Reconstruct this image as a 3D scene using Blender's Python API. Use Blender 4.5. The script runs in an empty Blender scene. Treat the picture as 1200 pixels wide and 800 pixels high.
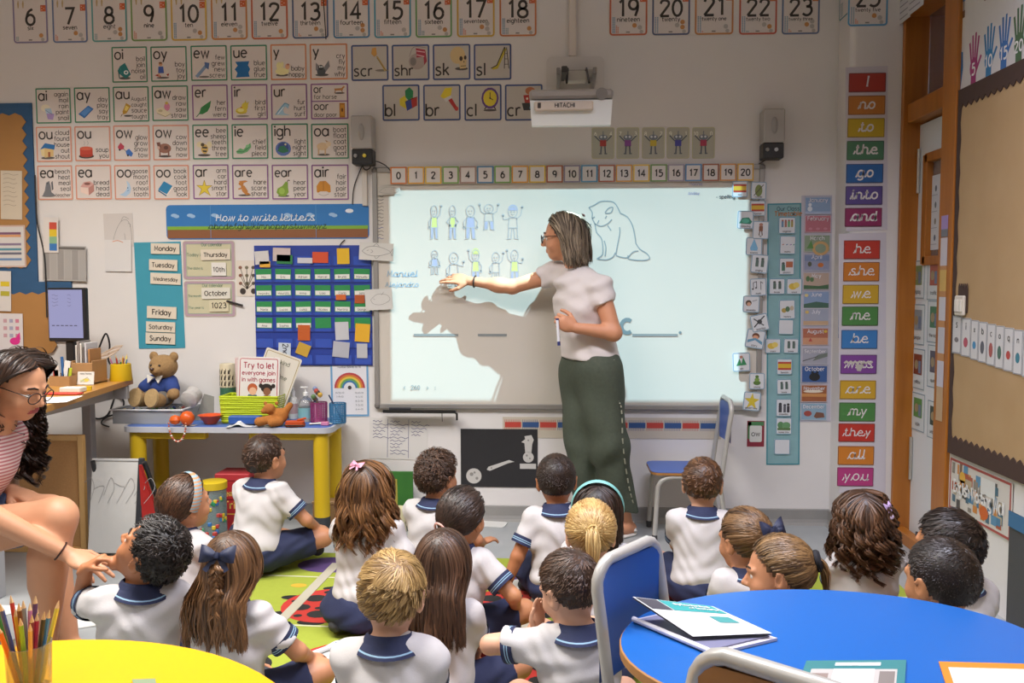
import bpy, math, random
import numpy as np
from mathutils import Vector, Matrix, Euler

C = bpy.context.scene.collection
PI = math.pi
R = math.radians

# ------------------------------------------------------------------ camera
F, PITCH, YAW, ROLL, EYE = 1000.0, 0.0632, 0.0530, -0.0020, 1.30
_fw = np.array([-math.sin(YAW)*math.cos(PITCH), math.cos(YAW)*math.cos(PITCH), -math.sin(PITCH)])
_rt = np.array([math.cos(YAW), math.sin(YAW), 0.0])
_up = np.cross(_rt, _fw)
_r2 = math.cos(ROLL)*_rt + math.sin(ROLL)*_up
_u2 = -math.sin(ROLL)*_rt + math.cos(ROLL)*_up
cam_d = bpy.data.cameras.new('camera')
cam = bpy.data.objects.new('camera', cam_d); C.objects.link(cam)
cam.matrix_world = Matrix(((_r2[0], _u2[0], -_fw[0], 0), (_r2[1], _u2[1], -_fw[1], 0), (_r2[2], _u2[2], -_fw[2], EYE), (0, 0, 0, 1)))
cam_d.sensor_width = 36.0; cam_d.lens = F/1200*36.0; cam_d.clip_start = 0.05
bpy.context.scene.camera = cam

# ------------------------------------------------------------------ world, lights, exposure
WALL_Y, PILLAR_Y, PILLAR_X, RIGHT_X, LEFT_X, REAR_Y, CEIL = 4.69, 4.50, 1.487, 1.75, -4.6, -2.6, 3.15
sc = bpy.context.scene
w = bpy.data.worlds.new('world'); sc.world = w; w.use_nodes = True
w.node_tree.nodes['Background'].inputs[0].default_value = (0.9, 0.95, 1.0, 1)
w.node_tree.nodes['Background'].inputs[1].default_value = 0.3
sc.view_settings.view_transform = 'Standard'; sc.view_settings.look = 'None'
sc.view_settings.gamma = 1.0; sc.view_settings.use_curve_mapping = False
sc.view_settings.exposure = 0.34

def area(name, loc, sx, sy, power, col, rot=(0, 0, 0)):
    d = bpy.data.lights.new(name, 'AREA'); d.shape = 'RECTANGLE'; d.size = sx; d.size_y = sy
    d.energy = power; d.color = col; d.spread = R(134)
    o = bpy.data.objects.new(name, d); o.location = loc; o.rotation_euler = rot; C.objects.link(o)
    return o
# ceiling luminaires of the room (above and behind the picture)
area('ceiling_lamp', (-2.6, 2.9, 3.08), 1.2, 0.6, 47, (1.0, 0.955, 0.90))
area('ceiling_lamp', (-1.0, 2.3, 3.08), 1.2, 0.6, 47, (1.0, 0.965, 0.93))
area('ceiling_lamp', (0.8, 2.3, 3.08), 1.2, 0.6, 40, (0.84, 0.84, 1.0))
area('ceiling_lamp', (-1.9, 0.2, 3.08), 1.2, 0.6, 12, (1.0, 0.96, 0.91))
area('ceiling_lamp', (0.7, 0.0, 3.08), 1.2, 0.6, 12, (0.96, 0.97, 1.0))

# the projector's beam: a point lamp in the projector's lens whose rays are masked to the picture on the board
LENS = (0.07, 4.27, 2.055)
PROJ = (-0.912, 1.018, 0.685, 1.832)           # x0 x1 z0 z1 on the board
def projector_beam(strength, col):
    d = bpy.data.lights.new('projector_beam', 'POINT'); d.energy = 1.0; d.shadow_soft_size = 0.004
    d.use_nodes = True
    nt = d.node_tree; n = nt.nodes; L = nt.links
    em = [x for x in n if x.type == 'EMISSION'][0]
    geo = n.new('ShaderNodeNewGeometry'); sep = n.new('ShaderNodeSeparateXYZ'); L.new(geo.outputs['Incoming'], sep.inputs[0])
    def m(op, a, b=None):
        k = n.new('ShaderNodeMath'); k.operation = op
        for i, v in enumerate((a, b)):
            if v is None: continue
            if isinstance(v, (int, float)): k.inputs[i].default_value = v
            else: L.new(v, k.inputs[i])
        return k.outputs[0]
    a = WALL_Y - 0.02 - LENS[1]
    dy = m('MAXIMUM', m('MULTIPLY', sep.outputs[1], SGN), 1e-3)
    px = m('MULTIPLY', m('DIVIDE', m('MULTIPLY', sep.outputs[0], SGN), dy), a)
    pz = m('MULTIPLY', m('DIVIDE', m('MULTIPLY', sep.outputs[2], SGN), dy), a)
    k = m('MULTIPLY', m('GREATER_THAN', px, PROJ[0]-LENS[0]), m('LESS_THAN', px, PROJ[1]-LENS[0]))
    k = m('MULTIPLY', k, m('GREATER_THAN', pz, PROJ[2]-LENS[2]))
    k = m('MULTIPLY', k, m('LESS_THAN', pz, PROJ[3]-LENS[2]))
    k = m('MULTIPLY', k, m('GREATER_THAN', m('MULTIPLY', sep.outputs[1], SGN), 0.02))
    cos3 = m('POWER', dy, 3.0)
    L.new(m('MULTIPLY', m('DIVIDE', k, cos3), strength), em.inputs['Strength'])
    em.inputs['Color'].default_value = (*col, 1)
    o = bpy.data.objects.new('projector_beam', d); o.location = LENS; C.objects.link(o)
SGN = 1.0
projector_beam(5.1, (0.52, 0.86, 1.0))
# ------------------------------------------------------------------ pixel of the photograph -> point of the place
def ray(x, y): return _fw + (x-600)/F*_r2 - (y-400)/F*_u2
def onY(x, y, Y): d = ray(x, y); return np.array([0, 0, EYE]) + d*(Y/d[1])
def onX(x, y, X): d = ray(x, y); return np.array([0, 0, EYE]) + d*(X/d[0])
def onZ(x, y, Z=0.0): d = ray(x, y); return np.array([0, 0, EYE]) + d*((Z-EYE)/d[2])

# ------------------------------------------------------------------ materials
_M = {}
def lin(c):
    if isinstance(c, str):
        c = c.lstrip('#')
        if len(c) == 3: c = ''.join(a*2 for a in c)
        c = [int(c[i:i+2], 16)/255 for i in (0, 2, 4)]
        return tuple(((v+0.055)/1.055)**2.4 if v > 0.04045 else v/12.92 for v in c)
    return tuple(c)
def mat(col, rough=0.6, metal=0.0, kind=None, scale=40.0, amt=0.12, bump=0.0, col2=None, trans=0.0, alpha=1.0, spec=0.5, sss=0.0, coat=0.0):
    key = (str(col), rough, metal, kind, scale, amt, bump, str(col2), trans, alpha, spec, sss, coat)
    if key in _M: return _M[key]
    m = bpy.data.materials.new((kind or 'plain') + '_' + str(len(_M))); m.use_nodes = True
    nt = m.node_tree; n = nt.nodes; L = nt.links
    b = n['Principled BSDF']; c = (*lin(col), 1)
    b.inputs['Base Color'].default_value = c; b.inputs['Roughness'].default_value = rough
    b.inputs['Metallic'].default_value = metal; b.inputs['Specular IOR Level'].default_value = spec
    b.inputs['Transmission Weight'].default_value = trans; b.inputs['Alpha'].default_value = alpha
    b.inputs['Coat Weight'].default_value = coat
    if sss: b.inputs['Subsurface Weight'].default_value = sss; b.inputs['Subsurface Radius'].default_value = (0.02, 0.008, 0.004); b.inputs['Subsurface Scale'].default_value = 0.5
    if kind:
        tc = n.new('ShaderNodeTexCoord'); mp = n.new('ShaderNodeMapping'); L.new(tc.outputs['Object'], mp.inputs[0])
        c2 = (*lin(col2), 1) if col2 else tuple([v*(1-amt) for v in c[:3]]+[1])
        rmp = n.new('ShaderNodeMix'); rmp.data_type = 'RGBA'; rmp.inputs[6].default_value = c; rmp.inputs[7].default_value = c2
        if kind == 'wood':
            mp.inputs['Scale'].default_value = (scale, scale, scale*0.06)
            t = n.new('ShaderNodeTexNoise'); t.inputs['Scale'].default_value = 1.0; t.inputs['Detail'].default_value = 5; t.inputs['Distortion'].default_value = 0.6
        elif kind == 'woodx':
            mp.inputs['Scale'].default_value = (scale*0.06, scale, scale)
            t = n.new('ShaderNodeTexNoise'); t.inputs['Scale'].default_value = 1.0; t.inputs['Detail'].default_value = 5; t.inputs['Distortion'].default_value = 0.6
        elif kind == 'stripe':
            mp.inputs['Scale'].default_value = (scale, scale, scale)
            t = n.new('ShaderNodeTexWave'); t.bands_direction = 'Z'; t.inputs['Scale'].default_value = 1.0; t.inputs['Distortion'].default_value = 0.0
        else:
            mp.inputs['Scale'].default_value = (scale, scale, scale)
            t = n.new('ShaderNodeTexNoise'); t.inputs['Scale'].default_value = 1.0; t.inputs['Detail'].default_value = 4
        L.new(mp.outputs[0], t.inputs[0])
        fac = t.outputs[0]
        L.new(fac, rmp.inputs[0]); L.new(rmp.outputs[2], b.inputs['Base Color'])
        if bump:
            bp = n.new('ShaderNodeBump'); bp.inputs['Strength'].default_value = bump; bp.inputs['Distance'].default_value = 0.01
            L.new(fac, bp.inputs['Height']); L.new(bp.outputs[0], b.inputs['Normal'])
    _M[key] = m
    return m
def hair_mat(dark, light, rough=0.42):
    key = ('hair', dark, light, rough)
    if key in _M: return _M[key]
    m = bpy.data.materials.new('hair_' + str(len(_M))); m.use_nodes = True
    n = m.node_tree.nodes; L = m.node_tree.links; b = n['Principled BSDF']
    a = n.new('ShaderNodeAttribute'); a.attribute_name = 'tint'
    mx = n.new('ShaderNodeMix'); mx.data_type = 'RGBA'
    mx.inputs[6].default_value = (*lin(dark), 1); mx.inputs[7].default_value = (*lin(light), 1)
    L.new(a.outputs['Fac'], mx.inputs[0]); L.new(mx.outputs[2], b.inputs['Base Color'])
    b.inputs['Roughness'].default_value = rough; b.inputs['Specular IOR Level'].default_value = 0.45
    _M[key] = m
    return m
def emis(col, s):
    key = ('em', str(col), s)
    if key in _M: return _M[key]
    m = bpy.data.materials.new('lit_' + str(len(_M))); m.use_nodes = True
    b = m.node_tree.nodes['Principled BSDF']
    b.inputs['Base Color'].default_value = (0.02, 0.02, 0.02, 1); b.inputs['Emission Color'].default_value = (*lin(col), 1)
    b.inputs['Emission Strength'].default_value = s; b.inputs['Roughness'].default_value = 0.3
    _M[key] = m
    return m

# ------------------------------------------------------------------ objects
def props(o, label=None, cat=None, group=None, kind=None):
    if label: o['label'] = label
    if cat: o['category'] = cat
    if group: o['group'] = group
    if kind: o['kind'] = kind
    return o
def thing(name, label, cat, loc=(0, 0, 0), rz=0.0, group=None):
    o = bpy.data.objects.new(name, None); C.objects.link(o); o.empty_display_size = 0.05
    o.location = loc; o.rotation_euler = (0, 0, rz)
    return props(o, label, cat, group)

class MB:
    """collects shapes and links them as one mesh object"""
    def __init__(s): s.v = []; s.f = []; s.mi = []; s.m = []; s.sm = []
    def _m(s, m):
        if m not in s.m: s.m.append(m)
        return s.m.index(m)
    def add(s, v, f, m, smooth=False, M=None):
        o = len(s.v)
        if M is not None: v = [tuple(M @ Vector(p)) for p in v]
        s.v += [tuple(float(q) for q in p) for p in v]; i = s._m(m)
        for q in f: s.f.append(tuple(a+o for a in q)); s.mi.append(i); s.sm.append(smooth)
        return s
    def box(s, c, d, m, b=0.0, M=None):
        """box of size d about c with chamfered edges b"""
        x, y, z = [q/2 for q in d]; b = min(b, x*0.9, y*0.9, z*0.9)
        if b <= 0:
            v = [(c[0]+i*x, c[1]+j*y, c[2]+k*z) for i in (-1, 1) for j in (-1, 1) for k in (-1, 1)]
            f = [(0, 1, 3, 2), (4, 6, 7, 5), (0, 4, 5, 1), (2, 3, 7, 6), (0, 2, 6, 4), (1, 5, 7, 3)]
            return s.add(v, f, m, False, M)
        v = []; idx = {}
        for i in (-1, 1):
            for j in (-1, 1):
                for k in (-1, 1):
                    for a, p in enumerate(((i*x, j*(y-b), k*(z-b)), (i*(x-b), j*y, k*(z-b)), (i*(x-b), j*(y-b), k*z))):
                        idx[i, j, k, a] = len(v); v.append((c[0]+p[0], c[1]+p[1], c[2]+p[2]))
        f = []
        for sg in (-1, 1):
            o = ((-1, -1), (1, -1), (1, 1), (-1, 1))
            if sg < 0: o = o[::-1]
            f.append([idx[sg, p, q, 0] for p, q in o]); f.append([idx[p, sg, q, 1] for p, q in o[::-1]]); f.append([idx[p, q, sg, 2] for p, q in o])
        for p in (-1, 1):
            for q in (-1, 1):
                f.append([idx[p, q, -1, 0], idx[p, q, 1, 0], idx[p, q, 1, 1], idx[p, q, -1, 1]])
                f.append([idx[p, -1, q, 0], idx[p, 1, q, 0], idx[p, 1, q, 2], idx[p, -1, q, 2]])
                f.append([idx[-1, p, q, 1], idx[1, p, q, 1], idx[1, p, q, 2], idx[-1, p, q, 2]])
                for r in (-1, 1): f.append([idx[p, q, r, 0], idx[p, q, r, 1], idx[p, q, r, 2]])
        f = list({tuple(sorted(q)): q for q in f}.values())
        return s.add(v, f, m, False, M)
    def tube(s, pts, r, m, n=10, close=True, rr=None):
        """round bar along pts (radius r, or radii rr)"""
        P = [Vector(p) for p in pts]; k = len(P); v = []; f = []
        up = Vector((0.123, 0.31, 0.94)).normalized(); N = None
        for i in range(k):
            t = (P[min(i+1, k-1)]-P[max(i-1, 0)]).normalized()
            if N is None:
                N = t.cross(up)
                if N.length < 0.1: N = t.cross(Vector((1, 0, 0)))
            N = (N - t*N.dot(t)).normalized(); B = t.cross(N)
            q = rr[i] if rr else r
            for a in range(n):
                an = 2*PI*a/n; v.append(P[i] + (N*math.cos(an)+B*math.sin(an))*q)
        for i in range(k-1):
            for a in range(n):
                f.append((i*n+a, i*n+(a+1) % n, (i+1)*n+(a+1) % n, (i+1)*n+a))
        if close: f.append(tuple(range(n))[::-1]); f.append(tuple(range((k-1)*n, k*n)))
        return s.add(v, f, m, True)
    def lathe(s, prof, m, c=(0, 0, 0), n=24, sx=1.0, sy=1.0, M=None, cap=True):
        v = []; f = []; k = len(prof)
        for r, z in prof:
            for a in range(n): v.append((c[0]+r*sx*math.cos(2*PI*a/n), c[1]+r*sy*math.sin(2*PI*a/n), c[2]+z))
        for i in range(k-1):
            for a in range(n): f.append((i*n+a, i*n+(a+1) % n, (i+1)*n+(a+1) % n, (i+1)*n+a))
        if cap and prof[0][0] > 1e-5: f.append(tuple(range(n))[::-1])
        if cap and prof[-1][0] > 1e-5: f.append(tuple(range((k-1)*n, k*n)))
        return s.add(v, f, m, True, M)
    def prism(s, poly, h, m, M=None, z=0.0):
        n = len(poly); v = [(x, y, z) for x, y in poly]+[(x, y, z+h) for x, y in poly]
        f = [tuple(range(n))[::-1], tuple(range(n, 2*n))]+[(i, (i+1) % n, n+(i+1) % n, n+i) for i in range(n)]
        return s.add(v, f, m, False, M)
    def sheet(s, fn, nu, nv, m, smooth=True):
        v = [fn(i/nu, j/nv) for j in range(nv+1) for i in range(nu+1)]
        f = [(j*(nu+1)+i, j*(nu+1)+i+1, (j+1)*(nu+1)+i+1, (j+1)*(nu+1)+i) for j in range(nv) for i in range(nu)]
        return s.add(v, f, m, smooth)
    def obj(s, name, parent=None, loc=None, rot=None):
        me = bpy.data.meshes.new(name); me.from_pydata(s.v, [], s.f)
        for m in s.m: me.materials.append(m)
        me.polygons.foreach_set('material_index', s.mi); me.polygons.foreach_set('use_smooth', s.sm)
        me.update()
        if any(s.sm):
            try: me.set_sharp_from_angle(angle=R(40))
            except Exception: pass
        o = bpy.data.objects.new(name, me); C.objects.link(o)
        if parent is not None: o.parent = parent
        if loc is not None: o.location = loc
        if rot is not None: o.rotation_euler = rot
        return o
def copy_tree(o, parent=None):
    c = o.copy(); C.objects.link(c)
    if parent is not None: c.parent = parent
    for ch in o.children: copy_tree(ch, c)
    return c
def arc(cx, cy, rx, ry, a0, a1, n=None):
    n = n or max(3, int(abs(a1-a0)/24))
    return [(cx+rx*math.cos(R(a0+(a1-a0)*i/n)), cy+ry*math.sin(R(a0+(a1-a0)*i/n))) for i in range(n+1)]
def smooth(p, k=4):
    out = []; n = len(p)
    for i in range(n-1):
        a, b, c, d = p[max(i-1, 0)], p[i], p[i+1], p[min(i+2, n-1)]
        for j in range(k):
            t = j/k
            out.append(tuple(0.5*(2*b[q]+(c[q]-a[q])*t+(2*a[q]-5*b[q]+4*c[q]-d[q])*t*t+(-a[q]+3*b[q]-3*c[q]+d[q])*t**3) for q in range(len(b))))
    out.append(tuple(p[-1]))
    return out
def rrect(w, h, r, n=4):
    r = min(r, w/2, h/2)
    return arc(w/2-r, h/2-r, r, r, 0, 90, n)+arc(-w/2+r, h/2-r, r, r, 90, 180, n)+arc(-w/2+r, -h/2+r, r, r, 180, 270, n)+arc(w/2-r, -h/2+r, r, r, 270, 360, n)

# ------------------------------------------------------------------ single-stroke infant lettering
_G = {
'a':'48|o 22 25 21 25 0 360|l 43 50 43 0','b':'46|l 3 75 3 0|o 24 25 21 25 0 360','c':'42|o 24 25 22 25 50 310','d':'46|o 22 25 21 25 0 360|l 43 75 43 0',
'e':'45|l 4 27 42 27|o 23 25 20 25 0 315','f':'30|l 14 0 14 60|o 25 60 11 14 180 60|l 2 48 28 48','g':'46|o 22 25 21 25 0 360|l 43 50 43 -8|o 23 -8 20 16 0 -150',
'h':'44|l 3 75 3 0|o 22 30 19 20 180 0|l 41 30 41 0','i':'8|l 4 50 4 0|o 4 66 2 2 0 360','j':'16|l 13 50 13 -10|o 3 -10 10 13 0 -120|o 13 66 2 2 0 360',
'k':'38|l 3 75 3 0|l 34 50 4 22|l 14 30 36 0','l':'8|l 4 75 4 0','m':'63|l 3 50 3 0|o 17 32 14 18 180 0|l 31 32 31 0|o 45 32 14 18 180 0|l 59 32 59 0',
'n':'44|l 3 50 3 0|o 22 30 19 20 180 0|l 41 30 41 0','o':'48|o 24 25 22 25 0 360','p':'46|l 3 50 3 -24|o 24 25 21 25 0 360','q':'46|o 22 25 21 25 0 360|l 43 50 43 -24',
'r':'30|l 3 50 3 0|o 20 30 17 20 180 60','s':'38|s 34 44 24 50 10 47 6 38 14 29 28 23 34 13 27 3 15 0 3 6','t':'28|l 12 70 12 12|o 22 12 10 12 180 290|l 0 50 26 50',
'u':'44|l 3 50 3 20|o 22 20 19 20 180 360|l 41 50 41 0','v':'40|l 2 50 20 0 38 50','w':'60|l 2 50 16 0 30 46 44 0 58 50','x':'38|l 2 50 36 0|l 36 50 2 0',
'y':'42|l 2 50 21 2|l 40 50 12 -24','z':'40|l 3 50 36 50 3 0 38 0',
'0':'50|o 25 36 21 36 0 360','1':'34|l 8 58 22 72 22 0','2':'48|s 5 56 10 68 24 72 40 66 42 52 30 34 4 0|l 4 0 44 0','3':'48|s 6 64 22 72 38 66 38 46 20 39|s 20 39 40 36 44 18 34 3 18 0 4 8',
'4':'48|l 32 0 32 72 3 22 46 22','5':'48|l 40 72 12 72 9 42|s 9 42 24 47 42 38 43 16 30 1 14 0 4 6','6':'48|s 36 71 16 58 5 26|o 25 23 20 23 0 360','7':'48|l 4 72 44 72 16 0',
'8':'50|o 25 54 16 17 0 360|o 25 19 21 19 0 360','9':'48|o 24 50 19 21 0 360|s 43 50 42 30 32 0',
'A':'50|l 0 0 24 72 48 0|l 9 26 39 26','B':'46|l 4 0 4 72|o 4 55 32 17 90 -90|o 4 19 38 19 90 -90','C':'56|o 32 36 28 36 45 315','D':'50|l 4 0 4 72|o 4 36 42 36 90 -90','E':'42|l 40 72 4 72 4 0 40 0|l 4 37 34 37',
'F':'40|l 40 72 4 72 4 0|l 4 37 34 37','G':'58|o 32 36 28 36 45 330|l 58 18 58 34 38 34','H':'52|l 4 0 4 72|l 48 0 48 72|l 4 37 48 37','I':'10|l 5 0 5 72','J':'36|l 30 72 30 18|o 16 18 14 18 0 -160',
'K':'46|l 4 0 4 72|l 42 72 5 32|l 16 42 44 0','L':'40|l 4 72 4 0 38 0','M':'60|l 4 0 6 72 30 20 54 72 56 0','N':'52|l 4 0 4 72 48 0 48 72','O':'60|o 30 36 27 36 0 360','P':'44|l 4 0 4 72|o 4 53 36 19 90 -90',
'R':'46|l 4 0 4 72|o 4 53 34 19 90 -90|l 18 34 42 0','S':'46|s 40 62 28 71 12 69 6 55 16 42 32 34 40 20 30 3 14 0 3 9','T':'48|l 0 72 48 72|l 24 72 24 0','U':'52|l 4 72 4 26|o 26 26 22 26 180 360|l 48 72 48 26',
'V':'46|l 0 72 23 0 46 72','W':'70|l 0 72 17 0 35 66 53 0 70 72','X':'44|l 0 72 44 0|l 44 72 0 0','Y':'44|l 0 72 22 36 44 72|l 22 36 22 0','Z':'46|l 2 72 44 72 2 0 44 0',
'\u0196':'22|l 11 0 11 72|l 3 72 19 72|l 3 0 19 0','!':'8|l 4 72 4 20|o 4 3 2 2 0 360','.':'8|o 4 3 2 2 0 360','-':'30|l 4 27 26 27',':':'8|o 4 6 2 2 0 360|o 4 44 2 2 0 360','=':'44|l 4 36 40 36|l 4 18 40 18','+':'44|l 4 27 40 27|l 22 45 22 9',
'<':'30|l 28 54 4 27 28 0','>':'30|l 4 54 28 27 4 0','?':'40|s 4 60 12 71 28 70 34 56 24 42 18 34 18 20|o 18 3 2 2 0 360',"'":'8|l 4 74 4 60','&':'40|s 38 0 8 50 20 70 28 56 4 18 14 0 38 24',
}
_SEG = {}
def strokes(ch):
    if ch in _SEG: return _SEG[ch]
    out = []; wd = 24
    if ch in _G:
        p = _G[ch].split('|'); wd = float(p[0])
        for q in p[1:]:
            a = q.split(); n = [float(x) for x in a[1:]]
            if a[0] == 'o': out.append(arc(*n))
            else:
                pts = list(zip(n[::2], n[1::2])); out.append(smooth(pts, 3) if a[0] == 's' else pts)
    _SEG[ch] = (wd, out)
    return _SEG[ch]
def text_paths(s, cursive=False, gap=11):
    x = 0; out = []
    for ch in s:
        if ch == ' ': x += 26; continue
        wd, st = strokes(ch)
        if cursive and ch.islower():
            x += 8
            hi = 70 if ch in 'bdfhklt' else 46
            out.append(smooth([(x-15, 0), (x-9, 2), (x-3, 11), (x, 24)], 2))
            if ch not in 'gjoqwyv': out.append(smooth([(x+wd-5, 0), (x+wd+3, 1), (x+wd+10, 9)], 2))
        for q in st: out.append([(a+x+(0.14*b if cursive else 0), b) for a, b in q])
        x += wd+gap+(3 if cursive else 0)
    return out, x-gap

class Pr:
    """flat print in the plane x (right), z (up) about its centre; layers step towards the viewer (-y)"""
    def __init__(s, base=0.0): s.b = MB(); s.base = base; s.k = 0
    def y(s, layer): return -(s.base+0.0003*(layer+1))
    def poly(s, pts, col, layer=0):
        m = col if isinstance(col, bpy.types.Material) else mat(col, 0.5)
        s.b.add([(x, s.y(layer), z) for x, z in pts], [tuple(range(len(pts)))], m)
    def rect(s, x, z, w, h, col, layer=0): s.poly([(x, z), (x+w, z), (x+w, z+h), (x, z+h)], col, layer)
    def ell(s, x, z, rx, rz, col, layer=0, n=14): s.poly(arc(x, z, rx, rz, 0, 360*(n-1)/n, n-1), col, layer)
    def line(s, pts, w, col, layer=0, closed=False):
        P = [np.array(p, float) for p in pts]
        if closed: P = P+[P[0]]
        L = []; n = len(P)
        for i in range(n):
            if closed and i in (0, n-1): t0, t1 = P[1]-P[0], P[0]-P[n-2]
            else: t0 = P[min(i+1, n-1)]-P[min(i, n-2)]; t1 = P[max(i, 1)]-P[max(i-1, 0)]
            t0 = t0/(np.linalg.norm(t0)+1e-9); t1 = t1/(np.linalg.norm(t1)+1e-9)
            t = t0+t1; t = t/(np.linalg.norm(t)+1e-9); k = 1/max(0.45, float(t@t1))
            nn = np.array([-t[1], t[0]])*w/2*k; L.append((P[i]+nn, P[i]-nn))
        v = []; f = []
        for a, b in L: v += [(a[0], s.y(layer), a[1]), (b[0], s.y(layer), b[1])]
        for i in range(n-1): f.append((2*i, 2*i+1, 2*i+3, 2*i+2))
        s.b.add(v, f, col if isinstance(col, bpy.types.Material) else mat(col, 0.5))
    def ring(s, w, h, t, col, layer=0, r=0.0):
        if r <= 0: r = 1e-4
        a = rrect(w, h, r); b = rrect(w-2*t, h-2*t, max(r-t, 1e-4)); n = len(a)
        m = mat(col, 0.5)
        s.b.add([(x, s.y(layer), z) for x, z in a]+[(x, s.y(layer), z) for x, z in b], [(i, (i+1) % n, n+(i+1) % n, n+i) for i in range(n)], m)
    def text(s, t, x, z, size, col, wt=9, align='c', cursive=False, layer=1, maxw=None, rot=0.0, gap=11):
        """size = x-height-based em in metres (cap height 0.72 em); z = baseline"""
        P, wd = text_paths(t, cursive, gap); k = size/100
        kx = k
        if maxw and wd*k > maxw:
            k = max(0.72*k, maxw/wd); kx = maxw/wd
        x0 = -wd*kx*(0.5 if align == 'c' else 1.0 if align == 'r' else 0.0)
        c, sn = math.cos(rot), math.sin(rot)
        for q in P:
            pts = [(x0+a*kx, b*k) for a, b in q]
            s.line([(x+c*a-sn*b, z+sn*a+c*b) for a, b in pts], wt*k, col, layer)
    def art(s, dsl, x, z, w, h, layer=0):
        """p col x z..; e col cx cz rx rz; l/s col width x z..; coordinates 0-100 in the box at x,z"""
        X = lambda a: x+float(a)*w/100
        Z = lambda a: z+float(a)*h/100
        for i, it in enumerate(q.split() for q in dsl.split(';') if q.strip()):
            ly = layer+i*0.5; a = it[2:]
            if it[0] == 'p': s.poly([(X(a[j]), Z(a[j+1])) for j in range(0, len(a), 2)], it[1], ly)
            elif it[0] == 'e': s.ell(X(a[0]), Z(a[1]), float(a[2])*w/100, float(a[3])*h/100, it[1], ly)
            elif it[0] == 'r': s.rect(X(a[0]), Z(a[1]), float(a[2])*w/100, float(a[3])*h/100, it[1], ly)
            elif it[0] in 'ls':
                pts = [(X(a[j]), Z(a[j+1])) for j in range(1, len(a), 2)]
                s.line(smooth(pts, 4) if it[0] == 's' else pts, float(a[0])*w/100, it[1], ly)
    def obj(s, name, parent): return s.b.obj(name, parent)

def slab(w, h, t, col, r=0.0, m=None):
    """a thin card standing in the xz plane, back at y=0, face at y=-t"""
    b = MB(); q = rrect(w, h, r, 3) if r > 0 else [(w/2, h/2), (-w/2, h/2), (-w/2, -h/2), (w/2, -h/2)]
    n = len(q); m = m or mat(col, 0.55)
    b.add([(x, 0, z) for x, z in q]+[(x, -t, z) for x, z in q], [tuple(range(n)), tuple(range(n, 2*n))[::-1]]+[(i, n+i, n+(i+1) % n, (i+1) % n) for i in range(n)], m)
    return b
_SURF = {'W': 0.0, 'P': 0.0, 'R': -PI/2}
def place(o, px, surf='W', off=0.001, tilt=0.0):
    """px = x0,y0,x1,y1 in the photograph -> puts o on the back wall W, pillar P or right-hand wall R; returns its size"""
    x0, y0, x1, y1 = px
    if surf == 'R': a, b = onX(x0, y0, RIGHT_X), onX(x1, y1, RIGHT_X)
    else:
        Y = (WALL_Y if surf == 'W' else PILLAR_Y)-off
        a, b = onY(x0, y0, Y), onY(x1, y1, Y)
    return a, b
def pxsize(px, surf='W', off=0.0):
    Y = (WALL_Y if surf == 'W' else PILLAR_Y)-off
    a = onY(px[0], (px[1]+px[3])/2, Y); b = onY(px[2], (px[1]+px[3])/2, Y)
    c = onY((px[0]+px[2])/2, px[1], Y); d = onY((px[0]+px[2])/2, px[3], Y)
    return (a[0]+b[0])/2, (c[2]+d[2])/2, b[0]-a[0], c[2]-d[2], Y
def card(name, label, cat, px, bg='#e6e2da', border=None, bw=0.06, r=0.0, group=None, surf='W', off=0.001, tilt=0.0, t=0.0016, tag=True, m=None):
    """a card on the wall; border colour with width bw (fraction of its width); returns (object, width, height, print maker)"""
    x, z, w, h, Y = pxsize(px, surf, off)
    o = slab(w, h, t, bg, r*w, m).obj(name)
    o.location = (x, Y, z); o.rotation_euler = (0, tilt, 0)
    props(o, label, cat, group)
    if border:
        p = Pr(t); p.ring(w*0.985, h-0.015*w, bw*w, border, 0, r*w); p.obj('border', o)
    return o, w, h, (lambda: Pr(t+0.0003))
# ================================================================== the room
M_WALL = mat('#e2dedb', 0.75, kind='paint', scale=6, amt=0.05)
M_CEIL = mat('#e8e6e2', 0.85)
M_FLOOR = mat('#a5a8a8', 0.32, kind='vinyl', scale=9, amt=0.12, col2='#95999b')
M_BASE = mat('#94928e', 0.5, kind='vinyl', scale=30, amt=0.12)
M_ORANGE = mat('#b9742a', 0.38, kind='wood', scale=26, amt=0.3, col2='#8f5218')
M_GREY = mat('#b4b1ad', 0.35, 0.3)
def structure(name, b):
    o = b.obj(name); o['kind'] = 'structure'; return o
W_ = RIGHT_X+0.30
structure('floor', MB().box(((LEFT_X+W_+1.2)/2, (REAR_Y+WALL_Y)/2, -0.05), (W_+1.2-LEFT_X, WALL_Y-REAR_Y+0.3, 0.1), M_FLOOR))
structure('ceiling', MB().box(((LEFT_X+W_+1.2)/2, (REAR_Y+WALL_Y)/2, CEIL+0.05), (W_+1.2-LEFT_X, WALL_Y-REAR_Y+0.3, 0.1), M_CEIL))
structure('wall_back', MB().box(((LEFT_X+W_)/2, WALL_Y+0.075, CEIL/2), (W_-LEFT_X+0.2, 0.15, CEIL), M_WALL))
structure('wall_left', MB().box((LEFT_X-0.075, (REAR_Y+WALL_Y)/2, CEIL/2), (0.15, WALL_Y-REAR_Y, CEIL), M_WALL))
structure('wall_rear', MB().box(((LEFT_X+W_)/2, REAR_Y-0.075, CEIL/2), (W_-LEFT_X+0.2, 0.15, CEIL), M_WALL))
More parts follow.
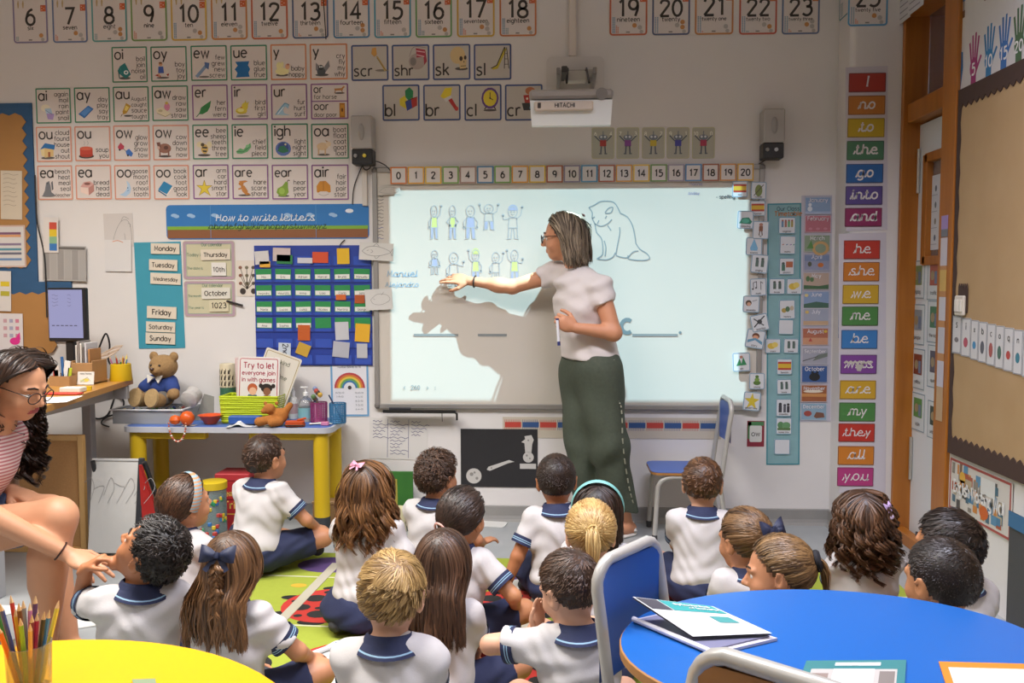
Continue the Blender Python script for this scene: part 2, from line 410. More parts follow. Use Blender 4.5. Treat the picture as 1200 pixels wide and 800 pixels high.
# boxed-out pillar in the corner, rounded nose
pl = [(PILLAR_X, WALL_Y), (PILLAR_X, PILLAR_Y+0.03)]+[(PILLAR_X+0.03-0.03*math.cos(R(a)), PILLAR_Y+0.03-0.03*math.sin(R(a))) for a in (15, 30, 45, 60, 75, 90)]+[(RIGHT_X, PILLAR_Y), (RIGHT_X, WALL_Y)]
structure('wall_pillar', MB().prism(pl, CEIL, M_WALL))
OP0, OP1, HEAD = 3.98, 4.49, 2.70             # door opening in the right-hand wall
b = MB()
b.box((RIGHT_X+0.11, (REAR_Y+OP0)/2, CEIL/2), (0.22, OP0-REAR_Y, CEIL), M_WALL)
b.box((RIGHT_X+0.11, (OP0+WALL_Y)/2, (CEIL+HEAD)/2), (0.22, WALL_Y-OP0, CEIL-HEAD), M_WALL)
b.box((RIGHT_X+0.11, (OP1+WALL_Y)/2, HEAD/2), (0.22, WALL_Y-OP1, HEAD), M_WALL)
structure('wall_right', b)
structure('wall_corridor', MB().box((RIGHT_X+1.3, 3.4, CEIL/2), (0.1, 3.0, CEIL), mat('#cfc9d6', 0.8)))
# coved grey skirting
def skirting(name, pts):
    b = MB(); prof = [(0.0, 0.0), (0.030, 0.0), (0.014, 0.012), (0.008, 0.03), (0.007, 0.082), (0.0, 0.086)]
    v = []; f = []
    for (x, y, nx, ny) in pts:
        for d, z in prof: v.append((x+nx*d, y+ny*d, z))
    k = len(prof)
    for i in range(len(pts)-1):
        for j in range(k-1): f.append((i*k+j, (i+1)*k+j, (i+1)*k+j+1, i*k+j+1))
    b.add(v, f, M_BASE, False); return structure(name, b)
skirting('baseboard_back', [(LEFT_X, WALL_Y, 0, -1), (PILLAR_X, WALL_Y, 0, -1)])
skirting('baseboard_pillar', [(PILLAR_X, WALL_Y, -1, 0), (PILLAR_X, PILLAR_Y+0.03, -1, 0)]+[(PILLAR_X+0.03-0.03*math.cos(R(a)), PILLAR_Y+0.03-0.03*math.sin(R(a)), -math.cos(R(a)), -math.sin(R(a))) for a in (22, 45, 67)]+[(PILLAR_X+0.03, PILLAR_Y, 0, -1), (RIGHT_X, PILLAR_Y, 0, -1)])

# door with fanlight in the right-hand wall
def fr(name, y0, y1, z0, z1, x0, x1, parent=None, m=M_ORANGE, bev=0.004):
    b = MB().box(((x0+x1)/2, (y0+y1)/2, (z0+z1)/2), (x1-x0, y1-y0, z1-z0), m, bev)
    return b.obj(name, parent)
door = thing('door_1', None, None); door['kind'] = 'structure'
del door['kind']
door['kind'] = 'structure'
fr('door_jamb', OP1-0.03, OP1, 0, HEAD, RIGHT_X-0.012, RIGHT_X+0.2, door)
fr('door_jamb', OP0-0.115, OP0+0.02, 0, HEAD, RIGHT_X-0.020, RIGHT_X+0.16, door)
fr('door_head', OP0, OP1-0.03, 2.12, 2.215, RIGHT_X+0.01, RIGHT_X+0.16, door)
fr('door_head', OP0-0.1, OP1, 2.645, HEAD+0.02, RIGHT_X-0.016, RIGHT_X+0.2, door)
fr('threshold', OP0, OP1-0.03, 0.0, 0.06, RIGHT_X-0.004, RIGHT_X+0.05, door, bev=0.003)
g = fr('fanlight_glass', OP0+0.02, OP1-0.05, 2.215, 2.645, RIGHT_X+0.10, RIGHT_X+0.106, door, mat('#d8d4e4', 0.03, trans=0.9, spec=0.6), 0)
M_LEAF = mat('#d7dadb', 0.45)
LX = RIGHT_X+0.075
Y0, Y1, z0, z1 = 4.03, 4.37, 1.44, 1.92       # glazed light in the leaf
leaf = MB()
leaf.box((LX+0.02, (OP0+Y0)/2, 1.065), (0.04, Y0-OP0, 2.09), M_LEAF); leaf.box((LX+0.02, (Y1+OP1-0.03)/2, 1.065), (0.04, OP1-0.03-Y1, 2.09), M_LEAF)
leaf.box((LX+0.02, (Y0+Y1)/2, (0.02+z0)/2), (0.04, Y1-Y0, z0-0.02), M_LEAF); leaf.box((LX+0.02, (Y0+Y1)/2, (z1+2.11)/2), (0.04, Y1-Y0, 2.11-z1), M_LEAF)
leaf = leaf.obj('door_leaf', door)
b = MB()
for a in ((Y0-0.03, Y0+0.012, z0-0.03, z1+0.03), (Y1-0.03, Y1+0.02, z0-0.03, z1+0.03), (Y0, Y1, z0-0.035, z0+0.01), (Y0, Y1, z1-0.01, z1+0.035)):
    b.box((LX+0.01, (a[0]+a[1])/2, (a[2]+a[3])/2), (0.045, a[1]-a[0], a[3]-a[2]), M_ORANGE, 0.003)
b.obj('glazing_bead', leaf)
fr('door_pane', Y0, Y1, z0, z1, LX+0.018, LX+0.023, leaf, mat('#dcdfe4', 0.04, trans=0.85), 0)
for z in (0.42, 1.88): MB().tube([(RIGHT_X+0.066, OP1-0.045, z-0.11), (RIGHT_X+0.066, OP1-0.045, z+0.11)], 0.008, mat('#c8c4bc', 0.3, 0.7), 8).obj('hinge', door)

# ================================================================== the interactive whiteboard
bx0, bx1 = -1.012, 1.105; bz0, bz1 = 0.630, 1.955
wb = thing('whiteboard', 'wide interactive whiteboard in a grey aluminium frame, lit by the projector', 'whiteboard', ((bx0+bx1)/2, WALL_Y, (bz0+bz1)/2))
BW, BH = bx1-bx0, bz1-bz0
M_BOARD = mat('#cfc8bd', 0.38)
MB().box((0, -0.009, 0), (BW-0.02, 0.018, BH-0.02), M_BOARD).obj('writing_surface', wb)
M_ALU = mat('#a3a09c', 0.38, 0.4)
for n, c, d in (('frame_rail', (0, -0.014, BH/2-0.014), (BW-0.05, 0.028, 0.028)), ('frame_rail', (0, -0.014, -BH/2+0.014), (BW-0.05, 0.028, 0.028)), ('frame_stile', (-BW/2+0.014, -0.014, 0), (0.028, 0.028, BH-0.05)), ('frame_stile', (BW/2-0.014, -0.014, 0), (0.028, 0.028, BH-0.05))):
    MB().box(c, d, M_ALU, 0.004).obj(n, wb)
for sx in (-1, 1):
    for sz in (-1, 1): MB().box((sx*(BW/2-0.016), -0.016, sz*(BH/2-0.016)), (0.038, 0.033, 0.038), mat('#77736f', 0.45), 0.012).obj('frame_corner', wb)
BF = WALL_Y-0.019                                # face of the board
# projected pictures painted on the board as flat print, and real marker writing
LN = '#b3b8bb'; YG = '#cdd98a'; PU = '#a9b2cf'; 
def bpx(x, y):
    q = onY(x, y, BF); return q[0], q[2]
def board_print(name, px, label, cat='drawing', group=None):
    x, z = bpx((px[0]+px[2])/2, (px[1]+px[3])/2); o = thing(name, label, cat, (x, BF, z), 0, group)
    p = Pr(0.0004)
    return o, p, lambda X, Y: (bpx(X, Y)[0]-x, bpx(X, Y)[1]-z)
def figure(px, arms, style, label):
    """a doodled person about 20 px wide on the board: head, torso, legs, arms"""
    x0, y0, x1, y1 = px; o, p, T = board_print('doodle_person', px, label, 'drawing', 'doodled people on the board')
    w, h = x1-x0, y1-y0; P = lambda u, v: T(x0+u*w, y0+v*h)
    top, leg, hair = style
    if top: p.poly([P(.3, .38), P(.7, .38), P(.74, .66), P(.26, .66)], top, 0)
    if leg: p.poly([P(.3, .66), P(.48, .66), P(.44, .95), P(.28, .95)], leg, 0); p.poly([P(.52, .66), P(.7, .66), P(.74, .95), P(.58, .95)], leg, 0)
    if hair: p.poly([P(.5+.27*math.cos(a), .16-.17*math.sin(a)) for a in np.linspace(0, PI, 9)], hair, 0)
    lw = 0.0048
    p.line([P(.5+.24*math.cos(a), .2-.16*math.sin(a)) for a in np.linspace(0, 2*PI, 13)], lw, LN, 2)
    p.line([P(.3, .37), P(.26, .66), P(.74, .66), P(.7, .37)], lw, LN, 2, True)
    for s in (-1, 1):
        p.line([P(.5+s*.05, .68), P(.5+s*.10, .96), P(.5+s*.32, .98)], lw, LN, 2); p.line([P(.5+s*.23, .67), P(.5+s*.25, .94)], lw, LN, 2)
        a = arms[(s+1)//2]
        q = {'d': [(.2, .38), (.4, .5), (.36, .66)], 'u': [(.2, .4), (.42, .3), (.5, .06)], 'h': [(.2, .38), (.46, .5), (.2, .6)], 'o': [(.2, .4), (.5, .42), (.52, .3)]}[a]
        p.line([P(.5+s*u, v) for u, v in q], lw, LN, 2); p.ell(*P(.5+s*q[-1][0], q[-1][1]), 0.008, 0.008, LN, 2, 7)
    for s in (-1, 1): p.ell(*P(.5+s*.08, .19), 0.004, 0.005, LN, 3, 6)
    p.line([P(.42, .26), P(.5, .29), P(.58, .26)], lw*0.7, LN, 3)
    p.obj('line_drawing', o)
Y_, P_, N_ = YG, PU, None
for px, arms, st, lb in (
    ((501, 239, 517, 281), 'du', (Y_, P_, None), 'doodled man waving in a yellow top, first of the upper row on the board'),
    ((523, 239, 538, 281), 'hh', (Y_, P_, None), 'doodled man with hands on hips in a yellow top on the board'),
    ((541, 239, 562, 281), 'dd', (P_, P_, None), 'doodled bald man in a mauve coat carrying a bag on the board'),
    ((562, 238, 584, 270), 'uu', (N_, PU, None), 'doodled person leaping with both arms up on the board'),
    ((590, 240, 612, 281), 'ou', (N_, N_, P_), 'doodled person with curly mauve hair and a patterned dress on the board'),
    ((502, 292, 517, 322), 'dd', (P_, N_, None), 'doodled person in a mauve coat and yellow scarf above the pointing finger'),
    ((521, 294, 543, 336), 'do', (N_, N_, None), 'doodled broad man in plain white raising one hand on the board'),
    ((549, 291, 566, 332), 'ud', (Y_, P_, YG), 'doodled boy in a yellow cap and top on the board'),
    ((572, 294, 590, 332), 'du', (N_, N_, None), 'doodled person in plain white waving, beside the yellow cap on the board'),
    ((594, 291, 612, 332), 'uo', (Y_, P_, None), 'doodled person scratching the head in a yellow top on the board')):
    figure(px, arms, st, lb)
o, p, T = board_print('doodle_cat', (690, 230, 762, 305), 'large line drawing of a sitting cat on the board')
CT = '#8c999d'
for q in ('690 243 697 240 704 236 716 236 722 240 727 250', '690 243 694 249 694 256 697 262 699 272 704 278 706 285 706 298 700 303 706 304 712 304 718 301 721 296', '727 250 735 254 741 264 744 277 745 285', '745 285 750 292 758 297 761 303 752 305 740 304 736 302 742 295 748 294', '708 282 710 290 709 300', '726 266 726 275 722 296 724 300 734 302 736 299', '709 249 713 244 718 243 716 249 709 250', '697 262 704 265 712 262 717 257', '700 262 702 258', '694 256 697 254', '709 256 711 253', '712 264 716 270', '693 262 688 268'):
    n = [float(a) for a in q.split()]; p.line(smooth([T(n[i], n[i+1]) for i in range(0, len(n), 2)], 3), 0.006, CT, 2)
p.obj('line_drawing', o)
for px, lb in (((485, 391, 537, 394), 'first grey projected answer line on the board'), ((560, 391, 594, 394), 'second grey answer line on the board, running into the shadow'), ((741, 391, 794, 394), 'grey answer line after the big letter c on the board')):
    o, p, T = board_print('answer_line', px, lb, 'line', 'answer lines on the board'); a = T(px[0], px[1]); c = T(px[2], px[3]); p.rect(a[0], c[1], c[0]-a[0], a[1]-c[1], '#8a9090', 1); p.obj('projected_line', o)  # projected lines, painted as dark strips on the board
o, p, T = board_print('board_letter', (727, 374, 741, 391), 'big grey letter c before an answer line on the board', 'letter')
a = T(734, 390); p.text('c', a[0], a[1], 0.145, '#77888c', 15, layer=1); a = T(797, 389.5); p.ell(a[0], a[1], 0.008, 0.008, '#77888c', 1); p.obj('lettering', o)
o, p, T = board_print('page_counter', (469, 445, 514, 461), 'small projected page counter with arrows low on the board', 'page counter')
a = T(474, 456); 
for t_, X in (('<', 474), ('260', 487), ('>', 501), (':', 510)): p.text(t_, T(X, 456)[0], a[1], 0.03, '#8f9ea2', 12, layer=2)
p.obj('lettering', o)
o, p, T = board_print('handwriting', (455, 312, 488, 338), 'pale blue handwritten marker words at the edge of the lit board', 'handwriting')
p.text('Manuel', *T(471, 324), 0.046, '#8ab4d0', 8, cursive=True, layer=1); p.text('Alejandro', *T(471, 336), 0.036, '#8ab4d0', 8, cursive=True, layer=1); p.obj('lettering', o)
o, p, T = board_print('name_list', (441, 226, 456, 284), 'narrow handwritten list of names down the unlit board edge', 'handwriting')
for i in range(13):
    a = T(442.5, 230+i*4.1); p.line(smooth([(a[0]+j*0.011, a[1]+0.004*math.sin(j*2.3+i)) for j in range(4+(i*3) % 3)], 2), 0.0022, '#3a4c9c' if i in (9, 12) else '#4c4b4c', 1)
p.obj('lettering', o)
o, p, T = board_print('handwriting', (806, 212, 826, 226), 'faint violet note written high on the board under number seventeen', 'handwriting')
p.text('Maths', *T(815, 217), 0.03, '#8f94c4', 8, cursive=True, maxw=0.07); p.text('today', *T(813, 228), 0.03, '#8f94c4', 8, cursive=True, maxw=0.06); p.obj('lettering', o)
o, p, T = board_print('handwriting', (838, 227, 862, 233), 'small black label line at the lit board corner', 'handwriting')
p.text('- spelling', *T(850, 232.5), 0.028, '#5c6468', 12, maxw=0.1); p.obj('lettering', o)
# board pen tray hung under the board's lower edge
t = thing('pen_tray', 'thin black pen tray hooked under the lower edge of the whiteboard', 'tray', (onY(494, 481, WALL_Y)[0], WALL_Y-0.03, bz0-0.012))
MK = mat('#1d1c1c', 0.5)
MB().box((0, -0.03, 0), (0.40, 0.055, 0.008), MK, 0.003).box((0, -0.058, 0.008), (0.40, 0.004, 0.014), MK, 0.001).obj('ledge', t)
MB().tube([(0.19, -0.03, 0), (0.205, -0.03, -0.01), (0.205, -0.03, -0.045)], 0.006, MK, 8).obj('hook', t)
MB().tube([(0.125, -0.05, 0), (0.127, -0.05, -0.05)], 0.002, MK, 6).obj('cord', t)
o = MB().tube([(-0.17, 0, 0), (-0.05, 0, 0)], 0.008, mat('#34343a', 0.4), 8).obj('board_pen', None, (t.location[0], t.location[1]-0.03, bz0+0.005)); props(o, 'dark board pen lying on the thin black pen tray', 'pen')

# ================================================================== projector on its wall arm
px_ = onY(674, 85, WALL_Y)
PJX = 0.16
t = thing('projector', 'white short throw projector hung on a wall arm over the board', 'projector', (PJX, WALL_Y, 2.2))
M_PJ = mat('#d6d2cc', 0.45); M_PJD = mat('#8e8985', 0.5)
za, zb = onY(674, 66, WALL_Y)[2]-2.2, onY(674, 104, WALL_Y)[2]-2.2; xa = onY(674, 85, WALL_Y)[0]-PJX
o = slab(0.31, 0.26, 0.022, '#d2cdc9', 0.03).obj('wall_plate', t); o.location = (xa, 0, (za+zb)/2-0.05)
BKT = Matrix.Translation((0, 0, 0.14))
b = MB().box((xa-0.09, -0.2, 0.03), (0.02, 0.36, 0.035), M_PJD, 0.004).box((xa+0.09, -0.2, 0.03), (0.02, 0.36, 0.035), M_PJD, 0.004).box((xa, -0.1, 0.075), (0.20, 0.06, 0.05), mat('#a8a29c', 0.4), 0.01).box((xa, -0.16, 0.05), (0.12, 0.05, 0.06), mat('#c9c3ba', 0.4), 0.01)
b.box((xa, -0.05, 0.10), (0.16, 0.06, 0.02), mat('#56524e', 0.4), 0.004); b.box((xa-0.06, -0.24, 0.05), (0.03, 0.2, 0.03), mat('#4b4744', 0.4), 0.004)
b.obj('bracket', t).data.transform(BKT)
for s in (-0.035, 0.045): MB().tube([(xa+s, -0.06, 0.20), (xa+s*1.2, -0.2, 0.225), (xa+s*1.4, -0.34, 0.12)], 0.006, mat('#2d2a29', 0.5), 6).obj('cable', t)
# body: slab with a bright underside mouth facing the board
y0, y1 = 0.27, 0.62
q0 = onY(620, 104, WALL_Y-y1)[0]-PJX; q1 = onY(719, 104, WALL_Y-y1)[0]-PJX; zt = onY(660, 104, WALL_Y-y1)[2]-2.2; zm = onY(660, 117, WALL_Y-y1)[2]-2.2; zl = onY(660, 146, WALL_Y-y1)[2]-2.2
bw = q1-q0; xc = (q0+q1)/2
MB().box((xc, -(y0+y1)/2, (zt+zm)/2+0.004), (bw, y1-y0, zt-zm-0.008), mat('#a19a94', 0.5), 0.012).obj('top_cover', t)
b = MB()
v = [(q0+0.004, -y1+0.004, zm), (q1-0.004, -y1+0.004, zm), (q1-0.012, -y1+0.02, zl), (q0+0.012, -y1+0.02, zl), (q0+0.004, -y0-0.02, zm), (q1-0.004, -y0-0.02, zm), (q1-0.012, -y1+0.06, zl), (q0+0.012, -y1+0.06, zl)]
b.add(v, [(0, 3, 2, 1), (0, 4, 7, 3), (1, 2, 6, 5), (3, 7, 6, 2), (4, 5, 6, 7), (0, 1, 5, 4)], mat('#e4e6e4', 0.4)); b.obj('mirror_hood', t)
o = MB().box((xc-0.035, -y1-0.004, (zm+zl)/2+0.028), (bw*0.70, 0.02, 0.045), mat('#cdbfb2', 0.45), 0.006).obj('front_panel', t)
p = Pr(0.0006); p.text('HITACHI', 0, -0.008, 0.027, '#4c4644', 16, maxw=0.1); lt = p.obj('lettering', o); lt.location = (xc-0.03, -y1-0.0145, (zm+zl)/2+0.028)
MB().box((xc-0.035-bw*0.29, -y1-0.012, (zm+zl)/2+0.03), (0.016, 0.008, 0.026), mat('#3a2f2c', 0.4), 0.002).obj('sensor', t)
MB().lathe([(0.028, 0), (0.028, 0.004), (0.0, 0.005)], mat('#7d7772', 0.6), (0, 0, 0), 18, M=Matrix.Translation((xc+bw*0.36, -y1-0.001, (zt+zm)/2)) @ Matrix.Rotation(R(90), 4, 'X')).obj('speaker_grille', t)
MB().box((LENS[0]-PJX, LENS[1]-WALL_Y+0.02, 0.0), (0.09, 0.02, 0.02), mat('#1c1f22', 0.1), 0.004).obj('lens', t)
x, z = onY(671, 30, WALL_Y)[0], 2.75
o = MB().box((0, -0.013, 0), (0.040, 0.026, 0.95), mat('#d8cfc6', 0.6), 0.004).obj('cable_trunking', None, (x, WALL_Y, zb and (onY(671, 67, WALL_Y)[2]+CEIL)/2)); 
o.data.transform(Matrix.Scale((CEIL-onY(671, 67, WALL_Y)[2])/0.95, 4, (0, 0, 1))); props(o, 'beige cable trunking running up the wall above the projector', 'cable trunking')

# two wall loudspeakers
def speaker(px, zsplit, label, lit):
    x, z, w_, h, Y = pxsize(px, 'W', 0.1)
    t = thing('wall_speaker', label, 'speaker', (x, WALL_Y, z), 0, 'wall loudspeakers beside the board')
    hs = h*zsplit
    MB().box((0, -0.05, h/2-hs/2), (w_, 0.10, hs), mat('#b0aca8', 0.5), 0.006).obj('grille_front', t)
    MB().lathe([(0.022, 0), (0.030, 0.003), (0.026, 0.008), (0.012, 0.012), (0, 0.013)], mat('#a5a19d', 0.5), (0, 0, 0), 18, 0.55, 1.5, M=Matrix.Translation((0, -0.0985, h/2-hs/2)) @ Matrix.Rotation(R(90), 4, 'X')).obj('cone', t)
    MB().box((0, -0.045, -h/2+(h-hs)/2), (w_*0.98, 0.09, h-hs), mat('#262526', 0.4), 0.005).obj('connector_box', t)
    b = MB()
    for k, c in ((-0.3, '#8f8c88'), (0.12, lit)): b.lathe([(0.010, 0), (0.010, 0.008), (0.0, 0.010)], mat(c, 0.3), (0, 0, 0), 10, M=Matrix.Translation((w_*k, -0.09, -h/2+(h-hs)*0.55)) @ Matrix.Rotation(R(90), 4, 'X'))
    b.obj('socket', t)
    return t
speaker((411, 135, 436, 192), 0.68, 'grey wall speaker with black socket box beside the letter cards', '#d9c23a')
speaker((895, 127, 920, 185), 0.68, 'grey wall speaker with black socket box above the number line end', '#c9c9c9')
def cable(pts, Y, label, r=0.003, col='#2a2828', name='speaker_cable'):
    P = smooth([tuple(onY(a, b, Y)) for a, b in pts], 5); c = P[0]
    o = MB().tube([(p[0]-c[0], p[1]-c[1], p[2]-c[2]) for p in P], r, mat(col, 0.5), 6).obj(name, None, c); props(o, label, 'cable'); return o
cable([(423, 191), (428, 199), (434, 196), (433, 190), (441, 189), (452, 194), (459, 202)], WALL_Y-0.03, 'black cable looping from the wall speaker to the number line', name='speaker_cable')
cable([(424, 195), (417, 212), (414, 224), (413, 239)], WALL_Y-0.006, 'black cable falling from the wall speaker behind the blue banner')
cable([(403, 303), (398, 289), (404, 281)], WALL_Y-0.006, 'short black cable end between the banner and the pocket chart')
cable([(901, 185), (893, 190), (888, 193), (886, 196)], WALL_Y-0.02, 'black cable from the wall speaker above the number line end')
cable([(41, 205), (42, 232), (44, 262), (52, 300), (54, 340), (55, 372)], WALL_Y-0.02, 'dark cable hanging down the edge of the blue pinboard', 0.004)
cable([(379, 0), (380.5, 22), (382, 46)], WALL_Y-0.008, 'thin dark cord hanging across the number thirteen card', 0.0025)
o = MB().box((0, -0.008, 0), (0.028, 0.016, 0.20), mat('#d4cdc4', 0.5), 0.003).obj('cable_bracket', None, (onY(428, 220, WALL_Y)[0], WALL_Y, onY(428, 220, WALL_Y)[2])); props(o, 'narrow white cable cover below the wall speaker', 'cable cover')
# ================================================================== number posters along the top of the wall
NUM = {5: 'five', 6: 'six', 7: 'seven', 8: 'eight', 9: 'nine', 10: 'ten', 11: 'eleven', 12: 'twelve', 13: 'thirteen', 14: 'fourteen', 15: 'fifteen', 16: 'sixteen', 17: 'seventeen', 18: 'eighteen', 19: 'nineteen', 20: 'twenty', 21: 'twenty one', 22: 'twenty two', 23: 'twenty three', 24: 'twenty four', 25: 'twenty five'}
INK = '#3d3733'
def number_poster(n, px, col, cname, surf='W'):
    o, w, h, P = card('number_poster', f'white number poster {n}, {NUM[n]}, with {cname} border in the top row', 'poster', px, '#ded5d0', col, 0.045, 0.09, 'number posters along the top of the wall', surf)
    p = P(); k = w/0.42; zb = -h/2
    p.text(str(n), 0, zb+0.50*w, 0.60*w, INK, 11, maxw=0.6*w, gap=9)
    p.text(NUM[n], 0, zb+0.365*w, 0.155*w, INK, 11, maxw=0.62*w)
    p.rect(-0.06*w, zb+0.075*w, 0.1*w, 0.035*w, '#8c8784', 1)
    p.obj('lettering', o)
    p = P(); tens, ones = divmod(n, 10); s = 0.042*w; bc = '#8fa6b8'
    x = -0.42*w
    for c in range(tens):
        for j in range(10):
            for i in range(2 if tens < 2 else 1): p.rect(x+i*s, zb+0.07*w+(j % 10)*s, s*0.8, s*0.8, bc, 0)
        x += (2.2 if tens < 2 else 1.3)*s
    for j in range(ones): p.rect(x+(j % 2)*s, zb+0.07*w+(j//2)*s, s*0.8, s*0.8, '#d79a86' if n % 2 else '#9fb0b4', 0)
    for i in range(1 + n % 3): p.ell(0.30*w-(i % 2)*0.14*w, zb+0.12*w+(i//2+i % 2*0.4)*0.13*w+0.09*w, 0.06*w, 0.06*w, ('#c98f56', '#b7b1ac')[(i+n) % 2], 1)
    p.ell(0.34*w, zb+0.10*w, 0.05*w, 0.05*w, '#b7b1ac', 1)
    p.rect(0.30*w, zb+0.86*w, 0.15*w, 0.17*w, '#d2693c', 0)
    for i in range(3): p.ell(0.34*w+(i % 2)*0.06*w, zb+0.90*w+i*0.04*w, 0.012*w, 0.012*w, '#f3e6da', 1, 6)
    if n > 9 and n % 3: p.rect(0.30*w, zb+1.05*w, 0.15*w, 0.17*w, '#d2693c', 0)
    for i in range(2):
        if n < 12: p.art('p #c2a878 10 0 30 0 40 60 30 100 18 100 0 60', -0.36*w+i*0.14*w, zb+0.96*w, 0.13*w, 0.2*w)
    p.obj('picture', o)
NB = {5: ((-32, 9.5, -13), '#cf5b44', 'red'), 6: ((15, 56, 51), '#8a82a4', 'mauve'), 7: ((61, 102.5, 50.5), '#6c80a8', 'grey blue'), 8: ((107, 149, 49.5), '#5fa3a0', 'teal'), 9: ((153, 196, 48.6), '#7ea05c', 'green'), 10: ((200, 242.5, 48), '#d9b14a', 'yellow'), 11: ((247, 290, 47), '#d08b4c', 'orange'), 12: ((294, 337.5, 46.4), '#c76a48', 'rust'), 13: ((342, 385, 45.6), '#55668c', 'navy'), 14: ((390, 433.5, 45.2), '#4f86b0', 'blue'), 15: ((438, 482, 44.8), '#4f9cb4', 'turquoise'), 16: ((486.5, 530, 44.4), '#72a468', 'leaf green'), 17: ((535, 580, 43.8), '#d4ac48', 'mustard'), 18: ((585, 629, 43), '#cc7d4c', 'amber'), 19: ((714, 759, 42), '#c66a48', 'brick red'), 20: ((764, 809, 41.6), '#5d6788', 'slate blue'), 21: ((814, 860, 41), '#cd8c58', 'apricot'), 22: ((866, 911, 40.8), '#c2604c', 'dull red'), 23: ((916, 961, 40.6), '#66789a', 'dusty blue')}
for n, ((x0, x1, yb), col, cn) in NB.items(): number_poster(n, (x0, yb-67, x1, yb), col, cn)
number_poster(25, (993.5, -37, 1041, 31), '#5c9cc6', 'sky blue', 'P')
# poster 24 wraps the side of the pillar
o = slab(0.165, 0.31, 0.0016, '#ddd6d4').obj('number_poster'); q = onX(980, 36, PILLAR_X)
o.rotation_euler = (0, 0, -PI/2); o.location = (PILLAR_X-0.0005, PILLAR_Y+0.11, 2.845)
props(o, 'number poster 24 folded onto the narrow side of the pillar', 'poster', 'number posters along the top of the wall')
p = Pr(0.0019); p.ring(0.16, 0.3, 0.008, '#4c8c98', 0, 0.02); p.obj('border', o)
p = Pr(0.0019); p.text('24', 0, 0.02, 0.13, INK, 10, maxw=0.1); p.text('twenty four', 0, -0.03, 0.03, INK, 10, maxw=0.11); p.obj('lettering', o)
p = Pr(0.0019)
for i in range(3):
    for j in range(6): p.rect(-0.06+i*0.014, -0.135+j*0.012, 0.01, 0.009, '#9fb0b4', 0)
p.obj('picture', o)

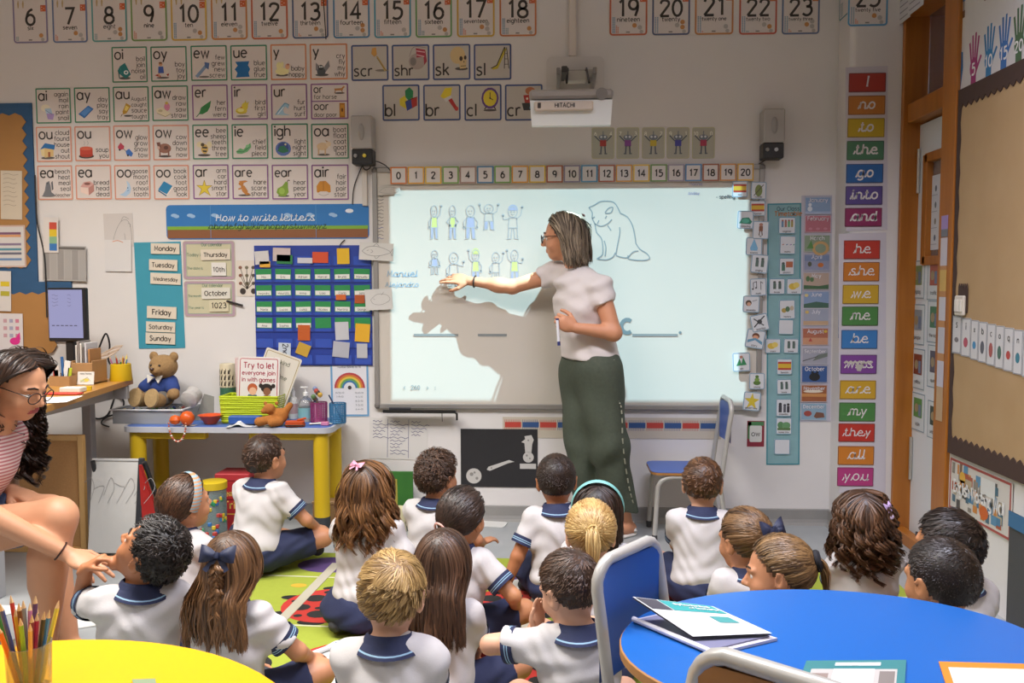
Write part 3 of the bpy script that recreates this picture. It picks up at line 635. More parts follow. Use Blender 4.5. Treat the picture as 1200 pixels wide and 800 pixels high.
# ================================================================== letter sound cards
GRN, PNK, PUR, ORG = '#3f8a68', '#dd9a80', '#8d5c94', '#d98a54'
ICON = {
'oi': 'e #5d5a5a 60 8 36 8;p #2c7f80 30 80 62 100 98 30 66 4 44 20;e #e9efee 68 42 15 13;e #2c7f80 68 42 7 6;p #2c7f80 30 80 14 52 24 36 44 20;l #24585a 6 20 50 26 6',
'oy': 'e #6d6460 52 6 40 6;e #d9a27c 40 88 12 11;p #4460b4 26 74 56 74 60 34 24 34;p #b4483c 4 20 40 8 40 18 18 28;p #b4483c 74 26 92 32 86 14;l #d9a27c 8 28 34 30 10;e #8a5a34 40 96 11 6',
'ai': 'e #efe6cc 40 76 30 22;p #b8d4ea 34 72 74 74 88 30 50 22;p #b49ad2 46 44 96 40 86 4 52 8;l #6a6a9a 3 40 62 84 36',
'ay': 'p #3e7cc6 4 36 66 86 98 66 40 10;p #5e98da 16 40 64 76 86 62 42 22;l #2c5c9c 3 4 36 40 10 98 66',
'au': 'p #c89a34 60 96 90 78 62 34 40 26 36 44;p #f0d874 58 82 78 70 62 46 48 54;p #6c5420 40 34 24 8 28 24;e #58504c 70 18 26 6',
'aw': 'e #d98aa8 72 68 18 24;p #eadfc0 2 54 40 66 96 26 60 4 10 30;e #c8bc98 30 44 14 8;l #a09468 3 10 30 60 8 96 26;e #e0c060 70 90 10 9',
'ew': 'p #8ba4c4 4 12 70 84 84 70 20 0;p #5e78a8 64 96 94 90 88 50 66 64;e #77726e 60 6 34 6',
'ue': 'p #1f6fae 8 96 94 98 86 74 98 50 88 30 94 4 10 0 20 28 4 50 22 72',
'y1': 'e #6c6460 50 12 40 9;e #efe6a8 50 34 44 22;e #e8b48c 84 62 14 17;e #efe6a8 30 66 16 24;e #efe6a8 52 74 9 18;e #c87c64 88 74 8 6',
'y2': 'e #66625f 50 10 40 9;p #8c8a8c 14 84 50 50 34 24 12 40;p #8c8a8c 58 50 92 98 98 60 70 24;e #54585c 46 30 26 24;e #3c3f44 44 54 16 16;e #e8ecec 38 58 5 5;e #e8ecec 50 58 5 5',
'er': 's #2a6a38 5 4 2 40 40 92 92;p #3a8a4a 20 18 34 58 60 76 98 100 90 60 74 34 44 18',
'ir': 'e #928a80 48 4 40 6;e #e6d248 40 36 36 20;e #e6d248 62 62 20 24;p #e6d248 60 78 66 100 74 82 88 92 80 66;e #f4ec9c 36 40 20 11;p #d0742c 44 62 30 56 46 52;l #b89a20 3 6 34 34 20 70 22',
'ur': 'p #a8cfe4 2 12 30 50 62 86 92 72 84 46 66 62 52 40 60 20 98 8;s #6ea4c4 4 4 12 34 46 66 80 90 68;s #e8f2f6 5 20 16 40 40 56 58',
'or1': 'e #59544f 56 10 40 10;p #c88c54 14 62 70 66 88 92 98 78 84 60 80 40 20 38;l #a06c3c 6 24 40 18 10;l #a06c3c 6 72 40 80 10',
'or2': 'r #c07a1c 18 0 66 100;r #d99a34 28 12 46 76;e #7c4c10 50 52 12 14',
'ou1': 'e #68625c 50 6 44 8;p #efd9a0 6 56 30 74 30 14 10 20;p #e4c486 30 74 88 66 86 16 30 8;p #2f74b4 2 58 34 96 98 84 92 56 32 66;p #a85c3c 52 12 66 14 66 42 52 42',
'ou2': 'e #4a4038 50 12 48 14;e #b8402c 50 20 42 14;r #c84834 10 24 80 36;e #d9664c 50 60 40 12;s #b8b4b4 3 36 80 42 92 36 106;s #b8b4b4 3 58 80 64 92 58 106',
'ow1': 'p #c44458 4 66 22 92 44 70 40 52 12 46;p #3f74c4 52 40 74 54 98 26 88 6 58 18;l #54504c 3 40 54 54 40;e #2c2c30 16 48 6 6;e #2c2c30 66 14 6 6',
'ow2': 'e #544c48 52 6 40 7;e #9a6a58 52 54 40 30;p #8a5c4c 18 40 26 40 26 6 16 6;p #8a5c4c 70 40 80 40 80 6 70 6;p #7c5044 2 90 24 92 30 60 12 50;e #d8b4a4 14 58 8 10;e #6a4438 60 58 14 12',
'ee': 'e #544c48 50 8 40 8;e #d8b460 54 46 22 30;p #3c342c 40 60 70 58 70 48 38 50;p #3c342c 40 38 68 36 66 26 44 28;e #e9dcb4 24 74 20 18;e #e9dcb4 84 72 16 20;e #54442c 42 72 12 11',
'ie': 'p #6fb478 4 30 30 48 50 40 72 62 94 80 98 54 74 26 40 14 10 16;e #8fcc94 76 60 12 10;l #3c7848 3 8 28 50 26 90 58',
'igh': 'e #5a74b4 50 44 48 44;e #3c4f8c 50 50 34 32;p #2f7858 14 30 32 60 56 62 86 28 50 18;e #d8d4a0 64 70 6 6',
'oa': 'e #68625c 52 8 38 7;e #e0c49c 46 58 34 24;p #d4b48c 18 46 28 46 26 8 18 8;p #d4b48c 58 44 68 46 66 8 58 8;e #e6d0b0 82 72 16 16;p #c09a70 70 84 62 98 80 88;p #f2e6d4 84 60 92 58 88 40',
'ea1': 'e #78726c 46 6 44 6;p #77797e 6 4 24 40 34 90 54 100 62 70 66 30 98 6;p #66686e 66 90 76 100 80 50 70 40;e #2c2c30 44 84 4 4',
'ea2': 'p #d9a8a0 8 60 30 90 70 96 94 76 60 56;p #f2d8cc 8 60 58 54 60 8 10 28;p #c08a80 58 54 94 76 94 34 60 8;e #8c5c54 52 80 20 8',
'oo1': 'p #b4cfe8 54 100 74 80 82 50 74 20 46 0 8 12 34 22 54 44 60 70;e #6488b0 62 54 4 5;l #6488b0 3 58 36 70 40',
'oo2': 'p #2a86b8 6 44 44 96 98 66 60 14;p #efeadc 6 44 60 14 98 66 98 54 58 0 6 34;p #1f5f88 6 34 58 0 60 8 8 42',
'ar': 'p #e6cc3c 50 100 60 66 98 66 68 44 86 4 50 28 16 6 32 44 2 68 40 66;l #a88c1c 3 50 100 60 66 98 66 68 44 86 4 50 28 16 6 32 44 2 68 40 66 50 100',
'are': 'e #5c544c 54 6 40 6;p #c8843c 20 94 60 98 76 92 54 84 30 84;e #c8843c 34 78 16 12;p #c8843c 30 70 54 66 76 30 60 10 40 30;p #c8843c 64 28 92 12 60 6;l #c8843c 8 36 50 16 44',
'ear': 'e #54504c 50 4 36 6;p #86a83c 6 26 14 50 44 66 64 92 78 88 78 56 82 26 62 2 26 2;e #a4c454 40 34 18 20;s #54442c 5 74 90 80 100 90 98',
'air': 'p #d08c2c 10 30 8 66 28 96 64 98 92 70 94 30 84 26 70 34 30 34 18 26;l #b07018 4 50 96 50 40;s #b0a49c 3 20 20 50 8 84 20',
'scr': 'e #8a8478 76 4 36 5;p #d8a054 24 96 46 100 50 70 36 60 20 74;p #c8aa6c 44 66 56 62 100 6 90 0;l #86703c 3 50 56 94 6',
'shr': 'e #b4a49c 46 40 44 34;p #b84858 40 96 90 88 98 40 84 24 80 60 44 56;l #f0d0d0 4 42 84 88 78;l #f0d0d0 4 44 68 84 60;e #8c8480 26 40 16 18;s #9c8c88 3 6 60 30 100 96 96',
'sk': 'e #5c5450 64 8 34 7;e #dcc08c 44 64 40 36;p #dcc08c 50 40 92 46 88 10 56 8;e #4a3c30 62 50 9 10;e #4a3c30 84 54 7 9;p #4a3c30 74 40 80 40 78 30;l #4a3c30 3 60 18 88 20',
'sl': 'p #c8b43c 4 12 30 20 74 96 86 88 40 8 14 4;l #3c3834 5 4 10 34 22 76 98;l #3c3834 4 78 96 74 8;l #3c3834 4 86 96 98 8;l #3c3834 3 80 70 90 70;l #3c3834 3 78 48 92 48;l #3c3834 3 76 26 96 26',
'bl': 'p #2f8a54 34 86 58 100 78 84 76 56 54 44 36 60;p #e0cc3c 4 52 34 66 44 40 40 10 6 26;p #b83c34 64 54 98 60 98 24 70 12;p #3c4c94 34 40 66 50 72 14 44 2;l #3c3430 3 34 40 66 50 98 60',
'br': 'p #e8d23c 4 62 30 96 66 98 60 66 22 52;p #d8d4d0 22 52 60 66 66 54 34 38;p #b83430 46 46 64 54 96 12 84 2;e #c8443c 90 10 9 9',
'cl': 'e #5c5450 50 4 36 5;e #6c4c8c 50 54 46 44;e #e6d040 50 54 36 34;e #4a3c30 50 54 4 4;l #4a3c30 4 50 54 50 78;l #4a3c30 4 50 54 66 46;l #4a3c30 6 20 8 30 18;l #4a3c30 6 80 8 70 18',
'cr': 'e #c07850 46 84 26 16;p #b84038 10 66 70 70 86 34 20 30;p #3c403c 2 34 96 36 84 4 12 4;e #f0e8e0 30 52 6 5;e #f0e8e0 54 52 6 5;e #5c8c94 66 14 24 12'}
def sound_card(txt, words, icon, px, col, cname, pic):
    o, w, h, P = card('sound_card', f'square card {txt} with {cname} border, {pic} picture and words {" ".join(words.split()[:3])}', 'card', px, '#e0d6d0', col, 0.035, 0.03, 'letter sound cards on the back wall')
    p = P(); ws = words.split(); n = len(ws)
    p.text(txt, -0.41*w, 0.15*h, 0.37*w, INK, 10, 'l', gap=9, maxw=0.46*w)
    for i, a in enumerate(ws): p.text(a, 0.43*w, -0.40*h+(n-1-i)*0.165*h, 0.165*w, INK, 9, 'r', maxw=0.42*w)
    p.obj('lettering', o)
    p = P(); p.art(ICON[icon], -0.40*w, -0.41*h, 0.44*w, 0.46*h); p.obj('picture', o)
G_, K_, U_, O_ = (GRN, 'green'), (PNK, 'pink'), (PUR, 'purple'), (ORG, 'orange')
for t_, ws, ic, x0, x1, y0, y1, c, pic in (
 ('oi', 'boil join noise oil', 'oi', 131, 173, 54.5, 97, G_, 'oil can'), ('oy', 'boy toy joy', 'oy', 176.5, 219.5, 54, 96, G_, 'playing boy'), ('ew', 'few grew new screw', 'ew', 223.5, 266.5, 53, 95, G_, 'screw'), ('ue', 'blue glue true', 'ue', 270, 313.5, 52.5, 94.5, G_, 'blue paint'),
 ('y', 'baby happy', 'y1', 317, 359.5, 51.5, 94, O_, 'baby'), ('y', 'cry fly my why', 'y2', 363, 407.5, 51, 93.5, O_, 'housefly'),
 ('ai', 'again mail rain paint snail', 'ai', 42, 83.5, 103, 145, G_, 'letters'), ('ay', 'day play say tray', 'ay', 87, 129.5, 102, 144, G_, 'blue tray'), ('au', 'August caught sauce taught', 'au', 132.5, 175, 101, 143, G_, 'sauce bottle'), ('aw', 'draw raw saw straw', 'aw', 178, 221, 100, 142, G_, 'crayon drawing'),
 ('er', 'her fern were', 'er', 225, 267.5, 99, 141, U_, 'fern'), ('ir', 'bird first girl', 'ir', 271, 314, 98.5, 140.5, U_, 'yellow bird'), ('ur', 'fur hurt surf', 'ur', 317.5, 360.5, 98, 140.5, U_, 'wave'),
 ('ou', 'cloud found house out shout', 'ou1', 42.5, 84.5, 148, 190, K_, 'house'), ('ou', 'soup you', 'ou2', 87.5, 130, 147.5, 189, K_, 'red soup'), ('ow', 'glow grow snow tow', 'ow1', 133, 176, 146.5, 188.5, K_, 'towed car'), ('ow', 'cow down how now', 'ow2', 179, 222, 146, 188, K_, 'brown cow'),
 ('ee', 'bee sheep teeth three tree', 'ee', 225.5, 268, 145.5, 187, G_, 'bee'), ('ie', 'chief field piece', 'ie', 271.5, 314.5, 145, 186.5, G_, 'green field'), ('igh', 'light night sight', 'igh', 318, 361.5, 144.5, 186.5, G_, 'night sky'), ('oa', 'boat float coat goat loaf', 'oa', 364.5, 409, 144.5, 186.5, G_, 'goat'),
 ('ea', 'beach heat meal seal teacher', 'ea1', 44, 85.5, 193.5, 234.5, K_, 'grey seal'), ('ea', 'bread head dead', 'ea2', 88.5, 131, 193, 234, K_, 'loaf'), ('oo', 'goose moon roof school tooth', 'oo1', 134, 176.5, 193, 234, K_, 'moon'), ('oo', 'book cook foot good look', 'oo2', 180, 222, 193, 234, K_, 'blue book'),
 ('ar', 'arm car hard smart star', 'ar', 226, 268.5, 192.5, 233.5, U_, 'star'), ('are', 'hare scare share', 'are', 272, 315, 192.5, 233.5, U_, 'hare'), ('ear', 'hear pear year', 'ear', 318.5, 361.5, 192.5, 234, U_, 'pear'), ('air', 'fair hair pair stair', 'air', 365, 409, 192.5, 234.5, U_, 'orange hair')):
    sound_card(t_, ws, ic, (x0, y0, x1, y1), c[0], c[1], pic)
o, w, h, P = card('sound_card', 'purple bordered card split in two halves, or with horse and oor with door', 'card', (364, 97.5, 408.5, 140), '#e0d6d0', PUR, 0.035, 0.03, 'letter sound cards on the back wall')
p = P(); p.rect(-w*0.47, -0.012*h, w*0.94, 0.03*h, PUR, 0)
p.text('or', -0.41*w, 0.24*h, 0.26*w, INK, 10, 'l'); p.text('for horse', -0.41*w, 0.07*h, 0.16*w, INK, 9, 'l', maxw=0.6*w); p.text('oor', -0.41*w, -0.23*h, 0.26*w, INK, 10, 'l'); p.text('door poor', -0.41*w, -0.42*h, 0.16*w, INK, 9, 'l', maxw=0.6*w); p.obj('lettering', o)
p = P(); p.art(ICON['or1'], 0.08*w, 0.2*h, 0.34*w, 0.24*h); p.art(ICON['or2'], 0.22*w, -0.45*h, 0.22*w, 0.4*h); p.obj('picture', o)
for t_, x0, x1, y0, y1, pic in (('scr', 411.5, 455.5, 52.3, 95, 'screw hook'), ('shr', 459, 503.5, 52, 94.5, 'shrimp'), ('sk', 507, 551.5, 51.5, 94, 'skull'), ('sl', 555, 599.5, 51.3, 94, 'slide'), ('bl', 448, 492, 99, 141.8, 'toy blocks'), ('br', 495.8, 540, 98.8, 141.6, 'paintbrush'), ('cl', 544, 588, 98.6, 141.6, 'clock'), ('cr', 591.5, 636, 98.6, 141.6, 'crab basket')):
    o, w, h, P = card('blend_card', f'blue bordered card {t_} with a {pic} picture beside the projector', 'card', (x0, y0, x1, y1), '#c9c2b8', '#40568c', 0.04, 0.05, 'blue bordered blend cards')
    p = P(); p.text(t_, -0.43*w, -0.36*h, 0.42*w, INK, 10, 'l', maxw=0.5*w); p.obj('lettering', o)
    p = P(); p.art(ICON[t_], -0.06*w, -0.24*h, 0.5*w, 0.66*h); p.obj('picture', o)
# robot number bond cards
for i, (x0, cc, a_, b_) in enumerate(((693.5, '#b4443c', '6', '4'), (722.5, '#8c4c98', '7', '3'), (752.3, '#cdb43c', '8', '2'), (781.4, '#4c4ca4', '9', '1'), (811, '#b03c58', '10', '0'))):
    o, w, h, P = card('robot_card', f'small grey robot card, robot with {("red", "purple", "yellow", "blue", "crimson")[i]} body holding {a_} and {b_}', 'card', (x0, 149.5-i*0.1, x0+26.5, 186-i*0.1), '#b6b5a6', '#c9c88e', 0.02, 0.08, 'robot cards over the number line')
    p = P(); p.art(f'r {cc} 36 40 28 20;e #77808c 50 68 20 9;e #d8dce0 42 70 5 4;e #d8dce0 58 70 5 4;l #5c6470 5 36 56 12 74;l #5c6470 5 64 56 88 74;l #5c6470 6 42 40 40 18;l #5c6470 6 58 40 60 18;l #5c6470 5 32 16 44 16;l #5c6470 5 56 16 68 16;l #77808c 4 50 74 50 88', -0.5*w, -0.5*h, w, h); p.obj('picture', o)
    p = P(); p.text(a_, -0.34*w, 0.24*h, 0.22*w, '#f2f2e6', 12, maxw=0.24*w); p.text(b_, 0.34*w, 0.24*h, 0.22*w, '#f2f2e6', 12); p.obj('lettering', o)
# number line 0-20 along the top of the board
NL = ['#cf7a3c', '#e2a83c', '#dfb93f', '#7ea854', '#a8897c', '#4f84a8', '#79a856', '#e0a03e', '#d9b53e', '#a85c40', '#8f86a0', '#5592b8', '#b0684c', '#e0a44c', '#e2bc4a', '#7c9c5c', '#9c94a4', '#5f8cb8', '#a8684c', '#d99a58', '#e0b048']
for i in range(21):
    x0 = 457+i*20.32; y0 = 195.3-0.2*i
    o, w, h, P = card('number_tile', f'little square number line tile {"zero one two three four five six seven eight nine ten eleven twelve thirteen fourteen fifteen sixteen seventeen eighteen nineteen twenty".split()[i]} above the whiteboard', 'tile', (x0+0.3, y0, x0+19.9, y0+20.6), '#dcd5d0', NL[i], 0.085, 0.0, 'number line tiles above the whiteboard', 'W', 0.031)
    p = P(); p.text(str(i), 0, -0.19*h, 0.52*w, '#38332f', 15, maxw=0.6*w); p.obj('lettering', o)

# ================================================================== how to write letters banner
o, w, h, P = card('letter_banner', 'long blue banner How to write letters with sky, grass and soil strips', 'banner', (195, 239.5, 432.5, 280), '#2f78bc', None, 0, 0.02, None)
p = P(); p.rect(-w*0.495, -h*0.47, w*0.99, h*0.27, '#8a5836', 0); p.rect(-w*0.495, -h*0.22, w*0.99, h*0.10, '#7fae3a', 0.3)
for x in (-0.46, -0.38, -0.26, 0.1, 0.21, 0.32): p.ell(x*w, h*0.2, 0.016*w, 0.05*h, '#9cc0e4', 0.3); p.ell(x*w+0.012*w, h*0.17, 0.014*w, 0.05*h, '#9cc0e4', 0.4)
p.ell(0.405*w, h*0.3, 0.02*w, 0.06*h, '#e8eef4', 1); p.rect(-0.28*w, -h*0.47, 0.002*w, h*0.95, '#5c98cc', 1); p.rect(0.24*w, -h*0.47, 0.002*w, h*0.95, '#5c98cc', 1); p.obj('picture', o)
p = P(); p.text('How to write letters', -0.01*w, h*0.03, 0.27*h, '#e6eef4', 9, cursive=True, layer=3, maxw=0.5*w, gap=12); p.text('abcdefghijklmnopqrstuvwxyz', 0.0, -h*0.20, 0.22*h, '#28402c', 8, cursive=True, layer=3, maxw=0.8*w); p.obj('lettering', o)
# days of the week chart
o, w, h, P = card('day_chart', 'long turquoise paper strip of weekday labels on the wall', 'chart', (160, 283.5, 214.5, 408), '#4aa0b4', None, 0, 0, None, tilt=R(-1.0), m=mat('#3f9bb2', 0.6, kind='paper', scale=14, amt=0.08))
def label_tag(txt, px, tilt, lb, bg='#ddd2c0'):
    o, w, h, P = card('day_label', lb, 'label', px, bg, None, 0, 0, 'word labels on the wall chart', 'W', 0.006, R(tilt), 0.003)
    p = P(); p.text(txt, 0, -0.2*h, 0.6*h, '#3f3832', 12, maxw=0.8*w); p.obj('lettering', o)
for txt, px, tl in (('Monday', (177, 285, 210.5, 297.5), 1), ('Tuesday', (175, 304, 208, 317), 2), ('Wednesday', (176.5, 320, 212, 333), 2.5), ('Friday', (172.5, 359, 207, 373), 2.5), ('Saturday', (171.5, 377, 205.5, 389), 2), ('Sunday', (171, 390, 205.5, 403), 2)):
    label_tag(txt, px, tl, f'cream label reading {txt} on the turquoise strip')
# calendar
for px, kids, lb in (((214.5, 282, 275.5, 327.5), (('Our calendar', 0.36, 0.17), ('Today is', 0.1, 0.14), ('The date is', -0.24, 0.13)), 'mauve framed calendar sheet with Thursday and 10th labels'), ((216, 329, 276, 371), (('Our calendar', 0.33, 0.17), ('The month is', 0.05, 0.12), ('The year is', -0.28, 0.13)), 'mauve framed calendar sheet with October and the year')):
    o, w, h, P = card('calendar_sheet', lb, 'calendar', px, '#c9c4a4', '#b49aa6', 0.055, 0.05, 'calendar sheets on the wall')
    p = P()
    for i, (t_, z, s) in enumerate(kids): p.text(t_, 0.06*w if i == 0 else -0.27*w, z*h, s*h, '#6f8c7c', 10, maxw=0.4*w if i == 0 else 0.3*w)
    p.ring(0.86*w, 0.84*h, 0.006*w, '#79a89c', 1); p.obj('lettering', o)
label_tag('Thursday', (235.5, 292, 270, 304.5), -1, 'cream label reading Thursday on the mauve calendar')
label_tag('10th', (248, 307.5, 265, 323), 0, 'white square label 10th on the mauve calendar', '#e4e0da')
label_tag('October', (236.5, 337, 270, 350), -1, 'white label with handwritten October on the mauve calendar', '#dcd8cc')
label_tag('1023', (245.5, 351, 268, 365), -1, 'cream label with a handwritten year on the mauve calendar', '#d4ccae')
o = MB().tube([(-0.045, 0, 0.012), (0.045, 0, -0.014)], 0.006, mat('#2c2a2a', 0.4), 8).obj('marker_pen'); q = onY(276, 355, WALL_Y); o.location = (q[0], WALL_Y-0.012, q[2]); props(o, 'black marker pen stuck across the mauve calendar edge', 'pen')
o, w, h, P = card('doodle_card', 'white card of doodled flowers tucked beside the blue pocket chart', 'card', (277, 305, 302, 347), '#ddd4c8', None, 0, 0.05, None, 'W', 0.001)
p = P()
for i in range(9): p.ell((-0.3+0.3*(i % 3))*w, (0.3-0.22*(i//3))*h, 0.09*w, 0.05*h, ('#8c5c48', '#7c745c', '#54483c')[i % 3], 0, 7); p.line([((-0.3+0.3*(i % 3))*w, (0.3-0.22*(i//3))*h), (0.0, -0.3*h)], 0.03*w, '#6c6458', 1)
p.ell(-0.2*w, -0.36*h, 0.14*w, 0.09*h, '#3c3430', 2); p.ell(0.3*w, -0.36*h, 0.12*w, 0.08*h, '#3c3430', 2); p.obj('picture', o)

# blue pocket chart
pc_px = (299.5, 287.5, 436, 428)
o, w, h, P = card('pocket_chart', 'royal blue pocket chart of green name cards on the wall', 'pocket chart', pc_px, '#28409a', None, 0, 0, None, t=0.006, m=mat('#26409c', 0.55, kind='cloth', scale=60, amt=0.15))
pc = o; POK = mat('#3c58b4', 0.25, spec=0.6)
cols = [-0.42+0.168*i for i in range(6)]
for r_ in range(7):
    p = Pr(0.008); z = 0.36-0.137*r_
    p.rect(-0.5*w, (z-0.035)*h, w, 0.012*h, '#1c2f7c', 0)
    for c in cols: p.rect((c-0.07)*w, (z-0.025)*h, 0.14*w, 0.075*h, POK, 1)
    p.obj('pocket_row', o)
names = ['Mia', 'Eric', 'Adrian', 'Marcel', 'Bruno', 'Manuella', 'Alejandro', 'Maurizio', 'Anna', 'Laia', 'Carla', 'Jana', 'Maria', 'Lucas', 'Luisa', 'Nicolas', 'Martina', 'Giorgia', 'Ana', 'Sophia', 'Vera', '', '', '']
cx, cz, cw, ch_, cY = pxsize(pc_px)
def pocket_card(fx, fz, fw, fh, col, label, txt=None, tilt=0.0, cat='card', grp='cards in the blue pocket chart', name='pocket_card', off=0.009, dots=None):
    o = slab(fw*w, fh*h, 0.002, col).obj(name); o.location = (cx+fx*w, WALL_Y-off, cz+fz*h); o.rotation_euler = (0, R(tilt), 0); props(o, label, cat, grp)
    if txt is not None:
        p = Pr(0.0023); p.rect(-0.46*fw*w, -0.44*fh*h, 0.92*fw*w, 0.42*fh*h, '#e2e2da', 0)
        if txt: p.text(txt, 0, -0.36*fh*h, 0.3*fh*h, '#4a4a4a', 9, layer=1, maxw=0.7*fw*w)
        p.obj('name_strip', o)
    if dots:
        p = Pr(0.0023); p.art(dots, -0.5*fw*w, -0.5*fh*h, fw*w, fh*h); p.obj('picture', o)
    return o
ORD = ('first', 'second', 'third', 'fourth', 'fifth', 'sixth')
for r_ in range(4):
    for c in range(6):
        nm = names[r_*6+c]
        pocket_card(cols[c]*1.0, 0.262-0.135*r_, 0.135, 0.088, '#2c8a4c', f'green card, {ORD[r_]} green row of the pocket chart, {ORD[c]} pocket', nm if nm else None, (c*7+r_*5) % 4-1.5)
for a in ((-0.43, 0.40, 0.12, 0.11, '#cfccca', 'grey folded paper in the top pocket row', -4), (-0.26, 0.425, 0.15, 0.11, '#c9b8b4', 'white card edge with pink rim in the top pocket row', 2), (-0.235, 0.385, 0.135, 0.075, '#2f7c48', 'plain green card in the top pocket row', 2), (-0.06, 0.375, 0.13, 0.045, '#c9c9d0', 'low white slip in the top pocket row', 1), (0.07, 0.40, 0.135, 0.09, '#d0502c', 'red card in the top pocket row', 1), (0.265, 0.41, 0.105, 0.13, '#e0b428', 'tall yellow card in the top pocket row', -1), (-0.405, 0.345, 0.09, 0.05, '#e0a83c', 'small amber slip under the grey folded paper', 0),
          (0.24, 0.07, 0.085, 0.045, '#d0682c', 'small orange slip under the second green row', 0), (0.40, 0.055, 0.085, 0.07, '#b05428', 'brown orange slip under the second green row, last pocket', 0), (-0.08, -0.225, 0.105, 0.13, '#c05c24', 'orange card in the fifth pocket row', 1), (0.245, -0.21, 0.115, 0.15, '#c4c4c8', 'grey printed slips in the fifth pocket row', -2), (0.42, -0.225, 0.125, 0.15, '#e2ac2c', 'bright yellow card with a black word in the last column', 4), (-0.25, -0.365, 0.105, 0.11, '#c9d2dc', 'pale card marked 2nd in the lowest pocket row', 2), (-0.09, -0.365, 0.11, 0.10, '#c9a03c', 'gold star shaped card in the lowest pocket row', 22), (0.235, -0.365, 0.14, 0.13, '#b4b4bc', 'bundle of grey slips in the lowest pocket row', 6), (0.415, -0.375, 0.09, 0.12, '#bcbcc0', 'grey slip with an arrow in the lowest pocket row', 0)):
    o2 = pocket_card(*a[:5], a[5], None, a[6], 'card', 'cards in the blue pocket chart', 'pocket_slip', 0.0125)
    if 'marked' in a[5]:
        p = Pr(0.0023); p.text('2nd', 0, -0.01, 0.04, '#3c3c44', 12); lt = p.obj('lettering', o2); lt.rotation_euler = (0, R(90), 0)

# rainbow poster, drawings, lists
o, w, h, P = card('rainbow_poster', 'rainbow number bonds poster with blue border beside the pocket chart', 'poster', (387.5, 423.5, 432.5, 488), '#dfdfe4', '#6ea0c8', 0.05, 0.03, None, tilt=R(-0.5))
p = P()
for i, c in enumerate(('#b8444c', '#d07c3c', '#dcc04c', '#6ea458', '#3f78a8', '#dfdfe4')):
    p.poly(arc(0, 0.02*h, (0.40-0.05*i)*w, (0.40-0.05*i)*w, 0, 180, 16), c, i*0.5)
p.ell(0, 0.03*h, 0.05*w, 0.05*w, '#4a4444', 4); p.obj('picture', o)
p = P(); p.text('Number bonds to 10', 0, 0.385*h, 0.075*w, '#5c6470', 10, maxw=0.6*w)
for i in range(5):
    p.text(f'{i}+{10-i}=10', -0.26*w, (-0.08-0.07*i)*h, 0.06*w, '#5c6470', 9, maxw=0.3*w) if i < 2 else None
    p.text(f'{10-i}+{i}=10', 0.24*w, (-0.08-0.075*i)*h, 0.06*w, '#5c6470', 9, maxw=0.32*w)
p.obj('lettering', o)
def sheet_card(name, label, cat, px, paths, bg='#dcd8d2', tilt=0.0, off=0.001, col='#8c8a88', lw=0.012, group=None):
    o, w, h, P = card(name, label, cat, px, bg, None, 0, 0, group, 'W', off, R(tilt))
    p = P()
    for q in paths:
        n = [float(a) for a in q.split()]; p.line(smooth([((n[i]/100-0.5)*w, (n[i+1]/100-0.5)*h) for i in range(0, len(n), 2)], 3), lw*w, col, 0)
    p.obj('line_drawing', o); return o, w, h, P
FISH = ['8 50 25 75 50 80 75 68 92 50 75 35 50 25 25 30 8 50', '92 50 99 70 97 30 92 50', '22 52 28 58', '40 80 50 95 58 80', '45 25 50 10 60 26', '34 60 40 50 34 42']
sheet_card('fish_drawing', 'pencil drawing of a fish taped across the pocket chart top corner', 'drawing', (421, 284.5, 461, 305), FISH, '#d4d2cc', 3, 0.036)
sheet_card('fish_drawing', 'pencil drawing of a fish taped beside the pocket chart, lower one', 'drawing', (428, 338.5, 460, 363), ['20 50 45 75 80 70 90 45 60 25 30 30 20 50', '30 55 36 50', '60 70 70 85'], '#d2d0cb', -3, 0.036)
sheet_card('animal_drawing', 'small pencil drawing cut out at the top corner of the board', 'drawing', (443, 218, 469, 228), ['5 40 30 85 70 80 95 40 70 15 30 20 5 40', '30 60 36 55', '60 60 75 70'], '#c4beb4', -4, 0.033)
o, w, h, P = sheet_card('gorilla_drawing', 'pencil drawing of a large ape on a curling white sheet', 'drawing', (122, 250, 156, 289), ['25 0 40 45 60 75 80 80 92 60 95 20', '60 75 70 90 88 82', '70 40 75 0', '84 70 92 66 90 58'], '#d0cac6', -1, 0.001)
sheet_card('curled_sheet', 'white sheet of paper hanging below the ape drawing', 'paper', (123, 281, 154, 318), ['30 94 50 98 70 92'], '#dbd8d6', 1, 0.006, '#d89a7c', 0.03)
o, w, h, P = card('name_sheet', 'white sheet with three handwritten columns of names low on the wall', 'paper', (433, 490, 501, 538), '#d9d6d2', None, 0, 0, None, tilt=R(1.2))
p = P()
for c, n in ((-0.44, 6), (-0.14, 11), (0.22, 5)):
    for i in range(n):
        z = 0.42-0.078*i; L = 0.16+0.05*((i*7) % 4)
        p.line(smooth([((c+L*j/7)*w, (z+0.02*math.sin(j*2.1+i))*h) for j in range(8)], 2), 0.008*w, '#5c5a86', 1)
for x in (-0.19, 0.17): p.rect(x*w, -0.46*h, 0.008*w, 0.94*h, '#6a6890', 0)
p.obj('lettering', o)
# number track of red and blue ticks under the board
o, w, h, P = card('number_track', 'long paper track of red and blue counting ticks under the board', 'strip', (589, 489, 845, 513.5), '#c9bfae', None, 0, 0, None)
p = P()
for i in range(12):
    c = ('#c2483e', '#38588c')[i % 2]; x = -0.49+0.0815*i
    p.rect(x*w, 0.0, 0.076*w, 0.26*h, c, 0)
    for j in range(10): p.rect((x+0.0076*j)*w, -0.12*h, 0.0018*w, 0.5*h, c, 1)
p.obj('picture', o)
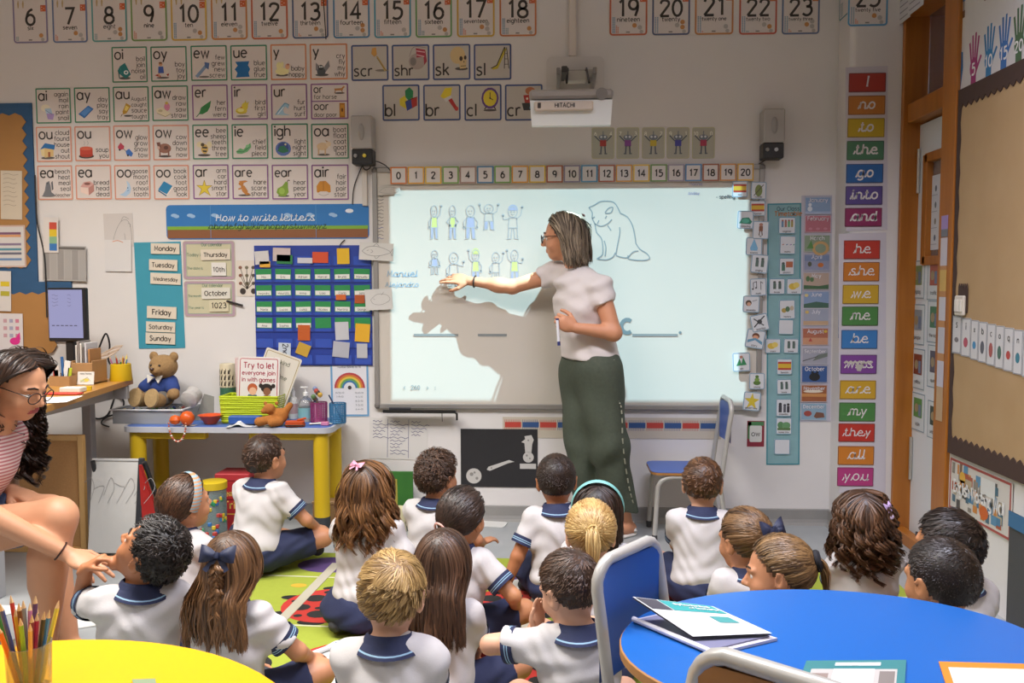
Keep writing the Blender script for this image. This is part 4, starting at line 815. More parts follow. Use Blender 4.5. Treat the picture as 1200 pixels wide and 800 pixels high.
# black space poster
o, w, h, P = card('moon_poster', 'black paper poster with cut out white moons and a pencil rocket', 'poster', (540, 502.5, 630, 570.5), '#2e2d2f', None, 0, 0, None, off=0.003, m=mat('#2b2a2c', 0.8, kind='paper', scale=30, amt=0.2))
p = P(); p.ell(-0.33*w, -0.31*h, 0.10*w, 0.10*w, '#c6c3be', 0, 22); p.ell(0.38*w, 0.02*h, 0.07*w, 0.07*w, '#c6c3be', 0, 20)
p.poly([(-0.16*w, -0.2*h), (-0.14*w, -0.15*h), (0.13*w, -0.03*h), (0.2*w, -0.06*h), (0.12*w, -0.085*h), (-0.12*w, -0.22*h)], '#c6c3be', 0)
p.poly([(0.34*w, 0.1*h), (0.33*w, 0.26*h), (0.29*w, 0.28*h), (0.34*w, 0.33*h), (0.33*w, 0.38*h), (0.42*w, 0.40*h), (0.45*w, 0.32*h), (0.43*w, 0.24*h), (0.42*w, 0.1*h)], '#c6c3be', 0); p.rect(0.27*w, -0.18*h, 0.21*w, 0.09*h, '#c6c3be', 0)
for x, z, r in ((-0.36, -0.28, 0.025), (-0.29, -0.35, 0.02), (-0.32, -0.25, 0.015), (0.36, 0.05, 0.015), (0.40, 0.0, 0.012), (-0.1, -0.17, 0.012), (0.38, 0.31, 0.012)): p.ell(x*w, z*h, r*w, r*w, '#8c8986', 1, 9)
p.obj('picture', o)

# ================================================================== picture cards round the board's edge, timetable, months
SM = '#d8dade'
ICS = {'leaf': 'e #7c8c50 50 50 24 34;l #5c5040 5 20 20 80 84', 'flag': 'r #b8493c 8 30 84 50;r #d9b43c 8 42 84 26', 'grn': 'p #3c8c74 10 30 30 60 70 64 92 40 80 26;e #5cb49c 50 44 24 12', 'man': 'e #b4806c 50 80 12 9;r #8c5c44 38 44 24 28;l #6c5444 6 44 44 40 20;l #6c5444 6 56 44 60 20', 'drop': 'p #7cb4d8 50 92 74 40 70 26 30 26 26 40', 'kids': 'e #54605c 34 76 9 7;r #5c7068 26 34 18 36;e #54605c 66 76 9 7;r #5c7068 58 34 18 36', 'note': 'l #4a4a50 4 20 40 20 76 40 82 40 46;e #4a4a50 16 40 6 5;e #4a4a50 36 46 6 5;l #4a4a50 4 66 34 66 80 80 70', 'head': 'e #5c4c3c 34 56 18 18;e #d8a88c 36 50 12 12;l #84848c 4 56 68 84 76', 'sport': 'l #44484c 7 14 30 50 60 84 84;l #44484c 6 20 80 70 30;e #44484c 50 56 14 14', 'read': 'e #6c4430 50 66 20 16;e #d8a080 50 58 16 12;p #6c9cb8 10 24 50 44 90 24 90 40 50 56 10 40', 'snake': 'e #5c7c3c 50 40 24 14;e #7c9c4c 50 60 16 12;e #5c7c3c 50 78 12 9', 'star': 'p #d8c03c 50 96 60 66 94 64 66 44 78 12 50 30 22 12 34 44 6 64 40 66', 'play': 'p #3c8c5c 20 30 40 70 50 40 60 76 80 34;e #b4806c 50 76 9 8', 'snack': 'e #d8b84c 40 50 26 20;e #e4cc6c 62 58 20 18', 'people': 'e #3c3c40 28 70 10 8;r #44444c 18 24 20 40;e #54545c 56 64 9 7;r #64646c 48 24 16 34;e #3c3c40 78 68 9 7;r #44444c 70 24 17 36', 'trees': 'e #5c8c5c 30 56 20 20;e #6c9c6c 64 54 26 20;r #5c7c4c 10 26 80 14', 'num': 'l #b86c54 5 16 50 26 54;l #548cb8 5 40 50 50 54;l #8c6cb4 5 64 50 74 54;l #54a884 5 82 50 92 54', 'figs': 'e #a05c4c 24 78 6 5;r #6c8cac 18 40 12 34;e #a05c4c 42 78 6 5;r #ac6c5c 36 40 12 34;e #a05c4c 60 78 6 5;r #6cac7c 54 40 12 34;e #a05c4c 78 78 6 5;r #ac9c5c 72 40 12 34', 'board': 'r #b86c4c 44 44 44 34;e #54605c 26 66 10 9;r #547c6c 16 24 22 36', 'none': '', 'art': 'e #b49c54 30 46 16 12;e #5c7c5c 52 52 14 14;e #c4b49c 78 56 12 12'}
def pic_card(px, icon, txt, label, tilt=0.0, off=0.004, group='picture cards round the board', surf='W', border='#7ea0b8', name='picture_card'):
    o, w, h, P = card(name, label, 'card', px, SM, border, 0.045, 0.1, group, surf, off, R(tilt), 0.002)
    if ICS[icon]: p = P(); p.art(ICS[icon], -0.5*w, -0.5*h, w, h); p.obj('picture', o)
    if txt: p = P(); p.text(txt, 0, -0.4*h, 0.14*w, '#4a4a50', 11, layer=2, maxw=0.7*w); p.obj('lettering', o)
    return o
for px, ic, txt, lb, tl, of in (
    ((858, 212, 876, 231), 'flag', 'time', 'red framed picture card at the lit upper corner of the board', 0, 0.033), ((880, 213, 898, 233.5), 'leaf', 'outside', 'picture card with an olive leaf, topmost down the board edge', 2, 0.033), ((879, 235, 897, 253), 'flag', 'Spanish', 'picture card with a red and yellow flag on the board edge', 0, 0.033),
    ((864, 247, 883, 268), 'grn', 'computing', 'picture card with green shapes overlapping the lit board edge', 2, 0.036), ((882, 259, 901, 280), 'man', 'PE', 'picture card with a small brown figure on the board edge', 2, 0.038), ((874, 278, 893, 299), 'drop', 'science', 'picture card with a pale blue flask on the board edge', 1, 0.034), ((880, 298, 900, 320), 'kids', 'singing', 'picture card with two grey figures on the board edge', 5, 0.036),
    ((879, 326, 898, 346.5), 'note', 'music', 'picture card with musical notes on the board edge', -3, 0.034), ((870.5, 346.5, 890, 366), 'head', 'assembly', 'picture card with a head and speech line on the board edge', 2, 0.034), ((880, 368, 900.5, 388), 'sport', 'practice', 'picture card with crossed black tools, tilted on the board edge', -12, 0.036), ((874, 386, 896, 408), 'read', 'story', 'picture card with a reader in blue, tilted on the board edge', 10, 0.034),
    ((858.5, 413, 879, 435), 'play', 'art', 'picture card with green players over the lit board edge', -3, 0.034), ((878, 437, 896, 456), 'snake', 'sewing', 'picture card with a green coil near the foot of the board edge', 0, 0.034), ((871, 459, 891, 481), 'star', 'golden time', 'picture card with a big gold star at the board corner', 5, 0.036)):
    pic_card(px, ic, txt, lb, tl, of)
o, w, h, P = card('timetable_strip', 'tall pale teal class timetable strip beside the months', 'timetable', (898.5, 238, 938, 544.5), '#8fb8bc', '#3f8c98', 0.035, 0, None, off=0.001, tilt=R(-0.7), m=mat('#8cb6bb', 0.6, kind='paper', scale=22, amt=0.15))
p = P(); p.text('Our Class', 0.02, 0.472*h, 0.028, '#3c6068', 11); p.text('Timetable', 0.02, 0.452*h, 0.04, '#b87c4c', 14, maxw=0.8*w); p.obj('lettering', o)
for px, ic, txt, lb, tl in (
    ((912, 254, 932.5, 274), 'figs', 'register', 'timetable card with four small figures, top of the strip', 0), ((913.5, 276, 932.5, 298), 'num', 'maths', 'timetable card with coloured ticks, second on the strip', 1), ((913, 302, 931, 322), 'board', 'phonics', 'timetable card with a teacher and orange board on the strip', 0), ((901, 326, 920, 345), 'kids', 'break', 'timetable card with two figures in the upper side by side pair', 0), ((921.5, 326, 940, 345), 'snack', 'snack', 'timetable card with yellow snacks in the upper side by side pair', 0),
    ((913, 351, 932, 374), 'art', 'history', 'timetable card with three small objects in mid strip', -2), ((912, 374, 930, 392), 'none', '', 'blank white timetable card in mid strip', 1), ((896.5, 396.5, 915, 414), 'snack', 'snack', 'timetable card with yellow snacks in the lower side by side pair', 0), ((918, 396.5, 936, 414), 'kids', 'break', 'timetable card with two figures in the lower side by side pair', 1), ((910, 420, 928.5, 439), 'flag', 'Spanish', 'timetable card with a red and yellow flag on the strip', 0),
    ((910, 444, 927.5, 462), 'kids', 'break', 'timetable card with two figures under the flag card', -2), ((909, 467, 927.5, 488), 'people', 'assembly', 'timetable card with a row of dark figures on the strip', 0), ((909, 489, 928, 509), 'trees', 'home time', 'timetable card with green trees on the strip', 0), ((907, 514, 926, 532.5), 'none', '', 'blank white timetable card at the foot of the strip', 0)):
    pic_card(px, ic, txt, lb, tl, 0.006, 'timetable cards on the teal strip', border='#5c98b0')
o, w, h, P = card('months_backing', 'long pale strip behind the month cards', 'strip', (938.5, 229, 974, 494), '#c2bfcc', None, 0, 0, None, off=0.001, tilt=R(-0.8))
MO = (('January', '#8ca4c4', 'e #dfe4ec 18 30 10 16;e #dfe4ec 18 56 7 11;r #a8b8d4 0 0 100 14', 'snowman'), ('February', '#b8707c', 'e #c88894 20 20 8 8;e #c88894 50 20 8 8;e #c88894 80 20 8 8', 'pink'), ('March', '#8c9c84', 'e #c8a06c 64 20 34 46;e #8c9c84 64 20 22 30;p #5c8c4c 8 20 26 70 36 20', 'rainbow'), ('April', '#9498b0', 'e #c8743c 66 34 12 14;e #54584c 22 40 8 16;r #7c8cac 0 60 100 34', 'umbrella'), ('May', '#bca494', 'p #4c6c4c 0 0 100 0 100 30 60 20 0 26;e #5c7c54 16 66 8 18;e #5c7c54 32 62 8 16', 'orchard'), ('June', '#8ca0c0', 'p #4c6c5c 0 0 100 0 100 30 50 40 0 24;e #d8c88c 10 80 8 10', 'meadow'), ('July', '#a4a8b8', 'r #c8a888 0 0 100 26;e #d8b86c 14 82 8 10', 'beach'), ('August', '#b06c54', 'r #c89474 0 0 100 44;e #d8b44c 90 84 7 9;p #b84c44 22 20 30 44 38 20', 'seaside'), ('September', '#a4a4b0', 'p #747c74 40 20 100 50 100 74 60 60;l #54544c 3 0 20 60 50', 'school'), ('October', '#3c5c94', 'e #26282c 50 34 22 26;p #26282c 34 56 42 76 48 58;p #26282c 54 58 60 76 68 56', 'black cat'), ('November', '#a0603c', 'r #c88c54 0 30 100 20;e #e8dcc8 46 64 40 9', 'bonfire'), ('December', '#8ca8bc', 'e #a04c44 26 40 16 18;p #7c5444 50 20 60 50 90 44 94 16 60 10', 'reindeer'))
ys = [230.5, 252, 275, 297, 319, 341, 361, 384, 407, 428, 450.5, 472]; xs = [943, 943, 942, 941.5, 941, 941, 940.5, 940, 939.5, 939, 938.5, 938]
for i, (mn, c, art, nm) in enumerate(MO):
    o, w, h, P = card('month_card', f'small {nm} picture card for {mn}, {("topmost", "second", "third", "fourth", "fifth", "sixth", "seventh", "eighth", "ninth", "tenth", "eleventh", "lowest")[i]} of the months', 'card', (xs[i], ys[i], xs[i]+31, ys[i]+20.5), c, '#c8c4cc', 0.02, 0, 'month cards in a column', 'W', 0.005)
    p = P(); p.art(art, -0.47*w, -0.46*h, 0.94*w, 0.9*h); p.obj('picture', o)
    p = P(); p.text(mn, 0, 0.2*h, 0.2*w, '#e8e4e8', 11, layer=3, maxw=0.8*w); p.obj('lettering', o)
o, w, h, P = card('spelling_card', 'red and green framed card reading ow under the board corner', 'card', (875.5, 493, 895.5, 523), '#8c2c3c', None, 0, 0)
p = P(); p.rect(-0.46*w, -0.2*h, 0.2*w, 0.66*h, '#4c8454', 0); p.rect(-0.46*w, 0.32*h, 0.92*w, 0.15*h, '#4c8454', 0); p.poly([(x*1.0, z) for x, z in rrect(w*0.72, h*0.64, 0.008)], '#d4d4cf', 1); p.obj('border', o)
p = P(); p.text('ow', 0, -0.09*h, 0.42*w, INK, 9, layer=2); p.obj('lettering', o)
# tricky word cards on the pillar
TW = ('#a83a2e', '#c07a34', '#c2a424', '#4c7c5c', '#2c64a4', '#5c4c8c', '#8c2c5c')
for grp, bpx, lst in ((0, (991, 78, 1040, 270), (('I', 85.5, 108), ('no', 112, 134.5), ('to', 138.5, 161), ('the', 165, 187.5), ('go', 192, 214.5), ('into', 218, 240), ('and', 243.5, 265.5))), (1, (983, 273, 1038, 577), (('he', 281.5, 303.5), ('she', 307, 329.5), ('we', 333.5, 356), ('me', 359, 381.5), ('be', 386.5, 408.5), ('was', 415.5, 438), ('are', 445.5, 467.5), ('my', 471.5, 493.5), ('they', 496, 517.5), ('all', 522.5, 544.5), ('you', 547.5, 569.5)))):
    x0, y0, x1, y1 = bpx
    o, w, h, P = card('word_strip_backing', ('white laminated strip behind the upper word cards on the pillar', 'white laminated strip behind the lower word cards on the pillar')[grp], 'strip', bpx, '#cdc8d0', None, 0, 0, None, 'P', 0.001, R(-1.3))
    pal = TW if grp == 0 else ('#bc3a2c', '#c87828', '#caa22c', '#4c8444', '#3c7cbc', '#7c4494', '#cca02c', '#4c8444', '#bc3428', '#cc7c28', '#b43c7c')
    cn = ('red', 'orange', 'yellow', 'green', 'blue', 'violet', 'magenta') if grp == 0 else ('scarlet', 'deep orange', 'golden', 'leaf green', 'sky blue', 'purple', 'yellow', 'grass green', 'vermilion', 'tangerine', 'pink')
    for i, (t_, a, c) in enumerate(lst):
        xa = 994.6-(a-85)*0.0295
        o, w, h, P = card('word_card', f'{cn[i]} word card {"scribbled over" if t_ == "was" else "reading " + t_} on the pillar strip', 'card', (xa, a, xa+(43.5 if grp == 0 else 42.5), c), pal[i], '#4a4440', 0.012, 0.02, 'tricky word cards on the pillar', 'P', 0.004, 0)
        p = P(); p.text('\u0196' if t_ == 'I' else t_, 0, -0.17*h, 0.66*h, '#e6e0de', 13 if grp == 0 else 9, cursive=True, layer=1, maxw=0.74*w, gap=14)
        if t_ == 'was': p.line([((-0.4+0.06*j)*w, (0.06+0.09*(j % 2))*h) for j in range(14)], 0.10*h, '#c9c2b8', 2); p.poly([(-0.1*w, 0), (0.14*w, 0), (0.06*w, -0.36*h), (-0.04*w, -0.34*h)], '#c0b8b0', 2)
        p.obj('lettering', o)
o = slab(0.035, 0.24, 0.002, '#93a4c4').obj('folded_paper'); q = onY(976, 370, PILLAR_Y-0.01); o.location = (PILLAR_X-0.003, PILLAR_Y+0.07, q[2]); o.rotation_euler = (0, 0, R(-90)); props(o, 'narrow blue printed paper on the side of the pillar', 'paper')
p = Pr(0.0023)
for i in range(6): p.ell(0.0, -0.09+0.035*i, 0.012, 0.012, '#c4ccd8', 0)
p.obj('picture', o)
# ================================================================== right-hand wall: pinboard, banner, papers
M_KRAFT = mat('#b89a72', 0.75, kind='paper', scale=5, amt=0.12, col2='#a8875c')
M_BROWN = mat('#4a352c', 0.8, kind='paper', scale=30, amt=0.2)
KX = RIGHT_X-0.018                                # face of the pinboard
zT, zB = onX(1120, 108, KX)[2], onX(1112, 530, KX)[2]
yF = onX(1118, 300, KX)[1]; yN = 1.2
t = thing('pinboard', 'long kraft paper pinboard with scalloped brown border on the door side wall', 'pinboard', (RIGHT_X, yF, 0))
MB().box((-0.009, (yN-yF)/2, (zT+zB)/2), (0.017, yF-yN, zT-zB), M_KRAFT).obj('kraft_paper', t)
def scallop(length, h, n, flip):
    """a strip with a toothed edge, in local (along, up)"""
    p = [(0, 0)]
    for i in range(n):
        a = length*i/n; d = length/n
        p += [(a+d*0.15, -h), (a+d*0.5, -h*1.14), (a+d*0.85, -h), (a+d, -h*0.86)]
    p += [(length, 0)]
    return [(x, -z) if flip else (x, z) for x, z in p]
def strip(pts, x, y0, z0, m, par, name):
    b = MB(); n = len(pts); b.add([(x, y0-a, z0+c) for a, c in pts]+[(x-0.003, y0-a, z0+c) for a, c in pts], [tuple(range(n)), tuple(range(n, 2*n))[::-1]]+[(i, (i+1) % n, n+(i+1) % n, n+i) for i in range(n)], m); return b.obj(name, par)
strip(scallop(yF-yN, 0.075, 56, False), -0.0185, 0, zT, M_BROWN, t, 'border')
strip(scallop(yF-yN, 0.075, 56, True), -0.0185, 0, zB, M_BROWN, t, 'border')
b = MB(); 
for i in range(22):
    za = zB+(zT-zB)*i/22; zc = zB+(zT-zB)*(i+1)/22; d = 0.026+0.010*(i % 2)
    b.add([(-0.019, 0.004, za), (-0.019, -d, za), (-0.019, -0.062+d, zc), (-0.019, 0.004, zc)], [(0, 1, 2, 3)], M_BROWN)
b.obj('border', t)
def rcard(name, label, cat, px, bg, border=None, group=None, x=KX-0.001, t_=0.0016, bw=0.05, sheer=0.0):
    a = onX(px[0], (px[1]+px[3])/2, x); c = onX(px[2], (px[1]+px[3])/2, x); m_ = onX((px[0]+px[2])/2, px[1], x); n_ = onX((px[0]+px[2])/2, px[3], x)
    w = a[1]-c[1]; h = m_[2]-n_[2]
    o = slab(w, h, t_, bg).obj(name); o.rotation_euler = (0, 0, -PI/2); o.location = (x, (a[1]+c[1])/2, (m_[2]+n_[2])/2); props(o, label, cat, group)
    if border: p = Pr(t_); p.ring(w*0.97, h*0.985, bw*w, border, 0); p.obj('border', o)
    return o, w, h, Pr(t_+0.0003)
# hand print banner above the pinboard
ya, yb = onX(1121, 90, RIGHT_X)[1], 2.2
o = slab(ya-yb, 0.62, 0.002, '#d3d0ce').obj('hand_banner'); o.rotation_euler = (0, 0, -PI/2); o.location = (RIGHT_X-0.001, (ya+yb)/2, zT+0.31); props(o, 'white banner of counting balloons and painted hand prints above the pinboard', 'banner')
W2 = (ya-yb)
p = Pr(0.0023); pt = Pr(0.0023)
HC = ['#2f6ea4', '#a43a74', '#2f7cae', '#3f74b4', '#4c6c4c', '#3c7c5c', '#b4642c', '#8c3c4c', '#5c4c8c', '#2f6ea4', '#3c7c5c']
for i in range(11):
    q = onX(1127+i*17.5, 0, RIGHT_X); x = ya-W2/2-q[1]
    if x > W2/2-0.06: break
    z = -0.31+0.075; c = HC[i]; s = 0.058
    if i == 0: p.poly([(x-0.035, z-0.06), (x+0.02, z-0.07), (x+0.04, z+0.02), (x+0.035, z+0.09), (x, z+0.10), (x-0.025, z+0.04)], c, 0)
    else:
        p.ell(x, z, 0.034, 0.042, c, 0); p.rect(x-0.022, z-0.075, 0.044, 0.05, c, 0.2)
        for k, (dx, L) in enumerate(((-0.026, 0.075), (-0.009, 0.10), (0.009, 0.105), (0.026, 0.085))): p.line([(x+dx*0.8, z+0.02), (x+dx*1.5, z+0.035+L)], 0.013, c, 0.3)
        p.line([(x+0.02, z-0.02), (x+0.062, z+0.035)], 0.014, c, 0.3)
    pt.text(str(i*5), x, z-0.03, 0.062, '#e4e2e0', 14, layer=3, maxw=0.06)
BCOL = ['#2f70a8', '#4c7c4c', '#c8a03c', '#a8583c', '#4c7ca8', '#7c4c8c', '#5c8c5c', '#c88c3c']
for i in range(8):
    q = onX(1131+i*25, 0, RIGHT_X); x = ya-W2/2-q[1]
    if x > W2/2-0.07: break
    z = 0.10+0.012*i
    p.poly([(x+0.055*math.cos(a), z+0.13+0.085*math.sin(a)) for a in np.linspace(0, PI, 9)]+[(x-0.045, z+0.06), (x-0.014, z-0.03), (x+0.014, z-0.03), (x+0.045, z+0.06)], BCOL[i], 0)
    p.line([(x, z-0.03), (x, z-0.075)], 0.006, '#4c4440', 0); p.rect(x-0.010, z-0.10, 0.02, 0.03, '#6c4c34', 1)
    pt.text(str(i*10), x, z+0.10, 0.06, '#dfe4e6', 13, layer=2, maxw=0.06)
p.obj('picture', o); pt.obj('lettering', o)
# light switch on a brown patch
sw = thing('light_switch', 'cream double light switch on a torn brown patch of the pinboard', 'switch', (KX, onX(1128, 358, KX)[1], onX(1128, 358, KX)[2]))
strip(scallop(0.085, 0.11, 5, True), -0.002, 0.035, -0.03, M_BROWN, sw, 'patch')
MB().box((-0.010, 0, 0), (0.014, 0.082, 0.086), mat('#d8cfc0', 0.35), 0.005).obj('switch_plate', sw)
for s in (-1, 1): MB().box((-0.019, 0.017*s, 0), (0.006, 0.028, 0.052), mat('#e4ddd0', 0.3), 0.002).obj('rocker', sw)
# strip of narrow picture cards across the pinboard
xs = [1116.5, 1127, 1138, 1147, 1157, 1167, 1177, 1188, 1199, 1212]
for i in range(9):
    ysl = 0.30*(xs[i]-1116)
    o, w, h, p = rcard('sound_strip_card', f'narrow picture card, {("first","second","third","fourth","fifth","sixth","seventh","eighth","ninth")[i]} from the door along the pinboard strip', 'card', (xs[i], 370+ysl*0.75, xs[i+1]-0.4, 414+ysl*1.15), '#cfccca', '#8c8c90', 'narrow picture cards across the pinboard')
    c = ('#7c7474', '#b04c5c', '#4c8cb4', '#5c5c64', '#a4544c', '#4c6c5c', '#b4443c', '#3c7c8c', '#a48c7c')[i]
    p.ell(0, -0.13*h, 0.24*w, (0.07, 0.13, 0.10, 0.16, 0.18, 0.16, 0.10, 0.12, 0.1)[i]*h, c, 0); p.text('sixbcoqnjae'[i], 0, 0.2*h, 0.5*w, '#4a4644', 12, layer=1); p.obj('picture', o)
# working wall poster with the crooked foot
o, w, h, p = rcard('wall_poster', 'colourful English working wall poster curling under the pinboard', 'poster', (1112, 550, 1187, 615), '#d0cac2', '#a84c44', None, RIGHT_X-0.004, 0.002, 0.02)
r_ = random.Random(5)
for i in range(70):
    c = r_.choice(['#4c7c9c', '#6c8ca4', '#c8843c', '#7c6450', '#4c6c7c', '#b4a488', '#8c8478', '#5c8cac', '#a8583c', '#54504c'])
    p.rect((-0.46+0.92*r_.random()*0.88)*w, (-0.42+0.84*r_.random()*0.8)*h, (0.03+0.06*r_.random())*w, (0.06+0.16*r_.random())*h, c, i*0.04)
p.rect(0.04*w, 0.08*h, 0.22*w, 0.30*h, '#d8d8d4', 3); p.ell(-0.26*w, 0.2*h, 0.05*w, 0.05*w, '#d8a83c', 3); p.rect(-0.30*w, -0.05*h, 0.09*w, 0.2*h, '#c8842c', 3); p.ell(0.1*w, -0.25*h, 0.07*w, 0.12*h, '#cc6424', 3)
p.obj('picture', o); p = Pr(0.0035); p.text('English Working Wall', 0, -0.12*h, 0.42*h, '#e8e6e4', 15, layer=3, maxw=0.8*w); p.obj('lettering', o)
# dark board at the edge of the wall
t = thing('display_board', 'dark grey display board with a blue toothed corner standing against the wall', 'display board', (RIGHT_X-0.03, onX(1186, 660, RIGHT_X-0.03)[1], 0))
zc = onX(1186, 612, RIGHT_X-0.03)[2]
MB().box((0, -0.5, zc/2), (0.03, 1.0, zc), mat('#4a4a4c', 0.7, kind='cloth', scale=60, amt=0.12)).obj('panel', t)
strip(scallop(1.0, 0.02, 20, False), -0.017, 0, zc+0.05, mat('#3c6c94', 0.7), t, 'border'); strip([(0, 0), (1.0, 0), (1.0, -0.06), (0, -0.06)], -0.0165, 0, zc+0.05, mat('#3c6c94', 0.7), t, 'border')
# cards on the door leaf
LXF = LX-0.0005
rows = [((305, 350), (303, 352)), ((356, 404), (352, 402)), ((408, 456), (404, 455)), ((460, 505), (470, 515))]
DI = [('#7c8c5c', 'green sketch'), ('#a45c4c', 'red and blue scene'), ('#8c949c', 'pale grey figure'), ('#4c7c5c', 'green scene'), ('#7c3c2c', 'dark red scene'), ('#5c5c68', 'grey grid'), ('#5c8c4c', 'leafy plant'), ('#3c4c44', 'dark green scene')]
for r2 in range(4):
    for c in range(2):
        y0, y1 = rows[r2][c]; x0, x1 = ((1068, 1084), (1087, 1103))[c]; k = r2*2+c
        o, w, h, p = rcard('door_card', f'white picture card with {DI[k][1]}, {("topmost", "second", "third", "lowest")[r2]} row on the door', 'card', (x0, y0, x1, y1), '#cdd2d2', '#8094a0', 'picture cards on the door', LXF, 0.0016, 0.03)
        p.rect(-0.3*w, -0.14*h, 0.6*w, 0.5*h, DI[k][0], 0); p.ell(-0.1*w, 0.1*h, 0.14*w, 0.12*h, '#9c8c6c', 1, 9); p.rect(0.05*w, -0.1*h, 0.18*w, 0.3*h, '#6c7c94', 1); p.obj('picture', o)
        p = Pr(0.0019); p.text(('zigzag', 'traffic', 'people', 'the road', 'yellow', 'queue', 'violin', 'umbrella')[k], 0, -0.36*h, 0.16*w, '#54545a', 10, layer=1, maxw=0.7*w); p.obj('lettering', o)
o, w, h, p = rcard('window_notice', 'white notice sheet with rows of small figures behind the door glass', 'paper', (1079, 207, 1101, 293), '#d4d6da', None, None, LX+0.0165, 0.001)
for i in range(4):
    for j in range(3): p.ell((-0.3+0.3*j)*w, (0.32-0.22*i)*h, 0.05*w, 0.045*h, ('#6c7474', '#8c8474', '#5c646c')[(i+j) % 3], 0, 8)
    p.rect(-0.4*w, (0.23-0.22*i)*h, 0.8*w, 0.008*h, '#9c9ca4', 0)
p.obj('picture', o)
# paper pencil chart on the near door jamb
JX = RIGHT_X-0.0205
yj = OP0-0.045
t = thing('pencil_chart', 'tall paper chart shaped like a pencil on the door jamb', 'chart', (JX, yj, 0))
def jz(y): return onX(1110, y, JX)[2]
def jpanel(name, ya, yb, col, wd=0.062): 
    b = MB().box((-0.0015, 0, (jz(ya)+jz(yb))/2), (0.002, wd, jz(ya)-jz(yb)), mat(col, 0.6)); return b.obj(name, t)
jpanel('eraser', 252, 268, '#9c84b4'); jpanel('ferrule', 268, 277, '#77777c')
for i, (a, c, col) in enumerate(((278, 311, '#c4bcc0'), (311, 316, '#b88454'), (316, 341, '#c9a45c'), (341, 348, '#b88454'), (348, 376, '#c4c0c4'), (376, 384, '#b88454'), (384, 415, '#bcb8bc'), (415, 424, '#b88454'), (424, 455, '#bfbac4'), (455, 496, '#b89a78'))): jpanel('segment', a, c, col)
# papers over the door
for i, (x0, x1, y1, tl) in enumerate(((1047, 1056, 30, -9), (1055, 1068, 24, -14), (1066, 1084, 12, -12))):
    a = onX(x0, 0, RIGHT_X-0.022); c = onX(x1, 0, RIGHT_X-0.022)
    z = onX((x0+x1)/2, y1, RIGHT_X-0.022)[2]; w = a[1]-c[1]
    o = slab(w, 0.24, 0.0015, '#cfcdd2').obj('hanging_paper'); o.rotation_euler = (0, 0, -PI/2); o.location = (RIGHT_X-0.022-0.003*i, (a[1]+c[1])/2, z+0.12); props(o, f'white printed paper hanging above the door, {("next to the pillar", "middle one", "third from the pillar")[i]}', 'paper', 'papers over the door')
    p = Pr(0.0018)
    for k in range(6): p.rect(-0.4*w, -0.10+0.03*k, 0.7*w, 0.006, '#8c8c94', 0)
    p.obj('lettering', o)

# ================================================================== pinboard and papers at the other end
o = MB(); q1 = onY(42, 335, WALL_Y); zt = onY(37, 121, WALL_Y)[2]; zb = onY(60, 400, WALL_Y)[2]; xr = onY(42, 230, WALL_Y)[0]; xr2 = onY(86, 370, WALL_Y)[0]; zs = onY(60, 330, WALL_Y)[2]
t = thing('notice_board', 'blue notice board with scalloped kraft panels behind the monitor', 'notice board', (xr-0.6, WALL_Y-0.0012, 0))
X0 = xr-0.6
MB().box((0, -0.005, (zt+zs)/2), (1.2, 0.01, zt-zs), mat('#2f5a84', 0.7, kind='paper', scale=30, amt=0.15)).box(((xr2-X0)-0.7, -0.005, (zs+zb)/2), (1.4, 0.01, zs-zb), mat('#2f5a84', 0.7, kind='paper', scale=30, amt=0.15)).obj('backing', t)
def scal_panel(x0, x1, z0, z1, n, name, top=True):
    p = [(x0, z1), (x0, z0)]; m = max(2, int((x1-x0)/0.07)); 
    for i in range(m): p += [(x0+(x1-x0)*(i+0.5)/m, z0-0.012), (x0+(x1-x0)*(i+1)/m, z0)]
    for i in range(n): p += [(x1+0.026, z0+(z1-z0)*(i+0.5)/n), (x1, z0+(z1-z0)*(i+1)/n)]
    for i in range(m): p += [(x1-(x1-x0)*(i+0.5)/m, z1+0.014), (x1-(x1-x0)*(i+1)/m, z1)]
    b = MB(); k = len(p); b.add([(x, -0.0105, z) for x, z in p]+[(x, -0.013, z) for x, z in p], [tuple(range(k))[::-1], tuple(range(k, 2*k))]+[(i, (i+1) % k, k+(i+1) % k, k+i) for i in range(k)], mat('#b08048', 0.75, kind='paper', scale=7, amt=0.15)); return b.obj(name, t)
scal_panel(-0.6, onY(29, 200, WALL_Y)[0]-X0, onY(20, 312, WALL_Y)[2], onY(20, 136, WALL_Y)[2], 12, 'kraft_panel')
scal_panel(-0.7, onY(62, 370, WALL_Y)[0]-X0, onY(20, 412, WALL_Y)[2], onY(20, 345, WALL_Y)[2], 4, 'kraft_panel')
sheet_card('letter_sheet', 'handwritten child letter pinned high on the kraft panel', 'paper', (1, 200, 26, 257), [f'{10+(i%2)*4} {92-9*i} 35 {94-9*i} 60 {91-9*i} {84-(i*13)%20} {93-9*i}' for i in range(8)], '#d0c3ae', 2, 0.016, '#a49480', 0.02)
o, w, h, P = card('chart_sheet', 'white chart sheet with orange and mauve bars on the kraft panel', 'paper', (-30, 264, 30, 313), '#d4d0cc', '#c89a84', 0.015, 0, None, 'W', 0.017)
p = P()
for z, c in ((0.28, '#7c5470'), (0.22, '#d89c6c'), (0.02, '#8c7c94'), (-0.10, '#5c94a4'), (-0.20, '#6c6c7c'), (-0.34, '#6c8cb4')): p.rect(-0.2*w, z*h, 0.62*w, 0.055*h, c, 0)
p.obj('picture', o)
